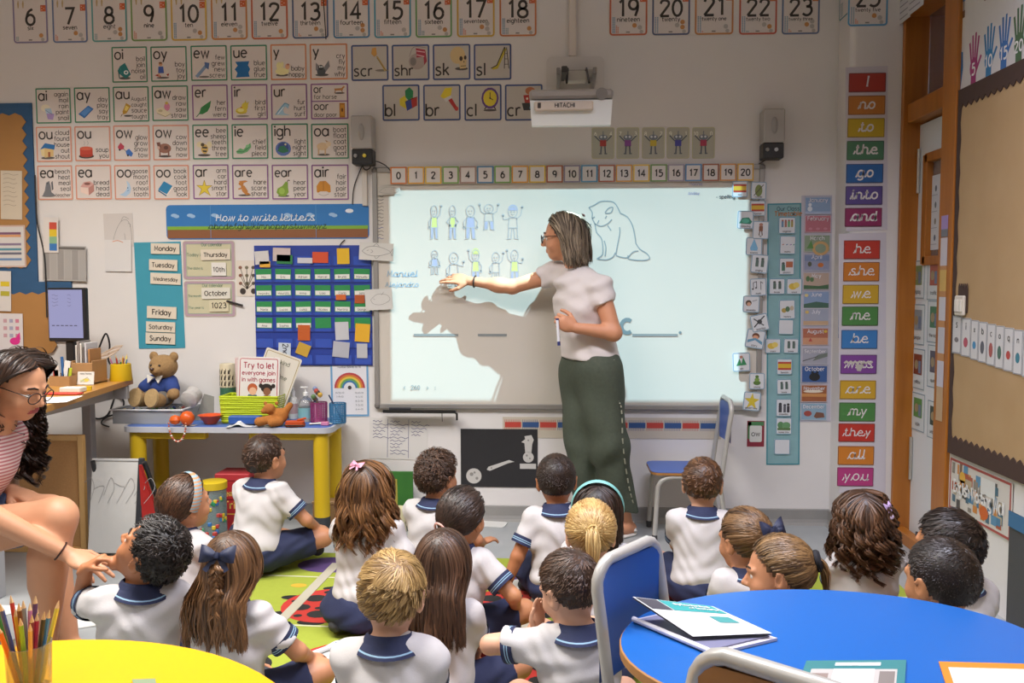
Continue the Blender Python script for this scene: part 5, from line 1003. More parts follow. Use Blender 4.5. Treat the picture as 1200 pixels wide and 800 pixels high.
o, w, h, P = card('paper_sheet', 'white sheet with a small yellow and green label below the chart', 'paper', (-30, 317, 13, 364), '#d6d2ce', None, 0, 0, None, 'W', 0.018, R(2)); p = P(); p.rect(0.22*w, 0.12*h, 0.24*w, 0.12*h, '#d8c030', 0); p.rect(0.22*w, -0.12*h, 0.24*w, 0.12*h, '#b4ac34', 0); p.obj('picture', o)
o, w, h, P = card('sticker_sheet', 'white sheet with tiny coloured pictures and a pink flame shape', 'paper', (-20, 367, 27, 410), '#d6d2d4', None, 0, 0, None, 'W', 0.021, R(1)); p = P()
for i in range(9): p.rect((0.02+0.15*(i % 3))*w, (0.25-0.2*(i//3))*h, 0.09*w, 0.1*h, ('#c49ca4', '#a4a4bc', '#c87c94')[i % 3], 0)
p.ell(0.3*w, -0.25*h, 0.13*w, 0.1*h, '#d8308c', 1); p.poly([(0.3*w, -0.3*h), (0.44*w, -0.2*h), (0.42*w, 0.0), (0.33*w, -0.15*h)], '#d8308c', 1.2); p.obj('picture', o)
o, w, h, P = card('timetable_sheet', 'curled grey printed timetable behind the colour strip', 'paper', (50, 288, 101, 329), '#b4b0ac', None, 0, 0, None, 'W', 0.014, R(1.5)); p = P()
for i in range(6): p.rect((-0.48+0.165*i)*w, -0.46*h, 0.14*w, 0.84*h, ('#9c9894', '#aca8a4')[i % 2], 0)
p.rect(-0.48*w, 0.40*h, 0.96*w, 0.07*h, '#6c6864', 1); p.obj('picture', o)
o, w, h, P = card('colour_strip', 'white card with a red, yellow, green and blue colour strip', 'card', (51, 254.5, 68.5, 296), '#dcd6d0', None, 0, 0, None, 'W', 0.018, R(1.5)); p = P()
for i, c in enumerate(('#c8503c', '#e0c030', '#8cb48c', '#3c78b8')): p.rect(-0.1*w, (0.16-0.2*i)*h, 0.5*w, 0.2*h, c, 0)
p.obj('picture', o)

# ================================================================== tables
M_TUBE = mat('#b6b3ad', 0.35, 0.15, coat=0.2)
M_BLUE = mat('#1d5fae', 0.33, spec=0.5); M_YEL = mat('#e0a400', 0.5, spec=0.25); M_EDGE = mat('#b98246', 0.5, kind='woodx', scale=30, amt=0.3)
def round_table(name, label, c, rad, top, m, edge, q=1.0, rz=0.0):
    t = thing(name, label, 'table', (c[0], c[1], 0), rz)
    n = 72; LA = (60, 104, 240, 300)
    b = MB(); b.lathe([(rad-0.003, top-0.001), (rad-0.012, top), (0.0, top)], m, n=n, sy=q, cap=False); b.obj('tabletop', t)
    MB().lathe([(0, top-0.026), (rad-0.004, top-0.026), (rad, top-0.022), (rad, top-0.004), (rad-0.003, top-0.001)], edge, n=n, sy=q, cap=False).obj('edge_band', t)
    for k in range(4):
        a = R(LA[k]); x, y = rad*0.72*math.cos(a), q*rad*0.72*math.sin(a)
        MB().tube([(x, y, top-0.027), (x, y, 0.02)], 0.02, M_TUBE, 12).obj('leg', t)
        MB().lathe([(0.023, 0), (0.023, 0.035), (0.02, 0.04)], mat('#2e2e30', 0.6), (x, y, 0), 12).obj('foot', t)
    b = MB()
    for k in range(4):
        a, c2 = R(LA[k]), R(LA[(k+1) % 4]); g = rad*0.72
        b.tube([(g*math.cos(a), q*g*math.sin(a), top-0.045), (g*math.cos(c2), q*g*math.sin(c2), top-0.045)], 0.014, M_TUBE, 8)
    b.obj('frame', t); return t
TZ = 0.55
D_ = math.radians
BT = (0.588, 1.785); BR = 0.457
round_table('round_table', 'oval bright blue table with a wooden edge and school books on it', BT, BR, TZ, M_BLUE, M_EDGE, 0.725, D_(6.3))
YT = (-0.966, 1.134); YR = 0.605
round_table('round_table', 'round bright yellow table with a pot of pencils on it', YT, YR, TZ, M_YEL, M_YEL)
# blue side table with fat yellow legs against the wall
tx0, tx1, ty0, ty1, ST = -2.275, -1.165, 4.30, 4.665, 0.58
t = thing('side_table', 'blue topped side table with thick yellow legs against the wall', 'table', ((tx0+tx1)/2, (ty0+ty1)/2, 0)); hx, hy = (tx1-tx0)/2, (ty1-ty0)/2
b = MB(); q = rrect(2*hx, 2*hy, 0.05, 5); b.prism(q, 0.028, mat('#b9bcc4', 0.4), z=ST-0.030); b.obj('edge_band', t)
b = MB(); b.prism(rrect(2*hx-0.03, 2*hy-0.03, 0.04, 5), 0.003, mat('#4a6cb4', 0.4), z=ST-0.003); b.obj('tabletop', t)
M_YLEG = mat('#cfae1c', 0.45)
for sx in (-1, 1):
    for sy in (-1, 1):
        x, y = sx*(hx-0.065), sy*(hy-0.055)
        MB().tube([(x, y, ST-0.03), (x, y, 0.10)], 0.041, M_YLEG, 16).obj('leg', t)
        MB().lathe([(0.042, 0), (0.042, 0.10), (0.041, 0.105)], mat('#33363a', 0.6), (x, y, 0), 16).obj('foot', t)
MB().box((-hx+0.24, -hy+0.05, ST-0.05), (0.40, 0.05, 0.04), M_YLEG, 0.006).obj('apron', t)
for c_, d_ in (((hx-0.24, -hy+0.05, ST-0.05), (0.40, 0.05, 0.04)), ((-hx+0.065, 0, ST-0.05), (0.05, 2*hy-0.1, 0.04)), ((hx-0.065, 0, ST-0.05), (0.05, 2*hy-0.1, 0.04))): MB().box(c_, d_, M_YLEG, 0.006).obj('apron', t)
# teacher's desk
DZ = 0.815; ya = 4.45
e0, e1 = onZ(164, 441, DZ), onZ(46, 478, DZ)
yn = e1[1]; dx1 = e1[0]+(e0[0]-e1[0])*(ya-yn)/(e0[1]-e1[1])/2
t = thing('teacher_desk', 'teacher desk with a wooden top and grey steel legs by the notice board', 'desk', (dx1-0.7, (yn+ya)/2, 0))
M_WOOD = mat('#c08a42', 0.4, kind='wood', scale=22, amt=0.25)
sl = (e0[0]-e1[0])/2*(ya-yn)/(e0[1]-e1[1])
b = MB(); b.prism([(-0.7, -(ya-yn)/2), (0.7-sl, -(ya-yn)/2), (0.7+sl, (ya-yn)/2), (-0.7, (ya-yn)/2)], 0.028, M_WOOD, z=DZ-0.028); b.obj('desktop', t)
M_GLEG = mat('#acacae', 0.5, 0.2)
for sx, y in ((0.53, -(ya-yn)/2+0.07), (0.40, (ya-yn)/2-0.07), (-0.64, -(ya-yn)/2+0.07), (-0.64, (ya-yn)/2-0.07)): MB().box((sx, y, (DZ-0.03)/2), (0.05, 0.05, DZ-0.03), M_GLEG, 0.004).obj('leg', t)
b = MB().box((0.53, -0.02, DZ-0.065), (0.03, ya-yn-0.10, 0.07), M_GLEG, 0.003).box((0, (ya-yn)/2-0.07, DZ-0.065), (1.24, 0.03, 0.07), M_GLEG, 0.003); b.obj('rail', t)

# ================================================================== school chairs
def chair(label, loc, rz, H, seat_h, wd, dp, back, backm, seatm, tm=M_TUBE, tr=0.0125):
    """seat faces +y"""
    t = thing('school_chair', label, 'chair', loc, rz)
    x = wd/2
    for s in (-1, 1):
        MB().tube(smooth([(s*x, dp/2-0.02, 0.02), (s*x, dp/2-0.03, seat_h*0.6), (s*x, dp/2-0.04, seat_h-0.05), (s*x, dp/2-0.09, seat_h-0.015), (s*x, 0, seat_h-0.012), (s*x, -dp/2+0.02, seat_h-0.012)], 4), tr, tm, 10).obj('front_leg', t)
        MB().tube([(s*x, -dp/2-0.03, 0.02), (s*x, -dp/2+0.015, seat_h*0.9), (s*x, -dp/2+0.005, seat_h)], tr, tm, 10).obj('rear_leg', t)
        for yy in (dp/2-0.02, -dp/2-0.03): MB().lathe([(tr*1.15, 0), (tr*1.15, 0.03), (tr, 0.034)], mat('#3a3a3c', 0.6), (s*x, yy, 0), 10).obj('foot', t)
    r = 0.06
    arch = [(-x, -dp/2+0.005, seat_h-0.01), (-x, -dp/2-0.03, H-0.12), (-x, -dp/2-0.04, H-r)]+[(-x+r-r*math.cos(R(a)), -dp/2-0.042, H-r+r*math.sin(R(a))) for a in (20, 40, 60, 80)]
    arch = arch+[(-p_[0], p_[1], p_[2]) for p_ in arch[::-1]]
    MB().tube(arch, tr, tm, 10).obj('back_frame', t)
    b = MB()
    def f(u, v):
        return ((u-0.5)*(wd-2*tr+0.004), -dp/2-0.036-0.010*(1-(2*u-1)**2), back+(H-tr*1.2-back)*v)
    nu, nv = 10, 6
    pts = []
    b.sheet(lambda u, v: (f(u, v)[0], f(u, v)[1]+0.005, f(u, v)[2]), nu, nv, backm); b.sheet(lambda u, v: (f(1-u, v)[0], f(1-u, v)[1]-0.005, f(1-u, v)[2]), nu, nv, backm)
    b.obj('backrest', t)
    for s in (-1, 1):
        for zz in (0.8,):
            q = f(0.5+s*0.44, zz); MB().lathe([(0.009, 0), (0.008, 0.004), (0, 0.006)], mat('#c4c2be', 0.3, 0.5), n=10, M=Matrix.Translation((q[0], q[1]-0.005, q[2])) @ Matrix.Rotation(R(90), 4, 'X')).obj('rivet', t)
    b = MB(); b.prism(rrect(wd+0.03, dp, 0.05, 5), 0.012, M_EDGE, z=seat_h); b.prism(rrect(wd+0.028, dp-0.002, 0.05, 5), 0.003, seatm, z=seat_h+0.0125); b.obj('seat', t)
    return t
M_CBLUE = mat('#2659a8', 0.35); M_SBLUE = mat('#4a68b0', 0.4)
# chair against the wall under the board, side on
chair('blue chair with grey tube frame standing side on under the whiteboard', (0.66, 4.47, 0), R(90), 0.72, 0.345, 0.27, 0.36, 0.50, M_SBLUE, M_SBLUE)
# chairs tucked at the blue table: back_mid, facing the table
def chair_at(label, mid, face, *a, **k):
    f = np.array(face, float); f /= np.linalg.norm(f); dp = a[3]
    return chair(label, (mid[0]+f[0]*(dp/2+0.04), mid[1]+f[1]*(dp/2+0.04), 0), math.atan2(f[1], f[0])-PI/2, *a, **k)
chair_at('blue backed chair with grey tube frame drawn up to the blue table', (0.168, 1.952), (0.81, -0.59), 0.695, 0.34, 0.27, 0.24, 0.42, M_CBLUE, M_CBLUE, tr=0.0135)
chair_at('wooden backed chair with grey tube frame at the near side of the blue table', (0.335, 1.135), (-0.63, -0.77), 0.77, 0.38, 0.34, 0.30, 0.48, mat('#b07a44', 0.45, kind='woodx', scale=24, amt=0.25), M_CBLUE, tr=0.0135)
# ================================================================== sculpting: smooth unions of tapered limbs, meshed as one surface
f32 = np.float32
def V(*a): return np.array(a, float)
def unit(v): v = np.asarray(v, float); return v/(np.linalg.norm(v)+1e-12)
def rotm(ax, an):
    c, s = math.cos(an), math.sin(an)
    return {'x': np.array([[1, 0, 0], [0, c, -s], [0, s, c]]), 'y': np.array([[c, 0, s], [0, 1, 0], [-s, 0, c]]), 'z': np.array([[c, -s, 0], [s, c, 0], [0, 0, 1]])}[ax]
class Sculpt:
    def __init__(s): s.p = []; s.post = None
    def cap(s, a, b, ra, rb=None, k=0.02, flat=None, clip=(), op=1):
        a = np.asarray(a, float); b = np.asarray(b, float); rb = ra if rb is None else rb; ab = b-a; bb = max(float(ab@ab), 1e-10)
        def f(X, Y, Z):
            px, py, pz = X-f32(a[0]), Y-f32(a[1]), Z-f32(a[2])
            t = np.clip((px*f32(ab[0])+py*f32(ab[1])+pz*f32(ab[2]))/f32(bb), 0, 1)
            qx, qy, qz = px-f32(ab[0])*t, py-f32(ab[1])*t, pz-f32(ab[2])*t
            if flat is not None:
                n, q = flat; d = (qx*f32(n[0])+qy*f32(n[1])+qz*f32(n[2]))*f32(q-1); qx, qy, qz = qx+f32(n[0])*d, qy+f32(n[1])*d, qz+f32(n[2])*d
            return np.sqrt(qx*qx+qy*qy+qz*qz)-(f32(ra)+f32(rb-ra)*t)
        m = max(ra, rb); s.p.append((f, np.minimum(a, b)-m, np.maximum(a, b)+m, k, clip, op)); return s
    def ell(s, c, r, Rm=None, k=0.02, clip=(), op=1):
        c = np.asarray(c, float); r = np.asarray(r, float)
        def f(X, Y, Z):
            px, py, pz = X-f32(c[0]), Y-f32(c[1]), Z-f32(c[2])
            if Rm is not None: px, py, pz = [px*f32(Rm[0, i])+py*f32(Rm[1, i])+pz*f32(Rm[2, i]) for i in range(3)]
            ax, ay, az = px/f32(r[0]), py/f32(r[1]), pz/f32(r[2])
            k0 = np.sqrt(ax*ax+ay*ay+az*az); k1 = np.sqrt((ax/f32(r[0]))**2+(ay/f32(r[1]))**2+(az/f32(r[2]))**2)
            return k0*(k0-1)/(k1+f32(1e-6))
        m = r.max() if Rm is not None else r
        s.p.append((f, c-m, c+m, k, clip, op)); return s
    def build(s, h):
        pos = [q for q in s.p if q[5] > 0]
        lo = np.min([q[1] for q in pos], 0)-3*h; hi = np.max([q[2] for q in pos], 0)+3*h
        n = np.ceil((hi-lo)/h).astype(int)+1
        ax = [(lo[i]+h*np.arange(n[i])).astype(f32) for i in range(3)]
        D = np.full(n, 0.5, f32)
        for f, a, b, k, clip, op in s.p:
            m = 1.2*k+2.5*h
            i0 = np.maximum(np.floor((a-m-lo)/h).astype(int), 0); i1 = np.minimum(np.ceil((b+m-lo)/h).astype(int)+1, n)
            if (i1 <= i0).any(): continue
            sl = tuple(slice(i0[i], i1[i]) for i in range(3))
            X, Y, Z = ax[0][sl[0]][:, None, None], ax[1][sl[1]][None, :, None], ax[2][sl[2]][None, None, :]
            d = f(X, Y, Z)
            for nn, c in clip: d = np.maximum(d, X*f32(nn[0])+Y*f32(nn[1])+Z*f32(nn[2])-f32(c))
            A = D[sl]
            if op < 0: A = -A
            if k > 0:
                t = np.clip(f32(0.5)+f32(0.5/k)*(A-d), 0, 1); A = A+(d-A)*t-f32(k)*t*(1-t)
            else: A = np.minimum(A, d)
            D[sl] = -A if op < 0 else A
        if s.post: D = D+s.post(ax[0][:, None, None], ax[1][None, :, None], ax[2][None, None, :]).astype(f32)
        return surface(D, lo, h)
_CE = [(0, 4), (1, 5), (2, 6), (3, 7), (0, 2), (1, 3), (4, 6), (5, 7), (0, 1), (2, 3), (4, 5), (6, 7)]
def surface(D, lo, h):
    S = D < 0; n = D.shape
    cs = sum(S[i:n[0]-1+i, j:n[1]-1+j, k:n[2]-1+k].astype(np.int8) for i in (0, 1) for j in (0, 1) for k in (0, 1))
    act = (cs > 0) & (cs < 8); I = np.argwhere(act); idx = np.full(act.shape, -1, np.int32); idx[act] = np.arange(len(I))
    co = np.array([(i, j, k) for i in (0, 1) for j in (0, 1) for k in (0, 1)])
    val = np.stack([D[I[:, 0]+c[0], I[:, 1]+c[1], I[:, 2]+c[2]] for c in co], 1)
    P = np.zeros((len(I), 3)); cnt = np.zeros(len(I))
    for a, b in _CE:
        va, vb = val[:, a], val[:, b]; m = (va < 0) != (vb < 0)
        t = np.where(m, va/np.where(m, va-vb, 1), 0)
        P += np.where(m[:, None], co[a]+(co[b]-co[a])*t[:, None], 0); cnt += m
    P = (P/cnt[:, None]+I)*h+lo
    Q = []
    for a in range(3):
        b, c = (a+1) % 3, (a+2) % 3
        sl0 = [slice(None)]*3; sl1 = [slice(None)]*3; sl0[a] = slice(0, n[a]-1); sl1[a] = slice(1, n[a])
        s0, s1 = S[tuple(sl0)], S[tuple(sl1)]
        e = np.argwhere(s0 != s1); e = e[(e[:, b] > 0) & (e[:, c] > 0) & (e[:, b] < n[b]-1) & (e[:, c] < n[c]-1)]
        db = np.zeros(3, int); db[b] = 1; dc = np.zeros(3, int); dc[c] = 1
        q = np.stack([idx[tuple((e-db-dc).T)], idx[tuple((e-dc).T)], idx[tuple(e.T)], idx[tuple((e-db).T)]], 1)
        fl = s1[tuple(e.T)]; q[fl] = q[fl][:, ::-1]
        Q.append(q)
    return P, np.concatenate(Q)
def npmesh(name, P, Q, mats, mi=None, parent=None, smooth=True, tint=None):
    me = bpy.data.meshes.new(name); Q = np.asarray(Q, np.int32); k = Q.shape[1]; nf = len(Q)
    me.vertices.add(len(P)); me.vertices.foreach_set('co', np.asarray(P, f32).ravel())
    me.loops.add(nf*k); me.loops.foreach_set('vertex_index', Q.ravel())
    me.polygons.add(nf); me.polygons.foreach_set('loop_start', np.arange(nf, dtype=np.int32)*k)
    try: me.polygons.foreach_set('loop_total', np.full(nf, k, np.int32))
    except Exception: pass
    for m in mats: me.materials.append(m)
    if mi is not None: me.polygons.foreach_set('material_index', np.asarray(mi, np.int32))
    me.polygons.foreach_set('use_smooth', np.full(nf, smooth))
    if tint is not None:
        a = me.attributes.new('tint', 'FLOAT', 'POINT'); a.data.foreach_set('value', np.asarray(tint, f32))
    me.update(calc_edges=True)
    o = bpy.data.objects.new(name, me); C.objects.link(o)
    if parent is not None: o.parent = parent
    return o

# ------------------------------------------------------------------ parts of a figure
def hand(s, w, f, n, right, hs, curl=(0.35, 0.45, 0.5, 0.55), spread=0.10, thumb=0.5, c2=0.7):
    f = unit(f); n = unit(np.asarray(n, float)-f*(np.asarray(n, float)@f)); b = np.cross(f, n)*(1 if right else -1)
    Rm = np.stack([f, b, n], 1)
    s.ell(w+f*0.052*hs, (0.050*hs, 0.041*hs, 0.0175*hs), Rm, 0.008*hs)
    s.cap(w-f*0.02*hs, w+f*0.03*hs, 0.0235*hs, 0.026*hs, 0.01*hs, (n, 1.35))
    offs = (0.029, 0.0100, -0.0095, -0.0275); L = (0.070, 0.080, 0.074, 0.058); base = (0.086, 0.092, 0.088, 0.078)
    for i in range(4):
        p = w+f*base[i]*hs+b*offs[i]*hs-n*0.002*hs
        d0 = unit(f+b*spread*(1.5-i)*0.5)
        a = curl[i]; d1 = d0*math.cos(a)+n*math.sin(a)
        p1 = p+d1*L[i]*0.45*hs; a2 = a+curl[i]*c2+0.12; d2 = d0*math.cos(a2)+n*math.sin(a2); p2 = p1+d2*L[i]*0.32*hs
        a3 = a2+curl[i]*c2*0.8; d3 = d0*math.cos(a3)+n*math.sin(a3); p3 = p2+d3*L[i]*0.24*hs
        s.cap(p-f*0.015*hs, p1, 0.0098*hs, 0.0088*hs, 0.004*hs); s.cap(p1, p2, 0.0088*hs, 0.0078*hs, 0.002*hs); s.cap(p2, p3, 0.0078*hs, 0.0066*hs, 0.002*hs)
    t0 = w+f*0.022*hs+b*0.024*hs+n*0.004*hs; t1 = t0+unit(f*0.75+b*0.75+n*thumb*0.6)*0.042*hs; t2 = t1+unit(f*0.95+b*0.25+n*thumb)*0.032*hs; t3 = t2+unit(f*0.95-b*0.05+n*thumb)*0.022*hs
    s.cap(t0, t1, 0.0145*hs, 0.0112*hs, 0.008*hs); s.cap(t1, t2, 0.0112*hs, 0.0098*hs, 0.002*hs); s.cap(t2, t3, 0.0098*hs, 0.0078*hs, 0.002*hs)
def head(s, c, Rm, hs, nose=1.0, jaw=1.0):
    T = lambda x, y, z: c+Rm@(V(x, y, z)*hs)
    s.ell(T(0, -0.008, 0.018), V(0.071, 0.087, 0.083)*hs, Rm, 0.02*hs)
    s.ell(T(0, 0.022, -0.030), V(0.057, 0.062, 0.070)*hs, Rm, 0.025*hs)
    s.ell(T(0, 0.050, -0.078), V(0.026*jaw, 0.024, 0.021)*hs, Rm, 0.025*hs)
    for x in (-1, 1):
        s.ell(T(0.034*x, 0.050, -0.034), V(0.024, 0.022, 0.024)*hs, Rm, 0.015*hs)
        s.cap(T(0.016*x, 0.078, 0.016), T(0.044*x, 0.064, 0.014), 0.0095*hs, 0.008*hs, 0.01*hs)
        s.ell(T(0.031*x, 0.0905, -0.004), V(0.017, 0.015, 0.0095)*hs, Rm, 0.009*hs, op=-1)
    s.cap(T(0, 0.078, 0.004), T(0, 0.094*1.0+0.004*nose, -0.026), 0.0065*hs, 0.0095*hs*nose, 0.008*hs)
    for x in (-1, 1): s.ell(T(0.0095*x, 0.089, -0.030), V(0.0075, 0.008, 0.0065)*hs, Rm, 0.005*hs)
    s.cap(T(-0.016, 0.079, -0.0525), T(0.016, 0.079, -0.0525), 0.0055*hs, None, 0.004*hs); s.cap(T(-0.012, 0.079, -0.061), T(0.012, 0.079, -0.061), 0.0065*hs, None, 0.004*hs)
    s.cap(T(-0.02, 0.088, -0.0565), T(0.02, 0.088, -0.0565), 0.0018*hs, None, 0.003*hs, op=-1)
    for x in (-1, 1):
        E = Rm@rotm('y', 0.14*x)@rotm('z', -0.35*x)
        s.ell(T(0.074*x, -0.012, -0.010), V(0.0075, 0.019, 0.030)*hs, E, 0.005*hs)
        s.ell(T(0.083*x, -0.006, -0.006), V(0.006, 0.010, 0.017)*hs, E, 0.004*hs, op=-1)
def eyes(par, c, Rm, hs, iris='#3a261a', brow='#2c1c14'):
    for x in (-1, 1):
        b = MB(); M = Matrix([[*Rm[i], c[i]] for i in range(3)]+[[0, 0, 0, 1]]) @ Matrix.Translation((0.030*x*hs, 0.0630*hs, -0.003*hs)) @ Matrix.Rotation(R(-90), 4, 'X')
        r = 0.0130*hs; prof = [(r*math.sin(a), r*math.cos(a)) for a in np.linspace(0.001, PI*0.6, 9)]
        b.lathe([(max(p[0], 0), p[1]) for p in prof], mat('#d9d2ca', 0.25), n=12, M=M, cap=False)
        b.lathe([(0.0001, r*1.02), (r*0.46, r*0.91)], mat(iris, 0.15), n=12, M=M, cap=False); b.lathe([(0.0001, r*1.03), (r*0.2, r*1.005)], mat('#0c0a0a', 0.1), n=8, M=M, cap=False)
        b.obj('eye', par)
        pts = [tuple(c+Rm@(V(q*x, yy, zz)*hs)) for q, yy, zz in ((0.015, 0.086, 0.021), (0.028, 0.082, 0.0255), (0.041, 0.073, 0.022), (0.048, 0.066, 0.014))]
        MB().tube(pts, 0.003*hs, mat(brow, 0.7), 5, rr=[0.0026*hs, 0.0030*hs, 0.0024*hs, 0.001*hs]).obj('eyebrow', par)
def ik(a, t, l1, l2, pole):
    d = np.asarray(t, float)-a; L = np.linalg.norm(d); L2 = min(L, (l1+l2)*0.995); u = d/L; t = a+u*L2
    x = (l1*l1-l2*l2+L2*L2)/(2*L2); h = math.sqrt(max(l1*l1-x*x, 0)); p = np.asarray(pole, float); p = unit(p-u*(p@u))
    return a+u*x+p*h, t

# ------------------------------------------------------------------ hair: clumped locks that follow the scalp, then fall
HR = V(0.0735, 0.0895, 0.0865); HC0 = V(0, -0.007, 0.018)
_ZT = ([-1, -0.6, -0.3, 0.0, 0.25, 0.45, 0.7, 1], [-0.72, -0.66, -0.50, -0.15, 0.0, 0.30, 0.62, 0.78])
def scalp_dirs(n, rng, grow=0.0):
    out = []
    while len(out) < n:
        u = rng.normal(size=(n*3, 3)); u /= np.linalg.norm(u, axis=1)[:, None]
        ok = u[:, 2] > np.interp(u[:, 1], *_ZT)-grow
        out += list(u[ok])
    return np.array(out[:n])
def ribbons(P, W, outc, rng, roll=0.5):
    """P (n,k,3) -> ribbon mesh verts, quads"""
    n, k, _ = P.shape
    T = np.gradient(P, axis=1); T /= np.linalg.norm(T, axis=2)[..., None]+1e-9
    O = P-outc; O -= T*(O*T).sum(2)[..., None]; O /= np.linalg.norm(O, axis=2)[..., None]+1e-9
    Sd = np.cross(T, O); a = rng.normal(0, roll, size=(n, 1, 1)); Sd = Sd*np.cos(a)+O*np.sin(a)
    A = P+Sd*W[..., None]/2; B = P-Sd*W[..., None]/2; Cc = P+O*W[..., None]*0.22
    Vt = np.stack([A, Cc, B], 2).reshape(-1, 3)
    i = np.arange(n)[:, None]*k*3; j = np.arange(k-1)[None, :]*3; b = (i+j).ravel()
    Q = np.concatenate([np.stack([b, b+1, b+4, b+3], 1), np.stack([b+1, b+2, b+5, b+4], 1)])
    return Vt, Q
def hair_cap(c, Rm, hs, off, grow=0.0, nu=36, nv=20):
    P = []; keep = []
    for j in range(nv+1):
        th = PI*j/nv*0.85
        for i in range(nu):
            ph = 2*PI*i/nu; u = V(math.sin(th)*math.cos(ph), math.sin(th)*math.sin(ph), math.cos(th))
            keep.append(u[2] > np.interp(u[1], *_ZT)-grow-0.06); P.append(c+Rm@((HC0+u*(HR+off))*hs))
    Q = []
    for j in range(nv):
        for i in range(nu):
            q = (j*nu+i, (j+1)*nu+i, (j+1)*nu+(i+1) % nu, j*nu+(i+1) % nu)
            if sum(keep[a] for a in q) >= 3: Q.append(q)
    return np.array(P), np.array(Q)
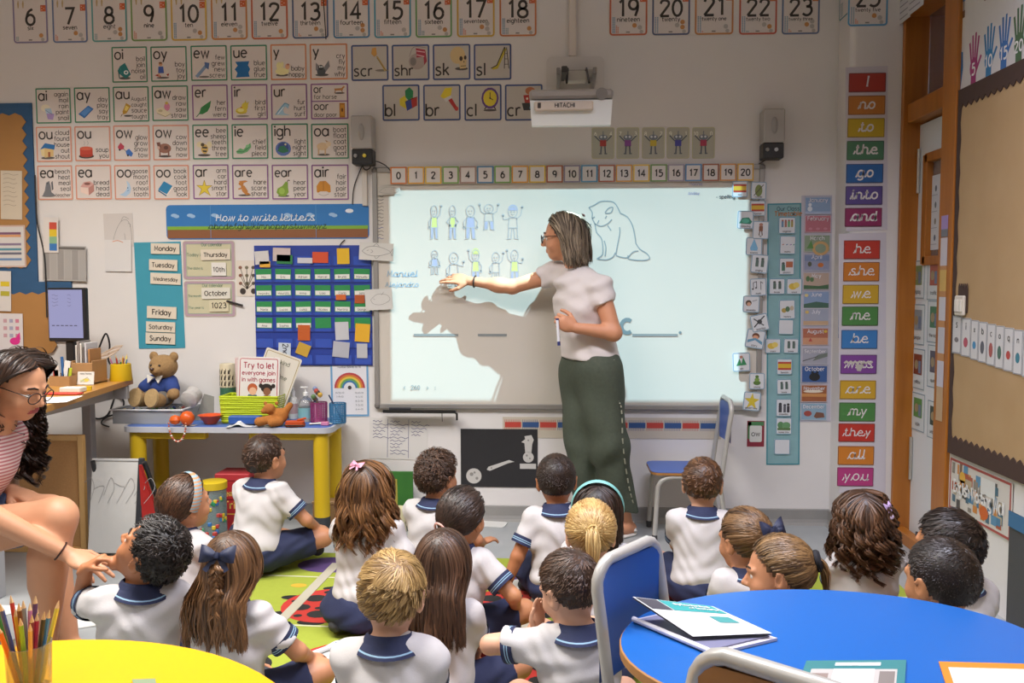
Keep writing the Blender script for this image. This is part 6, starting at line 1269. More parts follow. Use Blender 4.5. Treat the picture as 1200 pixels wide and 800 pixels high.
def make_hair(par, c, Rm, hs, style, dark, light, seed=1, n=900, **o):
    rng = np.random.default_rng(seed); Vs, Qs, Ts = [], [], []
    def push(P, W, tint, outc=None, roll=0.45):
        v, q = ribbons(P, W, c+Rm@(HC0*hs) if outc is None else outc, rng, roll); off = sum(len(x) for x in Vs); Vs.append(v); Qs.append(q+off)
        n_, k = P.shape[:2]; t = tint[:, None]+np.linspace(-0.22, 0.22, k)[None, :]*o.get('tip', 0.6); Ts.append(np.repeat(np.clip(t, 0, 1).ravel(), 3))
    grow = o.get('grow', 0.0)
    v, q = hair_cap(c, Rm, hs, o.get('cap', 0.004), grow); Vs.append(v); Qs.append(q); Ts.append(np.full(len(v), 0.1))
    rad = HR*hs; cc = HC0*hs
    up_l = Rm.T@V(0, 0, 1)                             # world up in the head frame
    crown = unit(V(*o.get('crown', (0.15, -0.5, 0.86))))
    def surf(p, off):
        u = (p-cc)/(rad+off); L = np.linalg.norm(u, axis=-1)[..., None]; return cc+u/np.maximum(L, 1e-9)*(rad+off)
    def outside(p, off):
        u = (p-cc)/(rad+off); L = np.linalg.norm(u, axis=-1)[..., None]; return np.where(L < 1, cc+u/np.maximum(L, 1e-9)*(rad+off), p)
    U = scalp_dirs(n, rng, grow)
    tint = np.clip(0.42+0.16*np.sin(U@V(7, 5, 4)+seed)+rng.normal(0, o.get('vary', 0.16), n), 0, 1)
    if style in ('short', 'curly', 'buzz'):
        k = o.get('k', 6); L = o.get('len', 0.035)*hs; lift = o.get('lift', 0.35)
        topl = np.clip((U[:, 2]-0.1)*1.4, 0.25, 1)[:, None]       # shorter at the nape and sides
        p = cc+U*(rad+0.003*hs); P = [p]
        tang = U-crown; sw = np.cross(U, crown)*o.get('swirl', 0.5); comb = V(*o.get('comb', (0, 0, 0)))
        d = tang+sw+comb+rng.normal(0, o.get('mess', 0.15), (n, 3)); 
        ph = rng.uniform(0, 6.28, n)[:, None]
        for i in range(1, k):
            nn = (p-cc)/rad**2; nn /= np.linalg.norm(nn, axis=1)[:, None]
            t = d-nn*(d*nn).sum(1)[:, None]; t /= np.linalg.norm(t, axis=1)[:, None]+1e-9
            st = L*topl/k
            p = p+t*st+nn*st*lift*(1.2-i/k)
            if style == 'curly':
                b = np.cross(nn, t); an = ph+i*o.get('freq', 1.7); p = p+(b*np.cos(an)+nn*np.sin(an)*0.8)*0.0042*hs
            p = outside(p, 0.003*hs+0.001*i*hs); P.append(p)
        P = np.stack(P, 1); s_ = np.linspace(0, 1, k)
        if style != 'buzz' :
            G = o.get('guides', 160); gi = np.argmin(((U[:, None, :]-U[None, :G, :])**2).sum(2), 1)
            cl = o.get('clump', 0.55)*s_**0.8; P = P*(1-cl[None, :, None])+(P[:G][gi]+rng.normal(0, 0.0018*hs, (n, 1, 3)))*cl[None, :, None]
        W = np.linspace(1, o.get('tipw', 0.3), k)[None, :]*o.get('w', 0.0042)*hs*np.ones((n, 1))
        push((P@Rm.T)+c, W, tint, roll=0.3)
    elif style == 'long':
        k = o.get('k', 20); Lm = o.get('len', 0.24)*hs; part = o.get('part', 0.0)
        G = o.get('guides', 70); gi = np.argmin(((U[:, None, :]-U[None, :G, :])**2).sum(2), 1)
        p = cc+U*(rad+0.004*hs); P = [p]; x0 = U[:, 0]-part
        lens = Lm*rng.uniform(0.82, 1.05, n)*(0.75+0.35*np.clip(U[:, 2]+0.3, 0, 1)); vol = o.get('vol', 0.012)*hs*rng.uniform(0.4, 1.2, n)
        down = -up_l; ph = rng.uniform(0, 6.28, n); amp = o.get('wave', 0.0)*hs; fr = o.get('freq', 1.0)
        back = unit(V(0, -1, 0.0))
        for i in range(1, k):
            st = (lens/k)[:, None]
            nn = (p-cc)/rad**2; nn /= np.linalg.norm(nn, axis=1)[:, None]
            g = down[None, :]*1.0+np.sign(x0)[:, None]*V(1, 0, 0)*np.clip(nn@up_l-0.35, 0, 1)[:, None]*1.2+back*np.clip(nn[:, 1:2]*0.9+0.25, 0, 0.9)*o.get('sweep', 1.0)
            t = g-nn*np.minimum((g*nn).sum(1)[:, None], 0)
            low = ((p-cc)@up_l) < -0.035*hs
            t = np.where(low[:, None], down[None, :]+V(0, -0.12, 0)+nn*o.get('flare', 0.10), t); t /= np.linalg.norm(t, axis=1)[:, None]+1e-9
            p = p+t*st
            vv = vol*min(1, i/6)
            u = (p-cc)/(rad+vv[:, None]); Lk = np.linalg.norm(u, axis=1)[:, None]
            p = np.where((Lk < 1), cc+u/np.maximum(Lk, 1e-9)*(rad+vv[:, None]), p)
            if 'face_clear' in o:
                q = p-cc; near = np.clip(1-np.maximum(np.linalg.norm(q, axis=1)/hs-0.10, 0)/0.12, 0, 1)
                lim = (o['face_clear']+np.clip(q[:, 2]/hs, 0, 0.1)*0.8)*hs; ex = np.maximum(q[:, 1]-lim, 0)*near
                p[:, 1] -= ex*0.8; p[:, 0] += np.sign(x0)*ex*0.35
            P.append(p)
        P = np.stack(P, 1); s_ = np.linspace(0, 1, k)
        for _ in range(2): P[:, 1:-1] = 0.25*P[:, :-2]+0.5*P[:, 1:-1]+0.25*P[:, 2:]
        cl = o.get('clump', 0.75)*np.clip((s_-0.25)/0.6, 0, 1)**1.1
        Gd = P[:G][gi]; P = P*(1-cl[None, :, None])+(Gd+rng.normal(0, 0.0035*hs, (n, 1, 3)))*cl[None, :, None]
        if amp:
            a = amp*np.clip((s_-0.2)/0.5, 0, 1); an = fr*s_[None, :]*12+rng.uniform(0, 6.28, G)[gi][:, None]+0.25*ph[:, None]*0.3
            P = P+np.stack([np.cos(an)*a, np.sin(an)*a*0.8, 0*an], 2)
        W = np.interp(s_, [0, 0.15, 0.75, 1], [0.7, 1, 0.9, 0.2])[None, :]*o.get('w', 0.006)*hs*np.ones((n, 1))
        Pw = (P@Rm.T)+c
        if 'floor_back' in o:                          # rests on the wearer's back
            yb, zs = o['floor_back']; m = Pw[..., 2] < zs; Pw[..., 1] = np.where(m & (np.abs(Pw[..., 0]-c[0]) < 0.13*hs), np.minimum(Pw[..., 1], yb-rng.uniform(0, 0.02, (n, 1))), Pw[..., 1])
        for _ in range(3 if o.get('wave', 0) < 0.008 else 0): Pw[:, 1:-1] = 0.25*Pw[:, :-2]+0.5*Pw[:, 1:-1]+0.25*Pw[:, 2:]
        push(Pw, W, tint, roll=0.3)
    elif style == 'tail':
        tie = V(*o['tie']); tu = unit(tie); tp = cc+tu*(rad+0.010*hs); k = 9; p0 = cc+U*(rad+0.003*hs); s_ = np.linspace(0, 1, k)
        P = []
        for i in range(k):
            q = p0*(1-s_[i])+tp*s_[i]; P.append(surf(q, (0.005+0.006*math.sin(PI*s_[i])+0.004*s_[i])*hs)+rng.normal(0, 0.0008*hs, (n, 3)))
        P = np.stack(P, 1); P[:, -1] = tp+rng.normal(0, 0.004*hs, (n, 3))
        W = np.interp(s_, [0, 0.5, 1], [1, 0.9, 0.5])[None, :]*o.get('w', 0.005)*hs*np.ones((n, 1)); push((P@Rm.T)+c, W, tint, roll=0.25)
        m = o.get('tail_n', 260); L = o.get('len', 0.16)*hs; k = 12; tw = c+Rm@tp; dirw = unit(Rm@(tu*0.9)+V(*o.get('push', (0, -0.3, 0)))); p = tw+rng.normal(0, 0.006*hs, (m, 3)); P = [p]; d = dirw+rng.normal(0, o.get('spread', 0.16), (m, 3))
        for i in range(1, k):
            d = d+V(0, 0, -1)*o.get('fall', 0.35); d /= np.linalg.norm(d, axis=1)[:, None]; p = p+d*L/k*rng.uniform(0.9, 1.08, (m, 1))
            lp = (p-c)@Rm; lp = outside(lp, 0.012*hs); p = lp@Rm.T+c; P.append(p)
        P = np.stack(P, 1); s_ = np.linspace(0, 1, k)
        if o.get('wave'): an = s_[None, :]*9+rng.uniform(0, 6, (m, 1)); P = P+np.stack([np.cos(an), np.sin(an), 0*an], 2)*o['wave']*hs*s_[None, :, None]
        mid = P.mean(0)[None]; P = P+(mid-P)*0.45*np.clip((s_-0.5)*2, 0, 1)[None, :, None]
        W = np.interp(s_, [0, 0.3, 0.8, 1], [0.7, 1, 0.8, 0.2])[None, :]*o.get('w', 0.005)*hs*np.ones((m, 1))
        push(P, W, np.clip(rng.normal(o.get('tail_tint', 0.55), 0.25, m), 0, 1), c)
    if 'extra' in o:
        for P, W, t in o['extra']: push(P, W, t, c+V(0, 0.3, 0))
    Pv = np.concatenate(Vs); Qv = np.concatenate(Qs); Tv = np.concatenate(Ts)
    return npmesh('hair', Pv, Qv, [hair_mat(dark, light, o.get('rough', 0.42))], None, par, True, Tv)
def bow(par, pos, Rm, s, m, name='bow'):
    M = Matrix([[*Rm[i], pos[i]] for i in range(3)]+[[0, 0, 0, 1]])
    b = MB()
    for sx in (-1, 1):
        for side in (-1, 1):
            f = lambda u, v: tuple(M @ Vector((sx*s*(0.06+0.94*u), -s*0.26*side*math.sin(PI*min(u*1.02, 1))*math.sin(PI*v)-s*0.05, s*(v-0.5)*(0.25+1.05*u**0.8)*(1-0.25*u*u)+s*0.12*u)))
            b.sheet(f, 8, 6, m)
        b.sheet(lambda u, v: tuple(M @ Vector((sx*s*(0.1+0.55*u)+sx*s*0.1*(v-0.5), s*0.04, -s*(0.05+0.85*u)+(v-0.5)*s*0.1))) if False else tuple(M @ Vector((sx*s*(0.12+0.5*u+0.26*(v-0.5)), s*0.03, -s*(0.1+0.7*u-0.16*(v-0.5))))), 3, 2, m)
    b.lathe([(0, -0.2*s), (0.13*s, -0.15*s), (0.15*s, 0), (0.13*s, 0.15*s), (0, 0.2*s)], m, n=10, M=M @ Matrix.Translation((0, -0.12*s, 0)))
    return b.obj(name, par)
def band(par, c, Rm, hs, tilt, off, wd, m, a0=-105, a1=105, name='headband', lim=None):
    """band over the head from ear to ear"""
    b = MB(); Tl = rotm('x', tilt)
    def f(u, v):
        a = R(a0+(a1-a0)*u); d = Tl@V(math.sin(a), (v-0.5)*wd/0.085, math.cos(a)); d = d/np.linalg.norm(d); bulge = 0.004*math.sin(PI*v)
        return tuple(c+Rm@((HC0+d*(HR+off+bulge))*hs))
    b.sheet(f, 28, 4, m); return b.obj(name, par)
# ================================================================== children
M_POLO = mat('#ccc8c7', 0.85, kind='knit', scale=260, amt=0.05, bump=0.06); M_NAVY = mat('#272f52', 0.8, kind='cloth', scale=180, amt=0.2, bump=0.05)
M_LBLUE = mat('#8fb3cc', 0.7); M_SHOE = mat('#3a3c40', 0.7)
SKIN = {'pale': '#dba88a', 'mid': '#c98d68', 'tan': '#b87850', 'olive': '#c4885e'}
def skin_mat(k): return mat(SKIN[k], 0.5, kind='skin', scale=30, amt=0.10, bump=0.0)
def child(label, px, S=1.03, rz=0.0, lean=0.12, side=0.0, twist=0.0, hd=(0, 0, 0), arms=('lap', 'lap'), skin='mid', bottom='shorts', hair=None, legs='tight', collar=True, extra=None, hs=None, h=0.005, seed=1, feet=True, zp=0.085):
    hs = hs or S*1.0
    Fm = rotm('z', twist)@rotm('y', side)@rotm('x', -lean)           # torso frame
    P = V(0, 0, zp*S)
    T = lambda x, y, z: P+Fm@(V(x, y, z)*S)
    nb = T(0, -0.004, 0.292)
    Hm = rotm('z', hd[0])@rotm('x', hd[1])@rotm('y', hd[2])           # head: yaw, pitch (+ looks up), roll
    hc = nb+(Fm@V(0, 0.012, 0.032))*S+Hm@V(0, 0.012, 0.072)*hs
    A = lambda v: V(*v)*S
    rm = rotm('z', rz)
    w3 = onZ(px[0], px[1], hc[2]+0.016); loc = w3-rm@hc; loc[2] = 0.016
    root = thing('person', label, 'person', tuple(loc), rz, 'children sitting on the classroom floor')
    Sk = skin_mat(skin)
    sh = [T(-0.094, 0, 0.252), T(0.094, 0, 0.252)]
    b = Sculpt()
    b.ell(T(0, -0.01, 0.0), A((0.10, 0.08, 0.08)), Fm, 0.03); b.ell(T(0, 0, 0.12), A((0.088, 0.068, 0.11)), Fm, 0.03); b.ell(T(0, 0, 0.21), A((0.098, 0.070, 0.09)), Fm, 0.03)
    b.cap(T(-0.080, -0.004, 0.252), T(0.080, -0.004, 0.252), 0.036*S, None, 0.03); [b.cap(T(0, -0.006, 0.285), T(0.08*x, -0.004, 0.258), 0.032*S, 0.033*S, 0.02) for x in (-1, 1)]; b.cap(T(0, -0.004, 0.27), nb+(hc-nb)*0.55, 0.037*S, 0.034*S, 0.02)
    el, wr = [None, None], [None, None]
    for i, sx in ((0, -1), (1, 1)):
        a = arms[i]
        pre = {'lap': ((0.055, 0.205, 0.115), (1, -0.5, -0.2), (-0.75, 0.6, -0.2), (0, -0.3, -1)), 'knee': ((0.175, 0.195, 0.155), (0.8, -0.8, -0.1), (0.1, 0.95, -0.3), (0, -0.2, -1)), 'floor': ((0.235, 0.0, 0.035), (0.3, -1, 0.1), (0.35, 0.9, -0.15), (0, 0, -1)), 'back': ((0.17, -0.17, 0.035), (0.5, -1, 0.2), (0.5, -0.8, -0.1), (0, 0, -1))}
        if a in ('mouth', 'eyes'):
            rel, fr_, nr_ = {'mouth': ((0.045, 0.115, -0.150), (-0.35, -0.25, 1), (-0.3, -1, 0)), 'eyes': ((0.050, 0.120, -0.105), (-0.25, -0.12, 1), (-0.2, -1, 0))}[a]
            w_ = hc+Hm@(V(sx*rel[0], rel[1], rel[2])*hs); e, w_ = ik(sh[i], w_, 0.155*S, 0.135*S, V(sx, 0.1, -0.15) if a == 'eyes' else V(sx*0.1, 0.5, -1)); el[i], wr[i] = e, w_
            b.cap(sh[i], e, 0.033*S, 0.026*S, 0.02); b.cap(e, w_, 0.0265*S, 0.0185*S, 0.01)
            hand(b, w_, Hm@V(sx*fr_[0], fr_[1], fr_[2]), Hm@V(sx*nr_[0], nr_[1], nr_[2]), sx > 0, 0.66*S, curl=(0.25, 0.28, 0.3, 0.35) if a == 'eyes' else (0.9, 1.0, 1.0, 1.1), thumb=0.3 if a == 'eyes' else 0.8); continue
        tgt, pole, ff, nn = pre[a] if isinstance(a, str) else a
        m = V(sx, 1, 1)
        e, w_ = ik(sh[i], V(*tgt)*m*(S if isinstance(a, str) else 1), 0.155*S, 0.135*S, V(*pole)*m); el[i], wr[i] = e, w_
        b.cap(sh[i], e, 0.033*S, 0.026*S, 0.02); b.cap(e, w_, 0.0265*S, 0.0185*S, 0.01)
        hand(b, w_, V(*ff)*m, V(*nn)*m, sx > 0, 0.66*S, curl=(0.3, 0.38, 0.42, 0.45))
    hips = [P+A((-0.055, 0.02, 0.0)), P+A((0.055, 0.02, 0.0))]; kn, an, to = [None]*2, [None]*2, [None]*2
    for i, sx in ((0, -1), (1, 1)):
        if legs == 'cross': q = ((0.215, 0.185, 0.115), (-0.05, 0.25, 0.045+0.035*(i == 0)), (-0.135, 0.225, 0.035+0.02*(i == 0)))
        elif legs == 'tight': q = ((0.150, 0.170, 0.125), (-0.03, 0.185, 0.045+0.035*(i == 0)), (-0.10, 0.160, 0.035+0.02*(i == 0)))
        elif legs == 'kneel': q = ((0.13, 0.24, 0.07), (0.13, -0.02, 0.05), (0.12, -0.12, 0.035))
        else: q = legs[i]
        kn[i], an[i], to[i] = [A((sx*v[0], v[1], v[2])) for v in q]
        b.cap(hips[i], kn[i], 0.062*S, 0.042*S, 0.02); b.cap(kn[i], an[i], 0.041*S, 0.026*S, 0.012); b.cap(an[i], to[i], 0.027*S, 0.021*S, 0.015)
    head(b, hc, Hm, hs)
    v, q = b.build(h)
    lip = (Hm.T@(v-hc).T).T/hs; L = (np.abs(lip[:, 0]) < 0.019) & (np.abs(lip[:, 2]+0.057) < 0.0095) & (lip[:, 1] > 0.076)
    npmesh('body', v, q, [Sk, mat('#b0605a', 0.45)], L[q].all(1).astype(int), root)
    eyes(root, hc, Hm, hs, brow=hair['dark'] if hair else '#2c1c14')
    # polo shirt
    s = Sculpt(); hz = [((0, 0, -1), -0.035*S)]
    s.ell(T(0, -0.008, 0.03), A((0.118, 0.100, 0.10)), Fm, 0.03, hz); s.ell(T(0, -0.002, 0.12), A((0.108, 0.086, 0.13)), Fm, 0.03, hz); s.ell(T(0, 0, 0.205), A((0.113, 0.083, 0.10)), Fm, 0.03)
    s.cap(T(-0.078, -0.004, 0.246), T(0.078, -0.004, 0.246), 0.045*S, None, 0.03); [s.cap(T(0, -0.008, 0.266), T(0.085*x, -0.004, 0.254), 0.040*S, 0.040*S, 0.025) for x in (-1, 1)]
    fr = 0.68
    for i in (0, 1):
        d = unit(el[i]-sh[i]); e = sh[i]+(el[i]-sh[i])*fr
        s.cap(sh[i], e+d*0.03*S, 0.042*S, 0.048*S, 0.03, None, [(d, float(d@e))])
    rs = np.random.default_rng(seed); p1, p2, p3 = rs.uniform(0, 6, 3)
    s.post = lambda X, Y, Z: 0.0038*S*np.sin(44*Z+6*np.sin(9*X+p1)+11*Y+p2)*np.sin(7*X+p3)+0.0030*S*np.sin(30*X-38*Z+5*np.sin(14*Z+p3))*np.sin(9*Z+p1)+0.0014*S*np.sin(90*Z+50*X+4*np.sin(30*X+p2))
    v, q = s.build(h*1.1); npmesh('shirt', v, q, [M_POLO], None, root)
    for i in (0, 1):                                                  # navy knitted cuff with two pale stripes
        d = unit(el[i]-sh[i]); e = sh[i]+(el[i]-sh[i])*fr; up = unit(np.cross(d, V(0.3, 0.8, 0.5))); vv = np.cross(d, up)
        M = Matrix([[up[j], vv[j], d[j], e[j]] for j in range(3)]+[[0, 0, 0, 1]]); B = MB(); r0 = 0.0475*S
        z = [-0.030, -0.018, -0.015, -0.011, -0.008, 0.002]
        for j, mm in enumerate((M_NAVY, M_LBLUE, M_NAVY, M_LBLUE, M_NAVY)): B.lathe([(r0+0.0015, z[j]*S), (r0+0.0015, z[j+1]*S)], mm, n=20, M=M, cap=False)
        B.lathe([(r0+0.0015, 0.002*S), (r0-0.006, 0.002*S), (r0-0.012, -0.01*S)], M_NAVY, n=20, M=M, cap=False); B.obj('sleeve_band', root)
    if collar:
        ax = unit((hc-nb)*0.35+Fm@V(0, 0, 1)*0.1); fx = unit(np.cross(Fm[:, 1], ax)); fy = np.cross(ax, fx)
        M = Matrix([[fx[j], fy[j], ax[j], T(0, -0.004, 0.276)[j]] for j in range(3)]+[[0, 0, 0, 1]]); B = MB()
        pr = [(0.044, 0.010, 0.042), (0.0475, 0.034, 0.046), (0.051, 0.038, 0.050), (0.056, 0.034, 0.055), (0.064, 0.020, 0.064), (0.074, 0.009, 0.073), (0.077, 0.006, 0.076), (0.080, 0.003, 0.079), (0.082, 0.001, 0.081), (0.086, -0.004, 0.084)]
        n = 28; vts = [(rx*S*math.cos(2*PI*a/n), ry*S*math.sin(2*PI*a/n)*0.92, z*S+0.006*S*math.cos(4*PI*a/n)*(j > 4)) for j, (rx, z, ry) in enumerate(pr) for a in range(n)]
        for j in range(len(pr)-1): B.add(vts, [(j*n+a, j*n+(a+1) % n, (j+1)*n+(a+1) % n, (j+1)*n+a) for a in range(n)], M_LBLUE if j in (6,) else M_NAVY, True, M)
        B.obj('collar', root)
    # shorts or skirt
    s = Sculpt()
    zc = [((0, 0, -1), -0.010)]
    s.ell(P+A((0, -0.012, -0.005)), A((0.122, 0.103, 0.088)), None, 0.03, zc)
    for i in (0, 1):
        d = unit(kn[i]-hips[i]); e = hips[i]+(kn[i]-hips[i])*(0.80 if bottom == 'shorts' else 0.92)
        s.cap(hips[i], e+d*0.02, 0.076*S, 0.062*S, 0.025, None, [(d, float(d@e))]+zc)
    if bottom == 'skirt': s.ell(P+A((0, 0.03, -0.035)), A((0.175, 0.15, 0.08)), None, 0.04, zc); s.cap(kn[0]+A((0.04, -0.01, -0.03)), kn[1]+A((-0.04, -0.01, -0.03)), 0.065*S, None, 0.05, None, zc)
    s.post = lambda X, Y, Z: 0.003*S*np.sin(60*X+20*Y+6*np.sin(20*Z+p1))*np.sin(25*Y+p2)
    v, q = s.build(h*1.25); npmesh('skirt' if bottom == 'skirt' else 'shorts', v, q, [M_NAVY], None, root)
    if feet:
        for i in (0, 1):
            s = Sculpt(); d = unit(to[i]-an[i]); s.cap(an[i]-d*0.01*S, to[i]+d*0.035*S, 0.036*S, 0.030*S, 0.02, ((0, 0, 1), 1.15), [((0, 0, -1), -0.004)]); s.cap(an[i], an[i]+unit(kn[i]-an[i])*0.03*S, 0.034*S, 0.031*S, 0.01, None, [((0, 0, -1), -0.004)])
            v, q = s.build(0.007); npmesh('shoe', v, q, [M_SHOE], None, root)
    hr = dict(hair); st = hr.pop('style'); dk = hr.pop('dark'); lt = hr.pop('light')
    if 'extra' in hr: hr['extra'] = hr['extra'](hc, Hm, hs)
    make_hair(root, hc, Hm, hs, st, dk, lt, seed, **hr)
    if extra: extra(root, hc, Hm, hs)
    return root
def D(a): return math.radians(a)
DARK = dict(dark='#120c0a', light='#40302a'); BROWN = dict(dark='#22150e', light='#6b4a34'); MIDB = dict(dark='#3a2518', light='#8c6644'); BLOND = dict(dark='#6e4f28', light='#d2ae70')
BOWM = mat('#1d2440', 0.6)
def head_pt(hc, Hm, hs, u, off): u = unit(u); return hc+Hm@((HC0+u*(HR+off))*hs), Hm
def frame_on(u, Hm):
    """frame whose -y points out of the head along u"""
    y = -unit(Hm@V(*u)); x = unit(np.cross(y, Hm@V(0, 0, 1))); z = np.cross(x, y); return np.stack([x, y, z], 1)
def put_bow(u, s, off=0.014, m=BOWM, name='bow'):
    def f(root, hc, Hm, hs):
        p, _ = head_pt(hc, Hm, hs, V(*u), off); bow(root, p, frame_on(u, Hm), s*hs, m, name)
    return f
def ring_tie(u, r, t, m, off=0.012, name='hair_tie'):
    def f(root, hc, Hm, hs):
        p, _ = head_pt(hc, Hm, hs, V(*u), off); Fr = frame_on(u, Hm); b = MB()
        b.tube([tuple(p+Fr@(V(math.cos(a), 0, math.sin(a))*r*hs)) for a in np.linspace(0, 2*PI, 17)], t*hs, m, 8); b.obj(name, root)
    return f
def braid(hc, Hm, hs):
    rng = np.random.default_rng(3); out = []; p0 = hc+Hm@((HC0+unit(V(0, -0.95, 0.15))*(HR+0.014))*hs)
    k = 34; s = np.linspace(0, 1, k)
    for j in range(3):
        ph = 2*PI*j/3; n = 26; a = s*15+ph
        base = np.stack([p0[0]+0.012*hs*np.sin(a), p0[1]-0.006-0.010*np.sin(2*a)*hs*0.7-0.012*s, p0[2]-0.150*hs*s], 1)
        P = base[None]+rng.normal(0, 0.0042*hs, (n, 1, 3))*np.interp(s, [0, 0.1, 0.7, 0.75, 1], [0.6, 1, 0.9, 0.5, 1.3])[None, :, None]
        W = np.interp(s, [0, 0.8, 1], [1, 1, 0.3])[None, :]*0.0055*hs*np.ones((n, 1)); out.append((P, W, np.clip(rng.normal(0.75, 0.15, n), 0, 1)))
    return out
LAP2 = ('lap', 'lap')
# rows nearest the board
child('dark haired child in white polo sitting by the yellow table leg', (311, 537), 1.06, D(-16), 0.16, 0.03, 0, (D(-14), D(6), 0), ('lap', 'knee'), 'mid', 'shorts', dict(style='short', **BROWN, n=1500, len=0.024, lift=0.2, mess=0.12, w=0.003), legs='cross', seed=11)
child('child with an orange and blue fabric headband over brown hair', (217, 590), 1.0, D(-20), 0.12, 0, 0, (D(-16), D(8), D(4)), LAP2, 'mid', 'skirt', dict(style='tail', **BROWN, tie=(0.1, -0.75, -0.62), n=1100, w=0.005, len=0.14, fall=0.5), extra=lambda r, c, M, s: (band(r, c, M, s, -0.45, 0.016, 0.028, mat('#c08452', 0.7, kind='stripe', scale=26, col2='#7ea4b4')), ring_tie((0.1, -0.75, -0.62), 0.016, 0.005, mat('#c9b43c', 0.6), 0.018)(r, c, M, s)), seed=21)
def clip_at(u, m, s=0.02): return put_bow(u, s, 0.016, m, 'hair_clip')
child('child with long wavy brown hair and a tiny pink clip, navy skirt', (431, 573), 1.05, D(-4), 0.08, 0, 0, (D(2), D(4), 0), ('lap', 'floor'), 'mid', 'skirt', dict(style='long', dark='#2c1b11', light='#9c6c40', n=1000, len=0.255, vol=0.020, wave=0.013, freq=1.2, clump=0.85, w=0.006, guides=60, flare=0.22, tip=1.0), extra=clip_at((-0.25, -0.45, 0.85), mat('#d890a8', 0.4), 0.028), legs=[((0.11, 0.23, 0.07), (0.10, 0.03, 0.05), (0.09, -0.04, 0.04)), ((0.09, 0.22, 0.07), (0.09, 0.03, 0.05), (0.08, -0.04, 0.04))], seed=22, zp=0.10)
child('child with a round head of tight brown curls, navy collar showing', (512, 559), 0.98, D(-14), 0.14, 0.04, 0, (D(-16), D(4), 0), ('lap', ((0.17, 0.20, 0.16), (0.6, -0.8, -0.2), (0.45, 0.9, 0.1), (0, 0, -1))), 'mid', 'shorts', dict(style='curly', dark='#1e130d', light='#6a4a34', n=1500, len=0.055, k=9, lift=0.55, mess=0.7, w=0.0042, freq=1.5, clump=0.3), hs=1.04, seed=23)
child('child with frizzy dark hair tied by a pink cord', (542, 606), 1.0, D(-14), 0.14, 0.06, 0, (D(-10), D(2), D(4)), ('lap', ((0.20, 0.13, 0.15), (1, -0.6, -0.4), (-0.3, 0.9, -0.3), (0, 0, -1))), 'olive', 'shorts', dict(style='tail', dark='#140d0a', light='#4c3a30', tie=(-0.25, -0.85, -0.40), n=1300, w=0.0042, len=0.10, fall=0.5, tail_n=200, wave=0.006), extra=ring_tie((-0.25, -0.85, -0.35), 0.028, 0.004, mat('#d8a094', 0.5), 0.02), legs=[((0.09, 0.19, 0.135), (-0.03, 0.185, 0.08), (-0.10, 0.160, 0.055)), ((0.215, 0.185, 0.115), (-0.05, 0.225, 0.045), (-0.12, 0.20, 0.035))], seed=24)
child('child with short cropped dark hair leaning on one straight arm', (652, 563), 1.04, D(4), 0.10, -0.03, 0, (0, 0, D(-2)), (((0.245, -0.03, 0.035), (0.3, -1, 0), (0.2, 0.95, -0.1), (0, 0, -1)), 'lap'), 'tan', 'shorts', dict(style='buzz', dark='#1a110c', light='#4a3426', n=2600, len=0.016, lift=0.1, mess=0.05, w=0.0026, k=4), seed=25)
child('child with a turquoise twisted headband over dark brown hair', (700, 600), 0.95, D(-4), 0.12, 0, 0, (0, D(-2), D(3)), LAP2, 'mid', 'shorts', dict(style='long', dark='#120b08', light='#40291d', n=900, len=0.16, vol=0.012, clump=0.4, w=0.006), extra=lambda r, c, M, s: band(r, c, M, s, 0.28, 0.016, 0.016, mat('#7cbcb8', 0.5)), hs=1.05, seed=26)
child('child with short light brown hair beside the blue chair by the board', (823, 567), 1.02, D(-3), 0.10, 0.02, 0, (D(-6), D(-2), 0), ('lap', 'lap'), 'pale', 'shorts', dict(style='short', dark='#3a2416', light='#8a6242', n=1500, len=0.032, lift=0.22, mess=0.18, w=0.0036, swirl=0.9), seed=27)
child('child with curly shoulder length brown hair and lilac clips', (1011, 610), 0.96, D(3), 0.08, 0, 0, (D(-10), D(2), D(-2)), LAP2, 'mid', 'skirt', dict(style='long', dark='#24160e', light='#7c563a', n=1000, len=0.21, vol=0.020, wave=0.016, freq=1.7, clump=0.9, w=0.006, guides=50, flare=0.25), extra=lambda r, c, M, s: (clip_at((0.75, -0.5, 0.5), mat('#b49cc8', 0.4), 0.024)(r, c, M, s), clip_at((0.85, -0.5, 0.1), mat('#c4b4cc', 0.4), 0.018)(r, c, M, s)), hs=1.04, seed=28)
# middle rows
child('child in white polo tipping the head back towards the helping adult', (178, 648), 1.05, D(30), 0.02, 0.05, 0, (D(46), D(38), D(4)), ('mouth', 'lap'), 'tan', 'shorts', dict(style='curly', dark='#0e0a09', light='#3a302a', n=1500, len=0.05, k=8, lift=0.30, mess=0.6, w=0.0048, freq=1.0, clump=0.6), legs=[((0.12, 0.18, 0.13), (-0.0, 0.19, 0.075), (-0.06, 0.16, 0.05)), ((0.09, 0.19, 0.14), (0.0, 0.20, 0.045), (-0.05, 0.17, 0.035))], seed=31)
child('child with a navy ribbon bow and a golden brown plait', (273, 664), 0.99, D(-6), 0.10, 0, 0, (D(4), D(-4), 0), ('lap', 'knee'), 'mid', 'shorts', dict(style='long', dark='#2e1c11', light='#9a6e46', n=1000, len=0.27, vol=0.010, wave=0.007, part=0.0, clump=0.92, w=0.006, guides=70, tip=1.1, flare=0.05, floor_back=(-0.055, 0.43), extra=braid), extra=put_bow((0, -0.92, 0.38), 0.052, 0.018), legs=[((0.14, 0.17, 0.125), (-0.03, 0.185, 0.08), (-0.10, 0.160, 0.055)), ((0.215, 0.185, 0.115), (-0.05, 0.225, 0.045), (-0.12, 0.20, 0.035))], seed=13)
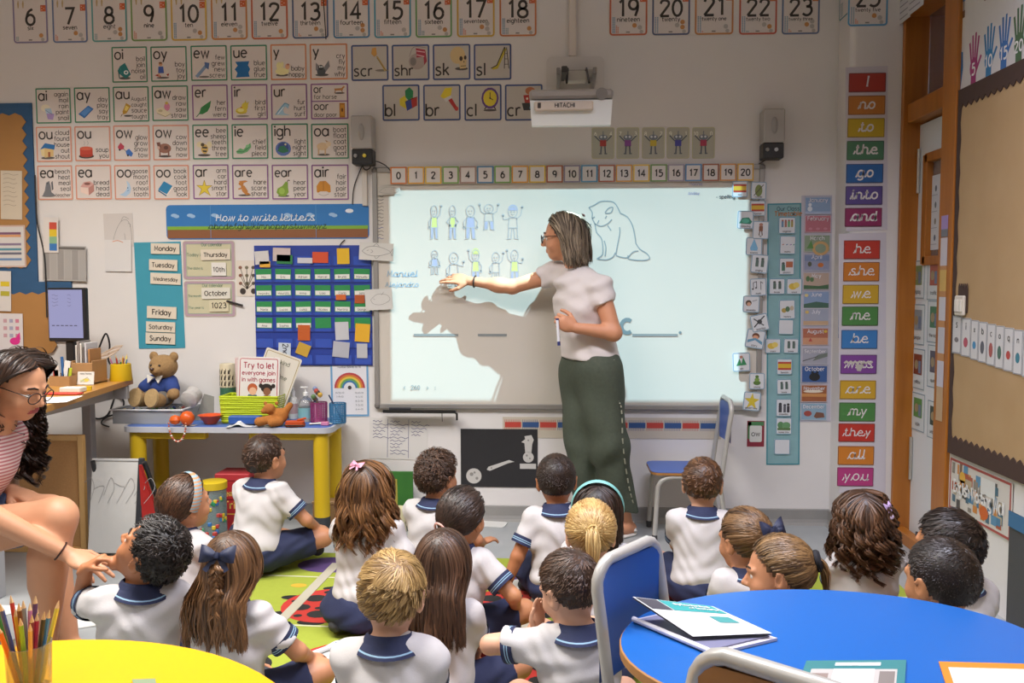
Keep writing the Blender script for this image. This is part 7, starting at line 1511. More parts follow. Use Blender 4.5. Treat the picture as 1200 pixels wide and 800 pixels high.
child('child with long straight dark brown hair down the back, navy shorts', (520, 660), 0.95, D(-10), 0.10, 0, 0, (D(2), D(-3), 0), ('lap', 'lap'), 'mid', 'shorts', dict(style='long', dark='#2a1a11', light='#70503a', n=1200, len=0.29, vol=0.010, wave=0.004, clump=0.6, w=0.0055, floor_back=(-0.05, 0.42), guides=80), hs=1.0, legs=[((0.14, 0.17, 0.125), (-0.03, 0.185, 0.08), (-0.10, 0.160, 0.055)), ((0.215, 0.185, 0.115), (-0.05, 0.225, 0.045), (-0.12, 0.20, 0.035))], seed=32)
child('child with a fair ponytail of golden hair and rolled sides', (692, 626), 1.05, D(2), 0.10, 0, 0, (0, D(-4), 0), LAP2, 'pale', 'shorts', dict(style='tail', dark='#8a6430', light='#e0bf80', tie=(0, -0.9, 0.15), n=1300, w=0.0055, len=0.12, fall=0.5, tail_n=300, tail_tint=0.7, push=(0, -0.1, 0)), extra=ring_tie((0, -0.9, 0.15), 0.016, 0.004, mat('#c0a060', 0.6), 0.016), hs=1.0, seed=33)
child('child with a dark blue spiky bow on a light brown ponytail', (872, 633), 0.92, D(6), 0.10, 0, 0, (D(24), D(-4), 0), LAP2, 'mid', 'shorts', dict(style='tail', dark='#3a2616', light='#94704a', tie=(0.15, -0.9, 0.2), n=1100, w=0.005, len=0.14, fall=0.5, tail_n=240), extra=lambda r, c, M, s: (put_bow((0.15, -0.92, 0.32), 0.058, 0.030)(r, c, M, s), put_bow((0.17, -0.92, 0.25), 0.045, 0.036)(r, c, M, s)), hs=0.99, seed=34)
# front rows
child('blond child in white polo with a big crown whorl', (459, 697), 1.06, D(4), 0.08, 0, 0, (0, D(-6), D(2)), LAP2, 'pale', 'shorts', dict(style='short', **BLOND, n=2400, len=0.075, lift=0.10, mess=0.10, w=0.0036, swirl=0.9, k=10, clump=0.55, guides=140), hs=1.04, seed=12)
child('child hiding the face in both hands beside the blue chair', (668, 690), 1.0, D(6), 0.06, 0, 0, (D(34), D(-16), D(-3)), ('eyes', 'eyes'), 'pale', 'shorts', dict(style='short', dark='#2a1b12', light='#6a4c36', n=2400, len=0.030, lift=0.14, mess=0.08, w=0.0028, clump=0.3), seed=35)
child('child with straw brown hair pulled into a black scrunchie', (912, 672), 1.03, D(20), 0.18, 0.05, 0, (D(52), D(-6), D(8)), LAP2, 'mid', 'shorts', dict(style='tail', dark='#3c2818', light='#a07c50', tie=(0.05, -0.98, 0.18), n=1300, w=0.005, len=0.10, fall=0.5, tail_n=240), extra=ring_tie((0.05, -0.98, 0.18), 0.022, 0.011, mat('#15151c', 0.8), 0.016), hs=0.97, seed=36)
child('child with smooth dark hair near the door wall, partly hidden', (1112, 640), 1.0, D(14), 0.08, 0, 0, (D(16), D(-2), 0), LAP2, 'olive', 'shorts', dict(style='short', dark='#140e0b', light='#40322a', n=1600, len=0.034, lift=0.12, mess=0.06, w=0.0036, comb=(-0.6, 0.3, 0)), hs=1.10, legs=[((0.10, 0.19, 0.13), (-0.0, 0.20, 0.075), (-0.06, 0.17, 0.05)), ((0.10, 0.19, 0.13), (0.0, 0.20, 0.045), (-0.05, 0.17, 0.035))], seed=37)
child('child with a dark faded crop just behind the blue table', (1103, 680), 1.10, D(10), 0.08, 0, 0, (D(12), D(-4), 0), LAP2, 'olive', 'shorts', dict(style='buzz', dark='#17100c', light='#3e3028', n=2600, len=0.014, lift=0.1, mess=0.05, w=0.0028, k=4), hs=1.05, seed=38)
# ================================================================== adults
def glasses(par, hc, Hm, hs, col='#1c1a1a'):
    m = mat(col, 0.3); g = mat('#dfe6ea', 0.05, trans=0.95, alpha=0.25)
    root_b = MB(); T = lambda x, y, z: tuple(hc+Hm@(V(x, y, z)*hs))
    for s in (-1, 1):
        root_b.tube([T(s*(0.031+0.022*math.cos(a)), 0.098-0.012*abs(math.cos(a)*0.5+0.5)*0.6, -0.004+0.018*math.sin(a)) for a in np.linspace(0, 2*PI, 17)], 0.0019*hs, m, 6)
        root_b.tube([T(s*0.053, 0.090, 0.004), T(s*0.068, 0.05, 0.006), T(s*0.077, -0.005, 0.004), T(s*0.077, -0.02, -0.012)], 0.0017*hs, m, 6)
    root_b.tube([T(-0.010, 0.099, 0.0), T(0, 0.102, 0.004), T(0.010, 0.099, 0.0)], 0.0018*hs, m, 6)
    return root_b.obj('glasses', par)
def person_root(label, P): return thing('person', label, 'person', (P[0], P[1], 0))
def spx(x, y, Y): return onY(x, y, Y)
# ---- the teacher pointing at the board
J = dict(rs=spx(652, 321, 4.51), ls=spx(703, 338, 4.29), re=spx(600, 336, 4.57), rw=spx(550, 329, 4.60), le=spx(719, 390, 4.24), lw=spx(675, 384, 4.20), pel=spx(692, 425, 4.42))
O = V(J['pel'][0], J['pel'][1], 0)
for k_ in J: J[k_] = J[k_]-O
tr = person_root('woman with grey brown bob pointing at the board, white top and green trousers', O)
SKT = mat('#d39470', 0.5, kind='skin', scale=30, amt=0.1)
fw = unit(V(-0.85, -0.5, 0)); lf = V(0.5, -0.85, 0)              # facing, her left
Fm = np.stack([-lf, fw, V(0, 0, 1)], 1)                           # x = her right ... frame columns
mid = (J['rs']+J['ls'])/2; nb = mid+V(-0.005, 0.0, 0.055)
hc = spx(661, 277, 4.42)-O; Hm = rotm('z', D(76))@rotm('x', D(-4))@rotm('y', D(-4)); hs = 1.16
b = Sculpt(); sp = lambda t: J['pel']*(1-t)+mid*t
b.ell(sp(0.0)+V(0, 0, 0.0), (0.165, 0.125, 0.12), Fm, 0.04); b.ell(sp(0.4), (0.130, 0.105, 0.15), Fm, 0.04); b.ell(sp(0.75), (0.150, 0.115, 0.14), Fm, 0.04); b.cap(J['rs'], J['ls'], 0.052, None, 0.04)
for a in ('rs', 'ls'): b.cap(nb-V(0, 0, 0.02), J[a]-V(0, 0, 0.01), 0.030, 0.038, 0.03)
b.cap(nb-V(0, 0, 0.0), nb+(hc-nb)*0.6, 0.048, 0.050, 0.02)
b.cap(J['rs'], J['re'], 0.046, 0.037, 0.03); b.cap(J['re'], J['rw'], 0.038, 0.024, 0.02); b.cap(J['ls'], J['le'], 0.048, 0.040, 0.03); b.cap(J['le'], J['lw'], 0.040, 0.025, 0.02)
b.ell(J['re']*0.7+J['rw']*0.3, (0.05, 0.038, 0.04), None, 0.03)
tip = spx(508, 322, 4.618)-O
hand(b, J['rw'], tip-J['rw'], V(0, 0.75, -0.65), True, 0.98, curl=(0.04, 0.22, 0.42, 0.55), spread=0.25, thumb=0.5)
lt = spx(655, 376, 4.18)-O
hand(b, J['lw'], lt-J['lw'], V(0.1, 0.9, -0.1), False, 0.98, curl=(1.0, 1.1, 1.15, 1.2), spread=0.03, thumb=0.7, c2=0.8)
hips = [sp(0)+Fm@V(0.085, 0, -0.03), sp(0)+Fm@V(-0.085, 0, -0.03)]
knee = [spx(684, 520, 4.44)-O, spx(713, 522, 4.33)-O]; ank = [spx(693, 606, 4.47)-O, spx(733, 604, 4.42)-O]
ank[0][2] = 0.085; ank[1][2] = 0.085; toe = [ank[0]+V(-0.12, -0.06, -0.05), ank[1]+V(-0.11, -0.09, -0.05)]
for i in (0, 1):
    b.cap(hips[i], knee[i], 0.085, 0.056, 0.03); b.cap(knee[i], ank[i], 0.055, 0.035, 0.02); b.cap(ank[i]-V(0, 0, 0.03), toe[i], 0.036, 0.026, 0.02, None, [((0, 0, -1), -0.012)]); b.cap(ank[i]-V(0, 0, 0.04), ank[i]-V(-0.03, -0.02, 0.045), 0.034, 0.03, 0.02, None, [((0, 0, -1), -0.012)])
head(b, hc, Hm, hs, 1.15, 1.0)
v, q = b.build(0.0045); lp = ((v-hc)@Hm)/hs; L = (np.abs(lp[:, 0]) < 0.019) & (np.abs(lp[:, 2]+0.057) < 0.009) & (lp[:, 1] > 0.076)
npmesh('body', v, q, [SKT, mat('#a8584e', 0.45)], L[q].all(1).astype(int), tr)
eyes(tr, hc, Hm, hs, brow='#4a3a30'); glasses(tr, hc, Hm, hs)
# white cap sleeved top
s = Sculpt(); hem = spx(680, 421, 4.3)[2]; cl = [((0, 0, -1), -hem)]
s.ell(sp(0.05), (0.178, 0.145, 0.16), Fm, 0.04, cl); s.ell(sp(0.4), (0.150, 0.128, 0.18), Fm, 0.05, cl); s.ell(sp(0.72), (0.165, 0.130, 0.15), Fm, 0.04); s.ell(sp(0.66)+fw*0.055, (0.13, 0.075, 0.085), Fm, 0.04); s.cap(J['rs'], J['ls'], 0.059, None, 0.04); s.ell(nb-V(0, 0, 0.07)+fw*0.03, (0.10, 0.085, 0.055), Fm, 0.03)
for a in ('rs', 'ls'): s.cap(nb-V(0, 0, 0.022), J[a], 0.054, 0.058, 0.03)
for a, e_ in (('rs', 're'), ('ls', 'le')):
    d = unit(J[e_]-J[a]); e = J[a]+d*0.085; s.cap(J[a], e+d*0.03, 0.057, 0.060, 0.03, None, [(d, float(d@e))])
s.post = lambda X, Y, Z: 0.003*np.sin(30*Z+5*np.sin(8*X)+9*Y)*np.sin(9*X+1)+0.004*np.sin(26*X-30*Z+4*np.sin(12*Z))+0.0016*np.sin(80*Z+40*X)
v, q = s.build(0.006); npmesh('shirt', v, q, [mat('#dcd3d0', 0.85, kind='knit', scale=200, amt=0.05, bump=0.05)], None, tr)
# loose trousers
M_GRN = mat('#50584a', 0.85, kind='cloth', scale=70, amt=0.35, bump=0.08)
s = Sculpt(); wz = hem+0.03; tc = [((0, 0, 1), wz)]
s.ell(sp(0)+V(0, 0, -0.03), (0.166, 0.130, 0.16), Fm, 0.05, tc)
for i in (0, 1):
    e = knee[i]*0.25+ank[i]*0.75+V(0, 0, 0.0); cu = [((0, 0, -1), -(0.145+0.0*i))]
    s.cap(hips[i]+V(0, 0, 0.0), knee[i], 0.120, 0.098, 0.05); s.cap(knee[i], ank[i]+V(0, 0, -0.02), 0.098, 0.072, 0.03, None, cu)
s.post = lambda X, Y, Z: 0.006*np.sin(40*X+22*Y+3*np.sin(7*Z))*np.clip(1.1-Z, 0.2, 1)+0.004*np.sin(22*Z+14*X+3*np.sin(11*Y))
v, q = s.build(0.006); trs = npmesh('trousers', v, q, [M_GRN], None, tr)
B = MB()                                                         # pale piping down the outer seam
pts = [sp(0)+Fm@V(-0.186, -0.02, -0.03+0.06), hips[1]+Fm@V(-0.115, -0.03, -0.12), (hips[1]+knee[1])/2+Fm@V(-0.115, -0.03, 0), knee[1]+Fm@V(-0.104, -0.02, 0), (knee[1]+ank[1])/2+Fm@V(-0.094, -0.01, 0), ank[1]+Fm@V(-0.082, 0, 0.08)]
P_ = smooth([tuple(p) for p in pts], 8)
for i in range(0, len(P_)-1, 2): B.tube([P_[i], P_[i+1]], 0.004, mat('#9a9a88', 0.7), 5)
B.obj('stitching', trs)
for i in (0, 1):
    s = Sculpt(); d = unit(V(*(toe[i]-ank[i]))*V(1, 1, 0)); hl = ank[i]*V(1, 1, 0)+V(0, 0, 0.008)-d*0.035; s.cap(hl, hl+d*0.21, 0.036, 0.042, 0.01, ((0, 0, 1), 3.0), [((0, 0, -1), -0.001)]); v, q = s.build(0.006)
    sd = npmesh('sandal', v, q, [mat('#d8d4cc', 0.5)], None, tr)
    MB().tube([tuple(hl+np.cross(d, V(0, 0, 1))*0.04+V(0, 0, 0.02)), tuple(hl-d*0.02+V(0, 0, 0.055)), tuple(hl-np.cross(d, V(0, 0, 1))*0.04+V(0, 0, 0.02))], 0.008, mat('#e2dfd8', 0.5), 6).obj('strap', sd)
make_hair(tr, hc, Hm, hs, 'long', '#3e3229', '#a8957c', 51, n=1500, len=0.185, vol=0.026, clump=0.5, w=0.0052, sweep=1.9, flare=0.0, tip=0.3, vary=0.3, guides=90, wave=0.003, rough=0.65)
put_bow((0.1, -0.8, 0.62), 0.022, 0.020, mat('#4a2420', 0.4), 'hair_clip')(tr, hc, Hm, hs)
bw_ = J['rw']+unit(J['re']-J['rw'])*0.03; d = unit(J['re']-J['rw']); up = unit(np.cross(d, V(0.1, 1, 0.2))); vv = np.cross(d, up)
MB().tube([tuple(bw_+(up*math.cos(a)+vv*math.sin(a))*0.031) for a in np.linspace(0, 2*PI, 17)], 0.004, mat('#2a2626', 0.5), 6).obj('bracelet', tr)
q1 = spx(653, 368, 4.165); q2 = spx(654, 396, 4.165)
o = MB().tube([(0, 0, 0.03), (0, 0, -0.075)], 0.0075, mat('#e4e4ea', 0.3), 10).tube([(0, 0, -0.075), (0, 0, -0.095)], 0.0078, mat('#2a3470', 0.3), 10).tube([(0, 0, 0.03), (0, 0, 0.038)], 0.0078, mat('#2a3470', 0.3), 10).obj('whiteboard_pen', None, tuple((q1+q2)/2)); o.rotation_euler = (0, D(-4), 0); props(o, 'white and navy board pen held in the fist of the pointing woman', 'pen')

# ---- the seated helper
hcW = spx(20, 450, 2.72); pelW = V(-2.10, 2.74, 0.47); O = V(pelW[0], pelW[1], 0)
hc = hcW-O; pel = pelW-O; Hm = rotm('z', D(-97))@rotm('x', D(-22))@rotm('y', D(3)); hs = 1.06
ar = person_root('woman with long dark curls and striped top reaching towards a child', O)
SKA = mat('#d29a76', 0.5, kind='skin', scale=30, amt=0.08)
nb = hc+V(-0.075, 0.0, -0.115); rs = nb+V(-0.03, -0.165, -0.075); ls = nb+V(-0.03, 0.165, -0.075); mid = (rs+ls)/2; ax = unit(mid-pel)
yv = unit(np.cross(V(0, 1, 0), ax)); Fm = np.stack([V(0, -1, 0), np.cross(ax, V(0, -1, 0)), ax], 1)
re = V(-1.77, 2.50, 0.615)-O; rw = spx(78, 649, 2.60)-O; le = V(-2.02, 3.0, 0.62)-O; lw = V(-1.90, 2.84, 0.60)-O
b = Sculpt(); sp = lambda t: pel*(1-t)+mid*t
b.ell(sp(0.05), (0.16, 0.12, 0.12), Fm, 0.04); b.ell(sp(0.45), (0.120, 0.09, 0.15), Fm, 0.04); b.ell(sp(0.8), (0.135, 0.10, 0.12), Fm, 0.04); b.cap(rs, ls, 0.048, None, 0.04); b.cap(nb-ax*0.03, nb+(hc-nb)*0.6, 0.052, 0.05, 0.03)
for a in (rs, ls): b.cap(nb-ax*0.02, a, 0.042, 0.048, 0.03)
for a, e, w_ in ((rs, re, rw), (ls, le, lw)): b.cap(a, e, 0.045, 0.037, 0.03); b.cap(e, w_, 0.040, 0.025, 0.02)
hand(b, rw, spx(130, 672, 2.60)-O-rw, V(0.1, 0.35, -1), True, 0.95, curl=(0.10, 0.16, 0.22, 0.30), spread=0.2, thumb=0.35)
hand(b, lw, V(1, -0.2, -0.3), V(0, 0, -1), False, 0.95)
hips = [pel+V(0.03, -0.09, -0.0), pel+V(0.03, 0.09, -0.0)]; kn = [spx(66, 606, 2.66)-O, spx(56, 602, 2.84)-O]; an = [V(-1.68, 2.63, 0.085)-O, V(-1.72, 2.84, 0.085)-O]
for i in (0, 1): b.cap(hips[i], kn[i], 0.092, 0.062, 0.03); b.cap(kn[i], an[i], 0.060, 0.038, 0.03); b.cap(kn[i]*0.72+an[i]*0.28+V(-0.025, 0, 0), kn[i]*0.55+an[i]*0.45+V(-0.02, 0, 0), 0.052, 0.046, 0.03); b.cap(an[i]-V(0, 0, 0.04), an[i]+V(0.13, -0.02, -0.06), 0.036, 0.026, 0.02, None, [((0, 0, -1), -0.012)])
head(b, hc, Hm, hs, 1.05, 1.0)
v, q = b.build(0.0045); lp = ((v-hc)@Hm)/hs; L = (np.abs(lp[:, 0]) < 0.021) & (np.abs(lp[:, 2]+0.057) < 0.010) & (lp[:, 1] > 0.075)
npmesh('body', v, q, [SKA, mat('#a84a50', 0.4)], L[q].all(1).astype(int), ar)
eyes(ar, hc, Hm, hs, brow='#1e1410'); glasses(ar, hc, Hm, hs, '#3a2c28')
s = Sculpt(); s.ell(sp(0.1), (0.168, 0.13, 0.15), Fm, 0.04); s.ell(sp(0.45), (0.132, 0.105, 0.17), Fm, 0.04); s.ell(sp(0.8), (0.148, 0.115, 0.13), Fm, 0.04); s.cap(rs, ls, 0.056, None, 0.04)
for a in (rs, ls): s.cap(nb-ax*0.04, a, 0.044, 0.054, 0.03)
for a, e_ in ((rs, re), (ls, le)):
    d = unit(e_-a); e = a+d*0.15; s.cap(a, e+d*0.03, 0.056, 0.062, 0.03, None, [(d, float(d@e))])
s.post = lambda X, Y, Z: 0.004*np.sin(30*Z+5*np.sin(8*X)+9*Y)
v, q = s.build(0.006); npmesh('shirt', v, q, [mat('#e2d4d0', 0.8, kind='stripe', scale=26, col2='#b8646c')], None, ar)
s = Sculpt(); s.ell(pel+V(0.0, 0, -0.02), (0.165, 0.20, 0.13), None, 0.04)
for i in (0, 1): d = unit(kn[i]-hips[i]); e = hips[i]+d*0.20; s.cap(hips[i], e+d*0.03, 0.105, 0.10, 0.03, None, [(d, float(d@e))])
v, q = s.build(0.008); npmesh('shorts', v, q, [mat('#3c4a66', 0.8)], None, ar)
for i in (0, 1):
    s = Sculpt(); hl = an[i]*V(1, 1, 0)+V(-0.03, 0, 0.03); s.cap(hl, hl+V(0.20, -0.02, -0.004), 0.036, 0.034, 0.01, ((0, 0, 1), 1.1), [((0, 0, -1), -0.001)]); v, q = s.build(0.006); npmesh('shoe', v, q, [mat('#2c2a2e', 0.6)], None, ar)
chair('low blue chair under the seated woman, mostly beyond the picture edge', (-2.15, 2.75, 0), R(-90), 0.68, 0.285, 0.30, 0.30, 0.42, M_SBLUE, M_SBLUE)
make_hair(ar, hc, Hm, hs, 'long', '#0e0907', '#4a3326', 52, n=1700, len=0.45, k=44, vol=0.034, wave=0.017, freq=3.6, clump=0.93, w=0.005, guides=85, flare=0.26, tip=0.6, sweep=0.9, part=0.01, face_clear=0.012, grow=-0.14)
d = unit(re-rw); bw_ = rw+d*0.02; up = unit(np.cross(d, V(0.1, 1, 0.2))); vv = np.cross(d, up)
MB().tube([tuple(bw_+(up*math.cos(a)+vv*math.sin(a))*0.0295) for a in np.linspace(0, 2*PI, 17)], 0.003, mat('#3a2018', 0.5), 6).obj('bracelet', ar)
f = unit(spx(130, 672, 2.60)-O-rw); MB().tube([tuple(rw+f*0.105+V(0, -0.012, 0.006)+V(0, math.cos(a), math.sin(a))*0.011) for a in np.linspace(0, 2*PI, 13)], 0.0022, mat('#c8c4c0', 0.2, 0.9), 6).obj('ring', ar)
# ================================================================== rug
rug = thing('rug', 'green classroom rug printed with red ladybirds and purple blobs', 'rug', (0, 3.07, 0), D(-3))
MB().box((0, 0, 0.005), (2.9, 1.82, 0.010), mat('#98a436', 0.95, kind='pile', scale=50, amt=0.12)).obj('pile', rug)
class Fl:
    """flat print on the rug, in its own x, y"""
    def __init__(s): s.b = MB()
    def poly(s, pts, col, ly): s.b.add([(x, y, 0.0105+0.0004*ly) for x, y in pts], [tuple(range(len(pts)))], mat(col, 0.95, kind='pile', scale=50, amt=0.15))
    def ell(s, x, y, rx, ry, col, ly, n=18, rot=0.0): s.poly([(x+rx*math.cos(a)*math.cos(rot)-ry*math.sin(a)*math.sin(rot), y+rx*math.cos(a)*math.sin(rot)+ry*math.sin(a)*math.cos(rot)) for a in np.linspace(0, 2*PI, n, endpoint=False)], col, ly)
def rug_xy(wx, wy):
    v = rotm('z', D(3))@V(wx, wy-3.07, 0); return v[0], v[1]
for (wx, wy, rr) in ((-0.92, 3.36, 0.20), (-0.72, 2.82, 0.20), (-0.14, 2.80, 0.19), (0.42, 3.36, 0.20), (-1.22, 2.85, 0.20), (0.9, 2.85, 0.20), (-0.2, 3.4, 0.18)):
    x, y = rug_xy(wx, wy); f = Fl()
    for k_, (dx, dy) in enumerate(((-0.9, 0.35), (-0.75, -0.55), (-0.1, -0.98), (0.5, -0.9), (-0.2, 0.98), (0.5, 0.9))): f.ell(x+dx*rr, y+dy*rr*0.95, 0.055, 0.026, '#1c1b1a', 0)
    f.ell(x+0.86*rr, y-0.25*rr, 0.075, 0.085, '#201e1d', 0.5); f.ell(x, y, rr, rr*0.93, '#b8322a', 1, 28)
    r3 = random.Random(int(wx*100))
    for a, d, s in ((20, 0.55, 0.045), (80, 0.6, 0.036), (140, 0.55, 0.045), (200, 0.6, 0.04), (260, 0.55, 0.046), (320, 0.6, 0.038), (0, 0.05, 0.040), (50, 0.82, 0.018), (110, 0.8, 0.02), (170, 0.8, 0.018), (235, 0.82, 0.018), (290, 0.82, 0.02), (110, 0.3, 0.018), (230, 0.28, 0.018)): f.ell(x+d*rr*math.cos(R(a)), y+d*rr*0.93*math.sin(R(a)), s, s*0.85, '#262423', 2, 12)
    f.ell(x+0.95*rr, y-0.2*rr, 0.022, 0.022, '#d8d4c4', 2, 10); f.b.obj('ladybird', rug)
f = Fl()
for wy in (3.63, 3.09, 2.55):
    x0, y0 = rug_xy(-1.45, wy+0.075); x1, y1 = rug_xy(1.45, wy-0.075+0.0); f.poly([(-1.44, y0), (1.44, y0), (1.44, y0+0.012), (-1.44, y0+0.012)], '#cfcfae', 0.2)
f.b.obj('grid_line', rug)
f = Fl()
for wx, wy, a, b2 in ((-1.05, 3.86, 0.16, 0.11), (-0.1, 3.75, 0.17, 0.12), (0.9, 3.85, 0.18, 0.1), (-0.55, 3.87, 0.14, 0.10), (0.4, 3.86, 0.16, 0.11)): f.ell(*rug_xy(wx, wy), a, b2, '#5c4478', 0.1)
f.b.obj('purple_blob', rug)
f = Fl(); f.ell(*rug_xy(-1.12, 3.58), 0.035, 0.022, '#d8a430', 0.3); f.ell(*rug_xy(1.45, 3.4), 0.05, 0.03, '#d8a430', 0.3); f.b.obj('yellow_petal', rug)
def tape(a, c, w, label):
    a = V(*a, 0); c = V(*c, 0); d = unit(c-a); n = V(-d[1], d[0], 0)*w/2; z = V(0, 0, 0.0125); m_ = (a+c)/2
    o = MB().add([tuple(p-m_+z*V(0, 0, 1)) for p in (a+n, a-n, c-n, c+n)]+[tuple(p-m_+V(0, 0, 0.0108)) for p in (a+n, a-n, c-n, c+n)], [(0, 3, 2, 1), (4, 5, 6, 7), (0, 1, 5, 4), (1, 2, 6, 5), (2, 3, 7, 6), (3, 0, 4, 7)], mat('#b4ae9c', 0.6)).obj('floor_tape', None, tuple(m_)); props(o, label, 'tape')
tape((-1.03, 3.88), (-1.075, 3.10), 0.045, 'strip of clear tape across the rug beside the ladybird')
tape((-0.06, 3.70), (-0.17, 2.60), 0.045, 'strip of clear tape running over the rug beside the leaning arm')
# small whiteboards and pens on the floor
def mini_board(px, label, rz, s=(0.22, 0.30), z=0.0, pen=None):
    q = onZ(px[0], px[1], z); t = thing('mini_whiteboard', label, 'whiteboard', (q[0], q[1], z), rz, 'small whiteboards on the floor')
    b = MB(); b.prism(rrect(s[0], s[1], 0.02, 4), 0.005, mat('#d8d8d4', 0.3), z=0.001); b.obj('board_surface', t)
    return t
def floor_pen(px, label, rz, z, col='#2c5ca8'):
    q = onZ(px[0], px[1], z); o = MB().tube([(-0.065, 0, 0), (0.03, 0, 0)], 0.009, mat('#dcdcdc', 0.3), 10).tube([(0.03, 0, 0), (0.068, 0, 0)], 0.0095, mat(col, 0.35), 10).obj('whiteboard_pen', None, (q[0], q[1], z+0.01)); o.rotation_euler = (0, 0, rz); props(o, label, 'pen')
mini_board((566, 614), 'small whiteboard lying by the wall under the black moon poster', D(80), (0.10, 0.26))
floor_pen((596, 607.5), 'whiteboard pen with a blue cap lying by the skirting', 0, 0.001)
mini_board((606, 686), 'small whiteboard at the hand of the leaning child', D(20), (0.14, 0.12), 0.0125)
mini_board((96, 722), 'small whiteboard on the bare floor between the helper and the boy', D(30), (0.2, 0.28))
mini_board((2, 716), 'small whiteboard on the floor under the helper, cut by the picture edge', D(0), (0.12, 0.10))
mini_board((390, 780), 'small whiteboard on the rug beside the blond child', D(-25), (0.24, 0.34), 0.0125)
floor_pen((385, 762), 'whiteboard pen with a blue cap on the board by the blond child', D(50), 0.0185)
# ================================================================== on the blue side table
class At:
    def __init__(s, x, y): s.x, s.y = x, y
    def at(s, Y): return onY(s.x, s.y, Y)[0]
ST_pt = At
M_CLEAR = mat('#dcdfe2', 0.12, trans=0.85, spec=0.5)
q = ST_pt(187, 499)
bx = thing('tray', 'clear plastic tray of beads on the blue side table', 'tray', (q.at(4.505)-0.01, 4.505, ST+0.001))
W0, D0, H0 = 0.37, 0.24, 0.075
b = MB()
for c, d in (((0, -D0/2, H0/2), (W0, 0.004, H0)), ((0, D0/2, H0/2), (W0, 0.004, H0)), ((-W0/2, 0, H0/2), (0.004, D0, H0)), ((W0/2, 0, H0/2), (0.004, D0, H0)), ((0, 0, 0.003), (W0, D0, 0.004))): b.box(c, d, mat('#c9ccd0', 0.2, trans=0.55))
for c, d in (((0, -D0/2-0.005, H0), (W0+0.03, 0.014, 0.008)), ((0, D0/2+0.005, H0), (W0+0.03, 0.014, 0.008)), ((-W0/2-0.005, 0, H0), (0.014, D0, 0.008)), ((W0/2+0.005, 0, H0), (0.014, D0, 0.008))): b.box(c, d, mat('#d0d2d4', 0.25), 0.002)
b.obj('tub', bx)
r4 = random.Random(4); b = MB()
BC = ['#d8d4cc', '#c0bcb8', '#b83c34', '#3c5c9c', '#d8b840', '#4c8c4c', '#e0dcd4', '#c8c4c0']
for i in range(110):
    x, y, z = r4.uniform(-W0/2+0.02, W0/2-0.02), r4.uniform(-D0/2+0.02, D0/2-0.02), r4.uniform(0.016, 0.062)
    rb = r4.uniform(0.008, 0.013); b.lathe([(0.001, -rb), (rb*0.8, -rb*0.6), (rb, 0), (rb*0.8, rb*0.6), (0.001, rb)], mat(BC[i % 8], 0.35), (x, y, z), 7, cap=False)
o = b.obj('beads', bx); o['kind'] = 'stuff'
# teddy bear
q = At(192, 473)
M_FUR = mat('#a8865a', 0.95, kind='fur', scale=120, amt=0.4, bump=0.4); M_FUR2 = mat('#b89a6c', 0.95, kind='fur', scale=120, amt=0.3, bump=0.3); M_BEARB = mat('#2c4488', 0.85, kind='cloth', scale=80, amt=0.25)
br = thing('teddy_bear', 'brown teddy bear in a blue jumper sitting on the clear tray', 'teddy bear', (q.at(4.545)-0.0, 4.545, ST+0.088), D(-14)); br.scale = (1.12, 1.12, 1.12)
s = Sculpt(); hb = V(0.02, -0.02, 0.185)
s.ell((0, 0, 0.06), (0.062, 0.055, 0.07), None, 0.02); s.ell(hb, (0.070, 0.060, 0.058), None, 0.02); s.ell(hb+V(0, -0.055, -0.014), (0.030, 0.026, 0.022), None, 0.012)
for x in (-1, 1):
    s.ell(hb+V(0.058*x, 0.005, 0.048), (0.024, 0.014, 0.024), None, 0.008); s.cap((0.055*x, -0.01, 0.105), (0.10*x, -0.05, 0.055), 0.028, 0.026, 0.015); s.cap((0.035*x, -0.03, 0.025), (0.045*x, -0.105, 0.03), 0.034, 0.034, 0.02)
v, q2 = s.build(0.004); npmesh('body', v, q2, [M_FUR], None, br)
s = Sculpt(); s.ell((0, 0, 0.085), (0.070, 0.062, 0.055), None, 0.015)
for x in (-1, 1): s.cap((0.050*x, -0.008, 0.110), (0.080*x, -0.032, 0.080), 0.034, 0.033, 0.015)
v, q2 = s.build(0.005); npmesh('jumper', v, q2, [M_BEARB], None, br)
s = Sculpt(); s.ell((0, -0.002, 0.045), (0.068, 0.062, 0.040), None, 0.015); [s.cap((0.03*x, -0.02, 0.03), (0.04*x, -0.065, 0.03), 0.038, 0.037, 0.01) for x in (-1, 1)]
v, q2 = s.build(0.005); npmesh('trousers', v, q2, [mat('#6c6660', 0.9, kind='cloth', scale=90, amt=0.2)], None, br)
b = MB()
for x in (-1, 1): b.lathe([(0.040, 0.0), (0.038, 0.012), (0.0, 0.016)], M_FUR2, n=16, sx=0.95, sy=1.15, M=Matrix.Translation((0.047*x, -0.135, 0.045)) @ Matrix.Rotation(R(80), 4, 'X'))
b.obj('foot_pad', br)
b = MB()
for x in (-1, 1): b.prism([(0, 0), (0.045*x, 0.012), (0.030*x, -0.030)][::x], 0.006, mat('#dcd8d0', 0.7), M=Matrix.Translation((0.0, -0.058, 0.135)) @ Matrix.Rotation(R(70), 4, 'X'))
b.obj('collar', br)
b = MB()
for x in (-1, 1): b.lathe([(0.0005, -0.006), (0.005, -0.003), (0.006, 0.0), (0.005, 0.003), (0.0005, 0.006)], mat('#181412', 0.15), (hb[0]+0.024*x, hb[1]-0.058, hb[2]+0.010), 10, cap=False)
b.obj('eye', br)
MB().lathe([(0.0005, -0.008), (0.009, -0.004), (0.011, 0.001), (0.008, 0.006), (0.0005, 0.008)], mat('#4c3020', 0.4), (hb[0], hb[1]-0.080, hb[2]-0.006), 10, cap=False).obj('nose', br)
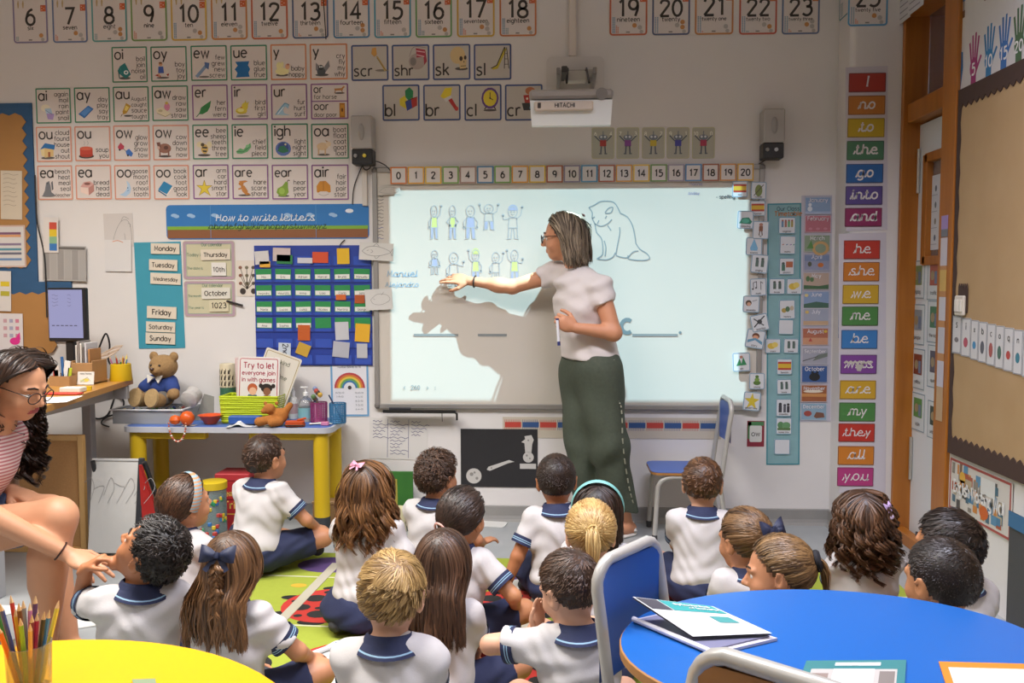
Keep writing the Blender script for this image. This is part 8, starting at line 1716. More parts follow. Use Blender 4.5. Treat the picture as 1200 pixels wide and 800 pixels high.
# white roll of bubble wrap
a, c = V(*onZ(212, 474, ST+0.10)), V(*onZ(238, 460, ST+0.13)); a[1], c[1] = 4.46, 4.54; a[2] += 0.015; c[2] += 0.015; a[0] += 0.02; c[0] += 0.02
b = MB(); P_ = [tuple(a+(c-a)*t-(a+c)/2) for t in np.linspace(0, 1, 12)]; b.tube(P_, 0.05, mat('#d4d0cc', 0.3, trans=0.25, kind='film', scale=60, amt=0.1, bump=0.3), 16, rr=[0.030]+[0.046+0.003*math.sin(i*0.8) for i in range(10)]+[0.030])
o = b.obj('plastic_roll', None, tuple((a+c)/2)); props(o, 'rolled translucent plastic wrap resting on the clear tray beside the teddy', 'plastic wrap')
# orange maraca with a chain
q = ST_pt(212, 503); t = thing('orange_shaker', 'orange gourd shaker with a bead chain hanging over the table edge', 'shaker', (q.at(4.325), 4.325, ST+0.001))
MB().lathe([(0.001, -0.038), (0.024, -0.030), (0.037, -0.008), (0.036, 0.012), (0.022, 0.032), (0.001, 0.038)], mat('#d2581c', 0.35), (0.035, 0.0, 0.042), 18, cap=False).obj('gourd', t)
MB().lathe([(0.001, -0.026), (0.018, -0.018), (0.025, 0.0), (0.018, 0.018), (0.001, 0.026)], mat('#d8601e', 0.35), (-0.03, 0.0, 0.032), 16, sx=1.2, cap=False).obj('gourd', t)
b = MB(); n = 22
for i in range(n):
    a = PI*i/(n-1); x, z = 0.045*math.cos(a), 0.02-0.095*math.sin(a); b.lathe([(0.0005, -0.006), (0.005, -0.003), (0.006, 0), (0.005, 0.003), (0.0005, 0.006)], mat(('#c06c50', '#d8d0c4', '#a84c3c')[i % 3], 0.4), (x, -0.041, z), 7, cap=False)
b.obj('bead_chain', t)
# clear sleeve, orange cloth, papers
q = ST_pt(240, 490); o = MB().prism([(-0.055, 0.0), (0.05, 0.0), (0.045, 0.13), (-0.01, 0.145)], 0.003, mat('#b4b4ac', 0.1, trans=0.5, kind='film', scale=30, amt=0.3), M=Matrix.Rotation(R(80), 4, 'X')).obj('plastic_sleeve', None, (q.at(4.52), 4.52, ST+0.001)); props(o, 'clear plastic sleeve with a dark print leaning on the side table', 'plastic sleeve')
q = ST_pt(247, 497); b = MB(); b.lathe([(0.03, 0), (0.062, 0.045), (0.066, 0.047), (0.058, 0.044), (0.028, 0.005), (0.0, 0.004)], mat('#d2501e', 0.4), n=20); o = b.obj('orange_bowl', None, (q.at(4.40), 4.40, ST+0.003)); props(o, 'shallow orange bowl behind loose white papers on the side table', 'bowl')
for i, (x0, y0, w, h, rz, lb, fold) in enumerate(((282, 500, 0.13, 0.08, 6, 'folded white paper standing up on the side table', 0.04), (312, 503, 0.12, 0.07, -4, 'white paper with a blue drawing on the side table', 0.0), (222, 501, 0.07, 0.05, 4, 'loose pale sheet near the orange shaker', 0.0), (376, 494, 0.12, 0.05, 8, 'white papers under the pen pots on the side table', 0.004))):
    q = ST_pt(x0, y0); b = MB(); b.sheet(lambda u, v: ((u-0.5)*w, (v-0.5)*h, 0.0015+0.001*i+fold*max(0, 1-abs(u-0.45)/0.28)*(0.4+0.6*v)), 10, 4, mat('#d9d8d6', 0.7), False)
    o = b.obj('loose_paper', None, (q.at(4.338 if i != 3 else 4.42), 4.338 if i != 3 else 4.42, ST)); o.rotation_euler = (0, 0, R(rz)); props(o, lb, 'paper')
    if i == 1: b = MB(); [b.lathe([(0.012+0.004*k, 0.0032), (0.015+0.004*k, 0.0032)], mat('#5c6cae', 0.6), (-0.03+0.025*k, 0.01*(k % 2), 0), 12, cap=False) for k in range(4)]; b.obj('drawing', o)
# cream tin with animal silhouettes
q = ST_pt(266, 490); t = thing('tin', 'tall cream tin printed with dark animal silhouettes and a green band', 'tin', (q.at(4.637)+0.01, 4.637, ST+0.001))
HT = 0.30; MB().lathe([(0.0, 0), (0.043, 0), (0.043, HT-0.005), (0.040, HT), (0.0, HT)], mat('#cfc2a4', 0.45), n=28).obj('cylinder_body', t)
b = MB(); b.lathe([(0.0435, 0.06), (0.0435, 0.17)], mat('#3c6c54', 0.5), n=28, cap=False)
r5 = random.Random(2)
for k in range(14):
    a = -PI/2+(k % 5-2)*0.5; z = 0.19+0.03*(k//5)*1.1; 
    for (da, dz, sa, sz) in ((0, 0, 0.16, 0.010), (0.14, 0.010, 0.06, 0.008), (-0.1, -0.012, 0.03, 0.012), (0.1, -0.012, 0.03, 0.012)): b.add([(0.0438*math.cos(a+da+i*sa/2), 0.0438*math.sin(a+da+i*sa/2), z+dz+j*sz) for i, j in ((-1, -1), (1, -1), (1, 1), (-1, 1))], [(0, 1, 2, 3)], mat('#2c2620', 0.6))
b.obj('print', t)
# lime basket with sign cards
q0, q1 = ST_pt(265, 496), ST_pt(331, 496)
t = thing('basket', 'lime yellow woven plastic basket holding sign cards', 'basket', ((q0.at(4.49)+q1.at(4.49))/2, 4.49, ST+0.001)); bw = q1.at(4.49)-q0.at(4.49)
b = MB(); ML = mat('#b8c81e', 0.5)
for k in range(12):
    z = 0.012+0.0118*k; w2 = bw/2*(0.94+0.006*k); d2 = 0.075
    b.tube([(-w2, -d2+0.003*(k % 2), z), (w2, -d2-0.003*(k % 2), z), (w2, d2, z), (-w2, d2, z), (-w2, -d2, z)], 0.0062, ML, 6)
b.obj('weave', t)
b = MB(); b.box((0, 0, 0.006), (bw*0.94, 0.15, 0.008), ML); [b.box((sx*bw*0.45, sy*0.07, 0.075), (0.012, 0.012, 0.14), ML, 0.002) for sx in (-1, 1) for sy in (-1, 1)]; b.obj('frame', t)
def sign(px, Y, rz, ry, bg, bc, label, lines, draw=None):
    x0, y0, x1, y1 = px; a = onY(x0, y0, Y); c = onY(x1, y1, Y); w = c[0]-a[0]; h = a[2]-c[2]
    o = slab(w, h, 0.003, bg, 0.05*w).obj('sign_card'); o.location = ((a[0]+c[0])/2, Y, (a[2]+c[2])/2); o.rotation_euler = (D(-4), ry, rz); props(o, label, 'sign', 'sign cards in the lime basket')
    p = Pr(0.003); p.ring(w*0.92, h*0.94, 0.018*w, bc, 0, 0.05*w); p.obj('border', o)
    p = Pr(0.0033)
    for txt, z, s_, col in lines: p.text(txt, 0, z*h, s_*w, col, 12, layer=1, maxw=0.8*w)
    p.obj('lettering', o)
    if draw: p = Pr(0.0033); p.art(draw, -0.5*w, -0.5*h, w, h); p.obj('picture', o)
sign((300, 412, 345, 478), 4.545, 0, D(20), '#d8d2c4', '#a08c54', 'cream sign card tilted behind the red bordered one', (('Be kind', 0.3, 0.15, '#8c8c7c'), ('find time', 0.05, 0.15, '#8c8c7c')), 'e #8cac5c 20 20 16 12')
sign((276, 418, 300, 478), 4.537, 0, D(-3), '#d9c8c4', '#c07c80', 'pink edged sign card peeping out behind the red bordered one', ())
sign((278, 418, 328, 484), 4.515, 0, D(1.5), '#e0dad6', '#b4404c', 'red bordered sign card Try to let everyone join in with games', (('Try to let', 0.30, 0.18, '#a8384c'), ('everyone join', 0.18, 0.18, '#a8384c'), ('in with games', 0.06, 0.18, '#a8384c')), 'p #3c5c6c 20 24 52 24 46 33 27 33;e #b85c34 36 44 12 9;e #e0b090 37 39 9 7;p #8c5c44 58 22 86 22 80 32 64 32;e #2c2420 70 45 14 8;e #8c5c44 71 39 9 7;e #2c2420 56 49 5 4;e #2c2420 86 49 5 4')
q = ST_pt(288, 501); o = MB().box((0, 0, 0.022), (0.17, 0.05, 0.042), mat('#2c549c', 0.45), 0.006).obj('blue_box', None, (q.at(4.372), 4.372, ST+0.008)); props(o, 'small blue box in front of the lime basket', 'box')
# orange plush, purse, bottles, pots
q = ST_pt(323, 500); s = Sculpt(); s.ell((0.02, 0, 0.045), (0.045, 0.035, 0.042), None, 0.015); s.ell((-0.025, -0.02, 0.085), (0.032, 0.03, 0.028), None, 0.012); s.cap((0.04, 0, 0.05), (0.075, 0.01, 0.10), 0.020, 0.016, 0.015); s.cap((-0.02, -0.03, 0.03), (-0.07, -0.05, 0.022), 0.022, 0.024, 0.012); s.cap((0.03, -0.03, 0.02), (0.0, -0.06, 0.018), 0.022, 0.02, 0.012); s.ell((-0.05, -0.03, 0.075), (0.016, 0.016, 0.013), None, 0.006); [s.ell((-0.02+0.03*x, -0.005, 0.112), (0.01, 0.007, 0.011), None, 0.005) for x in (-1, 1)]
v, q2 = s.build(0.0035); o = npmesh('plush_toy', v-V(0, 0, v[:, 2].min()), q2, [mat('#b87434', 0.95, kind='fur', scale=120, amt=0.35, bump=0.3)]); o.location = (q.at(4.36), 4.36, ST+0.005); props(o, 'small orange plush animal slumped before the lime basket', 'plush toy')
q = ST_pt(346, 503); t = thing('purse', 'folded orange felt purse on the side table', 'purse', (q.at(4.335), 4.335, ST+0.001), D(6)); b = MB(); b.prism(rrect(0.10, 0.055, 0.015), 0.012, mat('#c4501c', 0.9), z=0.004); b.prism(rrect(0.095, 0.05, 0.015), 0.010, mat('#b8481c', 0.9), z=0.018, M=Matrix.Rotation(R(4), 4, 'X')); b.obj('flap', t); MB().tube([(-0.05, -0.026, 0.01), (0, -0.029, 0.01), (0.05, -0.026, 0.01)], 0.0035, mat('#3a2a20', 0.7), 6).obj('trim', t); MB().tube([(0.01, 0, 0.032), (0.05, 0.02, 0.04), (0.03, 0.03, 0.034)], 0.006, mat('#c4501c', 0.9), 6).obj('strap', t)
q = ST_pt(344, 494); t = thing('spray_bottle', 'slim white spray bottle behind the orange plush', 'bottle', (q.at(4.60), 4.60, ST+0.001)); MB().lathe([(0.0, 0), (0.024, 0), (0.025, 0.008), (0.025, 0.10), (0.020, 0.115), (0.010, 0.122)], mat('#dcdcda', 0.35), n=18).obj('bottle_body', t); MB().lathe([(0.011, 0.122), (0.012, 0.15), (0.007, 0.155), (0.006, 0.172), (0, 0.174)], mat('#e8e8e6', 0.35), n=12).obj('nozzle', t); MB().lathe([(0.0253, 0.03), (0.0253, 0.085)], mat('#c0a0a0', 0.5), n=18, cap=False).obj('label', t)
q = ST_pt(359, 496); t = thing('gel_bottle', 'clear pump bottle of hand gel on the side table', 'bottle', (q.at(4.52), 4.52, ST+0.001)); MB().lathe([(0.0, 0), (0.040, 0), (0.042, 0.01), (0.042, 0.09), (0.030, 0.12), (0.012, 0.132), (0.012, 0.14)], M_CLEAR, n=20).obj('bottle_body', t); MB().lathe([(0.015, 0.138), (0.015, 0.155), (0.006, 0.158), (0.006, 0.178), (0.012, 0.18), (0.012, 0.186), (0, 0.188)], mat('#e4e4e2', 0.35), n=12).box((-0.014, 0, 0.183), (0.03, 0.010, 0.008), mat('#e4e4e2', 0.35), 0.002).obj('pump', t); MB().lathe([(0.0425, 0.02), (0.0425, 0.075)], mat('#7caeb4', 0.5), n=20, cap=False).obj('label', t)
def mesh_pot(px, Y, col, label, pens):
    q = ST_pt(*px); t = thing('pen_pot', label, 'pen pot', (q.at(Y), Y, ST)); b = MB(); m = mat(col, 0.45, 0.3); n = 14
    b.lathe([(0.0, 0.001), (0.042, 0.001), (0.042, 0.004)], m, n=24); b.lathe([(0.044, 0.103), (0.0445, 0.109), (0.042, 0.109), (0.042, 0.103)], m, n=24, cap=False)
    for i in range(20):
        a = 2*PI*i/20
        b.tube([(0.042*math.cos(a), 0.042*math.sin(a), 0.003), (0.0435*math.cos(a), 0.0435*math.sin(a), 0.105)], 0.0024, m, 4, close=False)
    for k in range(11): b.lathe([(0.0418, 0.008+0.0088*k), (0.0436, 0.0105+0.0088*k), (0.0418, 0.013+0.0088*k)], m, n=20, cap=False)
    b.obj('mesh_wall', t)
    return q
q = mesh_pot((374, 497), 4.49, '#9c3c74', 'magenta mesh pen pot on the side table', 0)
o = MB(); r6 = random.Random(8)
for i in range(7): o.lathe([(0.001, -0.014), (0.012, -0.008), (0.014, 0.004), (0.008, 0.012), (0.001, 0.014)], mat(('#3c4c8c', '#8c6c4c', '#5c7c4c', '#c8a040', '#4c3c34', '#b4483c', '#7c8cac')[i], 0.5), (r6.uniform(-0.02, 0.02)-0.01, r6.uniform(-0.015, 0.015), 0.118+0.010*i), 8, cap=False)
o.tube([(-0.005, 0, 0.02), (-0.01, 0, 0.12)], 0.006, mat('#6c5c4c', 0.5), 6)
o = o.obj('toy_figure', None, (q.at(4.49), 4.49, ST)); props(o, 'small knobbly coloured toy standing in the magenta pen pot', 'toy')
q = mesh_pot((396, 499), 4.46, '#3c7ca8', 'blue mesh pen pot at the end of the side table', 0)
o = MB().tube([(0.03, -0.01, 0.008), (-0.048, 0.005, 0.15)], 0.004, mat('#2c3454', 0.4), 8).obj('pencil', None, (q.at(4.46), 4.46, ST)); props(o, 'dark blue pencil leaning in the blue mesh pot', 'pencil')
q = ST_pt(381, 499); o = MB().box((0, 0, 0.010), (0.04, 0.02, 0.02), mat('#c87c9c', 0.6), 0.003).obj('eraser', None, (q.at(4.375), 4.375, ST+0.001)); props(o, 'pink eraser by the mesh pen pots', 'eraser')
# ================================================================== on the teacher's desk
DK = At
q = DK(78, 446); mt = thing('monitor', 'black rimmed computer monitor with a pale lilac screen on the desk', 'monitor', (onY(79, 400, 4.40)[0], 4.40, DZ), D(-6))
zt, zb = onY(79, 337, 4.40)[2]-DZ, onY(79, 400, 4.40)[2]-DZ; mw = 0.225
MB().box((0, 0.015, (zt+zb)/2), (mw, 0.03, zt-zb), mat('#1e1d20', 0.4), 0.006).obj('casing', mt)
MB().box((-0.004, -0.0012, (zt+zb)/2+0.004), (mw-0.028, 0.002, zt-zb-0.03), emis('#a4a4d2', 0.62)).obj('screen', mt)
p = Pr(0.003)
for i in range(6): p.line([(-0.085+0.026*i, zb+0.085), (-0.068+0.026*i, zb+0.085)], 0.005, '#4c4c64', 0)
for i in range(4): p.line(smooth([(-0.08+0.012*j, zt-0.04-0.018*i+0.004*math.sin(j*2+i)) for j in range(4)], 2), 0.0025, '#6c6c8c', 0); p.line(smooth([(0.01+0.01*j, zt-0.04-0.018*i+0.004*math.sin(j*2+i)) for j in range(3)], 2), 0.0025, '#6c6c8c', 0)
p.obj('screen_marks', mt)
MB().box((0, 0.03, zb/2), (0.05, 0.03, zb), mat('#1e1d20', 0.4), 0.005).box((0, 0.03, 0.008), (0.16, 0.12, 0.014), mat('#1e1d20', 0.4), 0.005).obj('stand', mt)
q = DK(103, 452); t = thing('magazine_file', 'plain wooden holder with upright files on the desk', 'file holder', (q.at(4.22), 4.22, DZ)); MW = mat('#b08658', 0.6, kind='wood', scale=24, amt=0.2)
MB().box((0, -0.05, 0.055), (0.11, 0.006, 0.11), MW, 0.002).box((-0.052, 0.02, 0.06), (0.006, 0.14, 0.12), MW, 0.002).box((0.052, 0.02, 0.06), (0.006, 0.14, 0.12), MW, 0.002).box((0, 0.02, 0.004), (0.11, 0.14, 0.006), MW).obj('box_wall', t)
for i, (x, h, c) in enumerate(((-0.036, 0.19, '#c9c4bc'), (-0.024, 0.21, '#8c8480'), (-0.012, 0.20, '#d4d0c8'), (0.0, 0.18, '#6c6460'), (0.012, 0.20, '#c8c8cc'), (0.030, 0.17, '#b07c48'))):
    o = MB().box((0, 0.02, h/2), (0.008, 0.11, h), mat(c, 0.6), 0.001).obj('folder', None, (q.at(4.22)+x, 4.22, DZ+0.008)); props(o, f'{("pale grey", "dark grey", "off white", "taupe", "silver grey", "tan wooden")[i]} folder upright in the wooden holder', 'folder', 'folders in the wooden holder')
o = slab(0.085, 0.065, 0.002, '#dcdad4').obj('picture_card'); o.location = (DK(101, 452).at(4.155), 4.155, DZ+0.034); o.rotation_euler = (D(-8), 0, 0); props(o, 'white card with a yellow bird sketch leaning on the wooden holder', 'card'); p = Pr(0.0023); p.art('e #d8c860 50 40 22 18;e #c8d0a8 30 34 16 12;l #8c8c7c 2 20 20 60 70 80 30', -0.042, -0.03, 0.084, 0.05); p.text('Happy Teaching', 0, 0.02, 0.012, '#5c5c5c', 12, layer=4, maxw=0.06); p.obj('picture', o)
q = DK(144, 441); t = thing('pencil_pot', 'yellow pot crammed with colouring pencils at the desk corner', 'pencil pot', (q.at(4.36)-0.01, 4.36, DZ)); MB().lathe([(0, 0), (0.054, 0), (0.056, 0.005), (0.050, 0.088), (0.047, 0.090), (0.047, 0.02), (0, 0.018)], mat('#d0ac14', 0.45), n=24).obj('pot_wall', t)
r7 = random.Random(7)
def pencils(cx, cy, z0, n, rad, L0, L1, cols, where, grp, tilt=0.25, rr=0.0038):
    for i in range(n):
        a = 2*PI*i/n*1.0+0.2; L = r7.uniform(L0, L1); c = cols[i % len(cols)][0]; nm = cols[i % len(cols)][1]
        d = rad*(0.30, 0.62, 0.92)[i % 3]; p0 = V(0.62*d*math.cos(a), 0.62*d*math.sin(a), 0); tl = tilt*d/rad; dr = unit(V(math.cos(a)*tl, math.sin(a)*tl, 1)); p1 = p0+dr*(L-0.014); p2 = p0+dr*L
        b = MB().tube([tuple(p0), tuple(p1)], rr, mat(c, 0.45), 6); o = b.obj('pencil', None, (cx, cy, z0)); MB().tube([tuple(p1), tuple(p2)], rr, mat('#d4b080', 0.6), 6, rr=[rr, 0.0006]).obj('tip', o)
        props(o, f'{nm} pencil in {where}', 'pencil', grp)
PC = [('#b03050', 'crimson'), ('#3c7ca8', 'sky blue'), ('#d8c84c', 'lemon'), ('#5c3c6c', 'purple'), ('#2c6c64', 'teal'), ('#b86c8c', 'pink'), ('#8c8c8c', 'grey'), ('#b8342c', 'red'), ('#2c7c44', 'green'), ('#d8a83c', 'golden'), ('#3c4c8c', 'dark blue'), ('#d86c2c', 'orange'), ('#6c3c24', 'brown'), ('#8cb43c', 'lime'), ('#c89c64', 'natural wood'), ('#7c2c3c', 'maroon'), ('#2c2c2e', 'black')]
pencils(q.at(4.36)-0.01, 4.36, DZ+0.02, 10, 0.035, 0.10, 0.135, PC, 'the yellow pot on the desk', 'pencils in the yellow desk pot', 0.35)
q = DK(74, 447); t = thing('desk_organiser', 'small wooden desk organiser with craft scraps beside the file holder', 'organiser', (q.at(4.12), 4.12, DZ)); MB().box((0, -0.03, 0.025), (0.10, 0.005, 0.05), MW).box((0, 0.03, 0.03), (0.10, 0.005, 0.06), MW).box((-0.05, 0, 0.025), (0.005, 0.06, 0.05), MW).box((0.05, 0, 0.025), (0.005, 0.06, 0.05), MW).box((0, 0, 0.003), (0.1, 0.06, 0.005), MW).obj('box_wall', t)
for i, (x, z, w, h, rz, c, lb) in enumerate(((0.02, 0.075, 0.03, 0.10, 25, '#e0dedc', 'white paper scrap'), (-0.03, 0.065, 0.03, 0.07, -20, '#d0cac4', 'pale folded scrap'), (-0.035, 0.05, 0.028, 0.06, 5, '#b83c30', 'red scrap'), (0.035, 0.06, 0.02, 0.06, 20, '#b4c430', 'lime scrap'), (0.0, 0.085, 0.014, 0.12, -5, '#2c5c94', 'blue glue stick shape'))):
    o = MB().box((0, 0, 0), (w, 0.006, h), mat(c, 0.6), 0.001).obj('craft_scrap', None, (q.at(4.12)+x, 4.12, DZ+z)); o.rotation_euler = (0, D(rz*0.4), 0); props(o, f'{lb} standing in the small wooden organiser', 'craft scrap', 'craft scraps in the organiser')
q = DK(86, 466); o = MB().box((0, 0, 0.012), (0.10, 0.06, 0.022), mat('#d8d2c4', 0.6), 0.003).obj('notepad', None, (q.at(3.86), 3.86, DZ+0.001)); props(o, 'cream block of notepaper on the desk edge', 'notepad')
q = DK(100, 463); o = MB().lathe([(0.012, 0), (0.022, 0), (0.022, 0.018), (0.012, 0.018), (0.012, 0)], mat('#d8b41c', 0.4), n=20, cap=False).obj('tape_roll', None, (q.at(3.93)+0.01, 3.93, DZ+0.001)); props(o, 'yellow roll of tape beside the cream notepaper', 'tape')
o = MB().box((0, 0, 0.004), (0.17, 0.05, 0.007), mat('#c03c2c', 0.5), 0.002).obj('exercise_book', None, (DK(74, 470).at(3.77), 3.77, DZ+0.001)); props(o, 'thin red exercise book on the desk edge', 'book')
b = MB(); b.sheet(lambda u, v: ((u-0.5)*0.22, (v-0.5)*0.22, 0.002+0.004*u*u), 6, 4, mat('#dcdcdc', 0.7), False); o = b.obj('loose_paper', None, (DK(62, 476).at(3.56)-0.02, 3.56, DZ)); o.rotation_euler = (0, 0, D(12)); props(o, 'white sheet lying at the near end of the desk', 'paper')
P_ = smooth([(0, 0, 0), (0.04, 0, 0.08), (0.06, 0, 0.02), (0.05, 0.0, -0.06), (0.07, 0, -0.10)], 6)
q = At(116, 408); q2_ = onY(116, 408, 4.5)[2]; o = MB().tube(P_, 0.005, mat('#1c1b1d', 0.5), 6).obj('monitor_cable', None, (q.at(4.5), 4.5, max(q2_, DZ+0.11))); props(o, 'black cable looping behind the yellow pencil pot', 'cable')
b = MB()
for i in range(7): b.tube([(0, 0, 0), (0.05+0.01*i, 0.002*i, 0.012*i-0.01), (0.12+0.006*i, 0.0, 0.03+0.006*i)], 0.003, mat(('#c9b49c', '#dccfc4', '#b89c84')[i % 3], 0.8), 5)
o = b.obj('dried_stems', None, (onY(111, 405, 4.48)[0], 4.48, DZ+0.11)); props(o, 'pale dried stems sticking out beside the file holder', 'dried stems')
for P_, Y, lb in (([(103, 478), (112, 490), (126, 486), (134, 466)], WALL_Y-0.006, 'black cable drooping under the desk'), ([(128, 500), (119, 496), (124, 489), (140, 484)], WALL_Y-0.012, 'black cable loop at the corner of the side table'), ([(138, 462), (145, 470), (144, 482), (148, 492)], WALL_Y-0.018, 'black cable behind the side table')): cable(P_, Y, lb, 0.005, '#1c1b1c', 'power_cable')
# ================================================================== leaning boards and boxes
zt = onY(50, 509, 4.02)[2]; xl, xr = onY(-40, 560, 4.02)[0], onY(100, 560, 4.02)[0]
t = thing('cork_board', 'cork board in a pale pine frame standing under the desk', 'cork board', ((xl+xr)/2, 4.02, 0)); w = xr-xl
MB().box((0, 0.006, zt/2), (w-0.04, 0.012, zt-0.04), mat('#c0905c', 0.9, kind='cork', scale=120, amt=0.3)).obj('cork', t); MP = mat('#cfa468', 0.5, kind='wood', scale=20, amt=0.15)
for n_, c, d in (('frame_stile', (w/2-0.014, 0, zt/2), (0.028, 0.03, zt)), ('frame_stile', (-w/2+0.014, 0, zt/2), (0.028, 0.03, zt)), ('frame_rail', (0, 0, zt-0.014), (w-0.056, 0.03, 0.028)), ('frame_rail', (0, 0, 0.014), (w-0.056, 0.03, 0.028))): MB().box(c, d, MP, 0.003).obj(n_, t)
# easel: whiteboard with black rim, red frame behind
Y = 3.92; a = onY(99, 538, Y); c = onY(160, 538, Y); zt = a[2]; w = c[0]-a[0]
t = thing('easel', 'folding easel with a scribbled whiteboard, black rim and red back panel', 'easel', ((a[0]+c[0])/2, Y, 0))
TI = Matrix.Rotation(R(-9), 4, 'X')
MB().box((0, 0, zt/2+0.01), (w, 0.012, zt-0.04), mat('#c9c8c4', 0.3, kind='smudge', scale=7, amt=0.12), 0.002, TI).obj('board_surface', t)
MB().box((w/2-0.012, -0.002, zt/2), (0.026, 0.022, zt), mat('#2c2d31', 0.45), 0.004, TI).box((0, -0.002, zt-0.01), (w, 0.018, 0.012), mat('#b8b8b6', 0.4), 0.002, TI).obj('rim', t)
b = MB(); b.add([(w/2, 0.02, zt-0.03), (w/2+0.012, 0.02, zt-0.03), (w/2+0.06, 0.16, 0.06), (w/2+0.0, 0.04, 0.06), (w/2, 0.03, zt-0.03), (w/2+0.012, 0.03, zt-0.03), (w/2+0.06, 0.17, 0.06), (w/2, 0.05, 0.06)], [(0, 1, 2, 3), (4, 7, 6, 5), (0, 4, 5, 1), (1, 5, 6, 2), (2, 6, 7, 3), (3, 7, 4, 0)], mat('#b82824', 0.55)); b.obj('red_panel', t)
MB().tube([(w/2+0.012, 0.05, zt-0.02), (w/2+0.075, 0.22, 0.0)], 0.011, mat('#26272a', 0.5), 8).tube([(-w/2+0.012, 0.05, zt-0.02), (-w/2-0.0, 0.22, 0.0)], 0.011, mat('#26272a', 0.5), 8).tube([(w/2-0.012, 0.02, 0.06), (w/2-0.012, 0.02, 0.0)], 0.011, mat('#26272a', 0.5), 8).tube([(-w/2+0.012, 0.02, 0.06), (-w/2+0.012, 0.02, 0.0)], 0.011, mat('#26272a', 0.5), 8).obj('leg', t)
p = Pr(0.0)
for i in range(7): p.line(smooth([(-0.16+0.05*i, zt*0.75-0.03*(i % 3)), (-0.13+0.05*i, zt*0.80-0.04*(i % 2)), (-0.11+0.05*i, zt*0.70), (-0.13+0.045*i, zt*0.55)], 4), 0.0025, '#9a9896', 0)
o = p.obj('marker_scribble', t); o.data.transform(TI @ Matrix.Translation((0, -0.008, 0)))
# tubs and boxes under the side table
def box_thing(name, label, px, Y, d, col, grp=None, stripe=None):
    x0, y0, x1 = px; a = onY(x0, y0, Y); c = onY(x1, y0, Y); w = c[0]-a[0]; h = a[2]
    t = thing(name, label, 'box', ((a[0]+c[0])/2, Y+d/2, 0), 0, grp); MB().box((0, 0, h*0.44), (w, d, h*0.88), mat(col, 0.5), 0.004).obj('box_base', t); MB().box((0, 0, h*0.94), (w+0.006, d+0.006, h*0.12), mat(stripe or col, 0.5), 0.004).obj('lid', t); return t, w, h
t, w, h = box_thing('game_box', 'stack high red game box under the side table', (252, 555, 291), 4.40, 0.16, '#a4242a', 'game boxes under the side table', '#b4343a')
p = Pr(0.08); p.text('Memory', 0, h*0.62, 0.055, '#d8b458', 14, maxw=w*0.7); p.text('Trio', 0, h*0.40, 0.055, '#d8b458', 14, maxw=w*0.7); p.rect(-w*0.45, h*0.3, w*0.9, 0.006, '#d8a840', 0); p.rect(-w*0.45, h*0.55, w*0.9, 0.006, '#5c1418', 0); p.obj('lettering', t)
t, w, h = box_thing('game_box', 'low black and red game box beside the easel', (180, 575, 200), 4.36, 0.16, '#241c1e', 'game boxes under the side table', '#8c2024')
p = Pr(0.08); p.text('Junior', 0, h*0.25, 0.05, '#d8a840', 14, maxw=w*0.8); p.obj('lettering', t)
q = onZ(252, 630, 0); t = thing('craft_tub', 'clear tub of coloured blocks with a yellow screw lid', 'tub', (onY(251, 600, 4.24)[0], 4.24, 0)); zt = onY(251, 563, 4.24)[2]
MB().lathe([(0, 0.001), (0.062, 0.001), (0.064, 0.01), (0.064, zt-0.035)], mat('#c4d0d0', 0.15, trans=0.7), n=24, cap=False).obj('tub_wall', t); MB().lathe([(0, 0.0), (0.056, 0.004), (0.057, zt-0.06), (0, zt-0.05)], mat('#3c8c8c', 0.5), n=18).obj('filling', t); MB().lathe([(0.068, zt-0.038), (0.068, zt-0.004), (0.062, zt), (0, zt)], mat('#d0b424', 0.4), n=24).obj('lid', t)
b = MB(); r8 = random.Random(3)
for i in range(40):
    a = r8.uniform(PI*1.05, PI*1.95); z = r8.uniform(0.02, zt-0.08); b.box((0.058*math.cos(a), 0.058*math.sin(a), z), (0.02, 0.02, 0.02), mat(('#2c8c5c', '#d0b82c', '#2c6cac', '#b83c34')[i % 4], 0.45), 0.003)
o = b.obj('blocks', t); o['kind'] = 'stuff'
q = onZ(268, 640, 0); t = thing('game_box', 'small clear box of red and green pieces on the floor by the tub', 'box', (onY(268, 640, 4.05)[0], 4.05, 0)); 
props(t, None, None, 'game boxes under the side table')
MB().box((0, 0, 0.035), (0.09, 0.08, 0.066), mat('#b0b4b4', 0.2, trans=0.5), 0.004).obj('box_base', t); MB().box((0, 0, 0.03), (0.08, 0.07, 0.05), mat('#7c5c54', 0.6, kind='mix', scale=60, amt=0.6), 0.004).obj('filling', t)
t, w, h = box_thing('carton', 'brown cardboard carton behind the yellow table leg', (366, 587, 403), 4.47, 0.08, '#8c6c48', None, '#9a7a54')
o = MB(); a = onY(459, 552, 4.60); c = onY(484, 552, 4.60); h = a[2]; w = c[0]-a[0]
t = thing('painted_board', 'green painted board with a yellow patch leaning on the wall', 'board', ((a[0]+c[0])/2-0.05, 4.60, 0)); w = w+0.10
MB().box((0, 0, h/2), (w, 0.015, h), mat('#3c7c2c', 0.6, kind='paint', scale=9, amt=0.4, col2='#245c24'), 0.002).obj('board_panel', t); p = Pr(0.008); p.poly([(-w*0.45, 0.02), (w*0.12, 0.02), (w*0.10, h*0.86), (-w*0.45, h*0.80)], '#a89844', 0); p.obj('picture', t)
o = MB().lathe([(0, 0), (0.04, 0), (0.042, 0.004), (0.042, 0.125), (0.036, 0.13), (0, 0.128)], mat('#d4cca4', 0.6), n=20).obj('cream_pot', None, (onY(468, 600, 4.46)[0], 4.46, 0.0)); props(o, 'cream cylinder pot on the floor in front of the green board', 'pot')
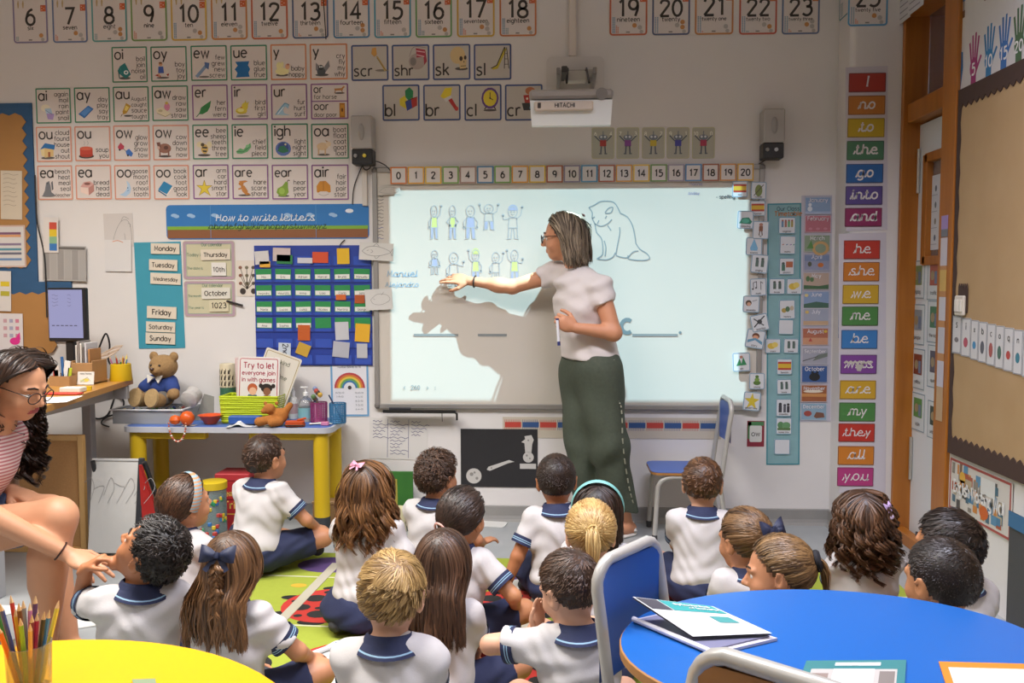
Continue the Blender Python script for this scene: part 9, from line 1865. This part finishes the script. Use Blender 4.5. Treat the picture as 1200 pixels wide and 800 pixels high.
# ================================================================== on the round tables
q = onZ(35, 808, TZ); t = thing('pencil_glass', 'clear tumbler of colouring pencils on the yellow table', 'pencil pot', (q[0], q[1], TZ))
MB().lathe([(0, 0.001), (0.034, 0.001), (0.037, 0.006), (0.040, 0.09), (0.0375, 0.09), (0.035, 0.012), (0, 0.010)], mat('#e4dfd2', 0.08, trans=0.9), n=28).obj('tumbler', t)
pencils(q[0], q[1], TZ+0.014, 17, 0.033, 0.13, 0.165, PC, 'the clear tumbler', 'pencils in the clear tumbler', 0.30, 0.0042)
# folder and book on the blue table
def TBp(x, y, dz=0.0): v = onZ(x, y, TZ+dz); return v
c = [TBp(742, 729), TBp(836, 769), TBp(911, 751), TBp(802, 716)]
cm = sum(c)/4
def quad_sheet(name, cs, z, th, m, par=None, loc=None):
    b = MB(); cs = [V(p[0]-cm[0], p[1]-cm[1], 0) for p in cs]; n = V(0, 0, 1)
    b.add([tuple(p+V(0, 0, z)) for p in cs]+[tuple(p+V(0, 0, z+th)) for p in cs], [(0, 3, 2, 1)[::1], (4, 5, 6, 7), (0, 1, 5, 4), (1, 2, 6, 5), (2, 3, 7, 6), (3, 0, 4, 7)], m); return b.obj(name, par, loc)
fo = thing('folder', 'open white document folder with a grey inside on the blue table', 'folder', (cm[0], cm[1], TZ))
quad_sheet('cover', c, 0.001, 0.006, mat('#cfcad4', 0.3), fo); ci = [p+(cm-p)*0.10 for p in c]; quad_sheet('inner_sheet', ci, 0.0072, 0.003, mat('#7c7c98', 0.35), fo)
MB().tube([tuple(V(*(c[0]-cm)[:2], 0.008)), tuple(V(*(c[1]-cm)[:2], 0.008))], 0.006, mat('#d8d4dc', 0.25), 8).obj('spine', fo)
c2 = [TBp(741, 705, 0.05), TBp(812, 740, 0.03), TBp(905, 745, 0.012), TBp(835, 712, 0.03)]
bk = thing('booklet', 'teal and white booklet lying on the open folder, one corner lifted', 'book', (cm[0], cm[1], TZ))
b = MB(); zz = [0.058, 0.016, 0.014, 0.030]; vs = [V(p[0]-cm[0], p[1]-cm[1], z) for p, z in zip(c2, zz)]
def bil(u, v, dz): return tuple((vs[0]*(1-u)+vs[1]*u)*(1-v)+(vs[3]*(1-u)+vs[2]*u)*v+V(0, 0, dz))
MB().sheet(lambda u, v: bil(u, v, 0.004), 8, 8, mat('#d4d8d8', 0.35)).sheet(lambda u, v: bil(1-u, v, 0.0), 8, 8, mat('#55505c', 0.5)).obj('pages', bk)
MB().sheet(lambda u, v: bil(0.02+0.30*u, 0.30+0.66*v, 0.0048), 6, 4, mat('#3c9c9c', 0.4)).sheet(lambda u, v: bil(0.45+0.2*u, 0.62+0.25*v, 0.0048), 4, 3, mat('#4c9494', 0.4)).sheet(lambda u, v: bil(0.02+0.30*u, 0.02+0.26*v, 0.0048), 4, 3, mat('#4a4850', 0.4)).obj('cover_print', bk)
b = MB()
for k, (v0, v1) in enumerate(((0.42, 0.86), (0.55, 0.9))):
    P2, wd = text_paths(('Big Teacher Book', 'of learning')[k]); 
    for pth in P2: b.tube([bil(0.10+0.09*k+0.05*(1-y/75), v0+(v1-v0)*x/wd, 0.0062) for x, y in pth], 0.0009, mat('#e8eef0', 0.5), 3, close=False)
b.obj('lettering', bk)
def table_paper(px4, label, cat, m, z, name, marks):
    cs = [TBp(*p) for p in px4]; g = sum(cs)/4; b = MB(); b.add([tuple(V(p[0]-g[0], p[1]-g[1], z)) for p in cs]+[tuple(V(p[0]-g[0], p[1]-g[1], z+0.003)) for p in cs], [(0, 3, 2, 1), (4, 5, 6, 7), (0, 1, 5, 4), (1, 2, 6, 5), (2, 3, 7, 6), (3, 0, 4, 7)], m); o = b.obj(name, None, (g[0], g[1], TZ)); props(o, label, cat)
    for (u0, v0, u1, v1, col, l) in marks:
        q = lambda u, v: V(*(((cs[0]*(1-u)+cs[1]*u)*(1-v)+(cs[3]*(1-u)+cs[2]*u)*v-g)[:2]), z+0.0034+0.0004*l)
        MB().add([tuple(q(u0, v0)), tuple(q(u1, v0)), tuple(q(u1, v1)), tuple(q(u0, v1))], [(0, 1, 2, 3)], mat(col, 0.5)).obj('print', o)
    return o
table_paper(((945, 776), (925, 830), (1058, 838), (1062, 775)), 'teal edged magazine with a white note at the near side of the blue table', 'magazine', mat('#3c7c80', 0.4), 0.001, 'magazine', ((0.2, 0.08, 0.95, 0.92, '#b4b0ac', 0), (0.2, 0.3, 0.95, 0.7, '#dcdcdc', 1), (0.25, 0.75, 0.6, 0.9, '#7c7470', 1), (0.06, 0.3, 0.13, 0.75, '#cfd8d8', 1), (0.3, 0.1, 0.6, 0.26, '#8c7c74', 1)))
table_paper(((1100, 777), (1120, 840), (1290, 845), (1250, 781)), 'white sheet on orange backing paper at the near side of the blue table', 'paper', mat('#d87c1c', 0.6), 0.001, 'mounted_sheet', ((0.12, 0.06, 1.0, 0.95, '#dcd4cc', 0),))
table_paper(((155, 798), (163, 840), (190, 840), (182, 797)), 'corner of a grey green book at the near side of the yellow table', 'book', mat('#7c8c6c', 0.5), 0.001, 'exercise_book', ())
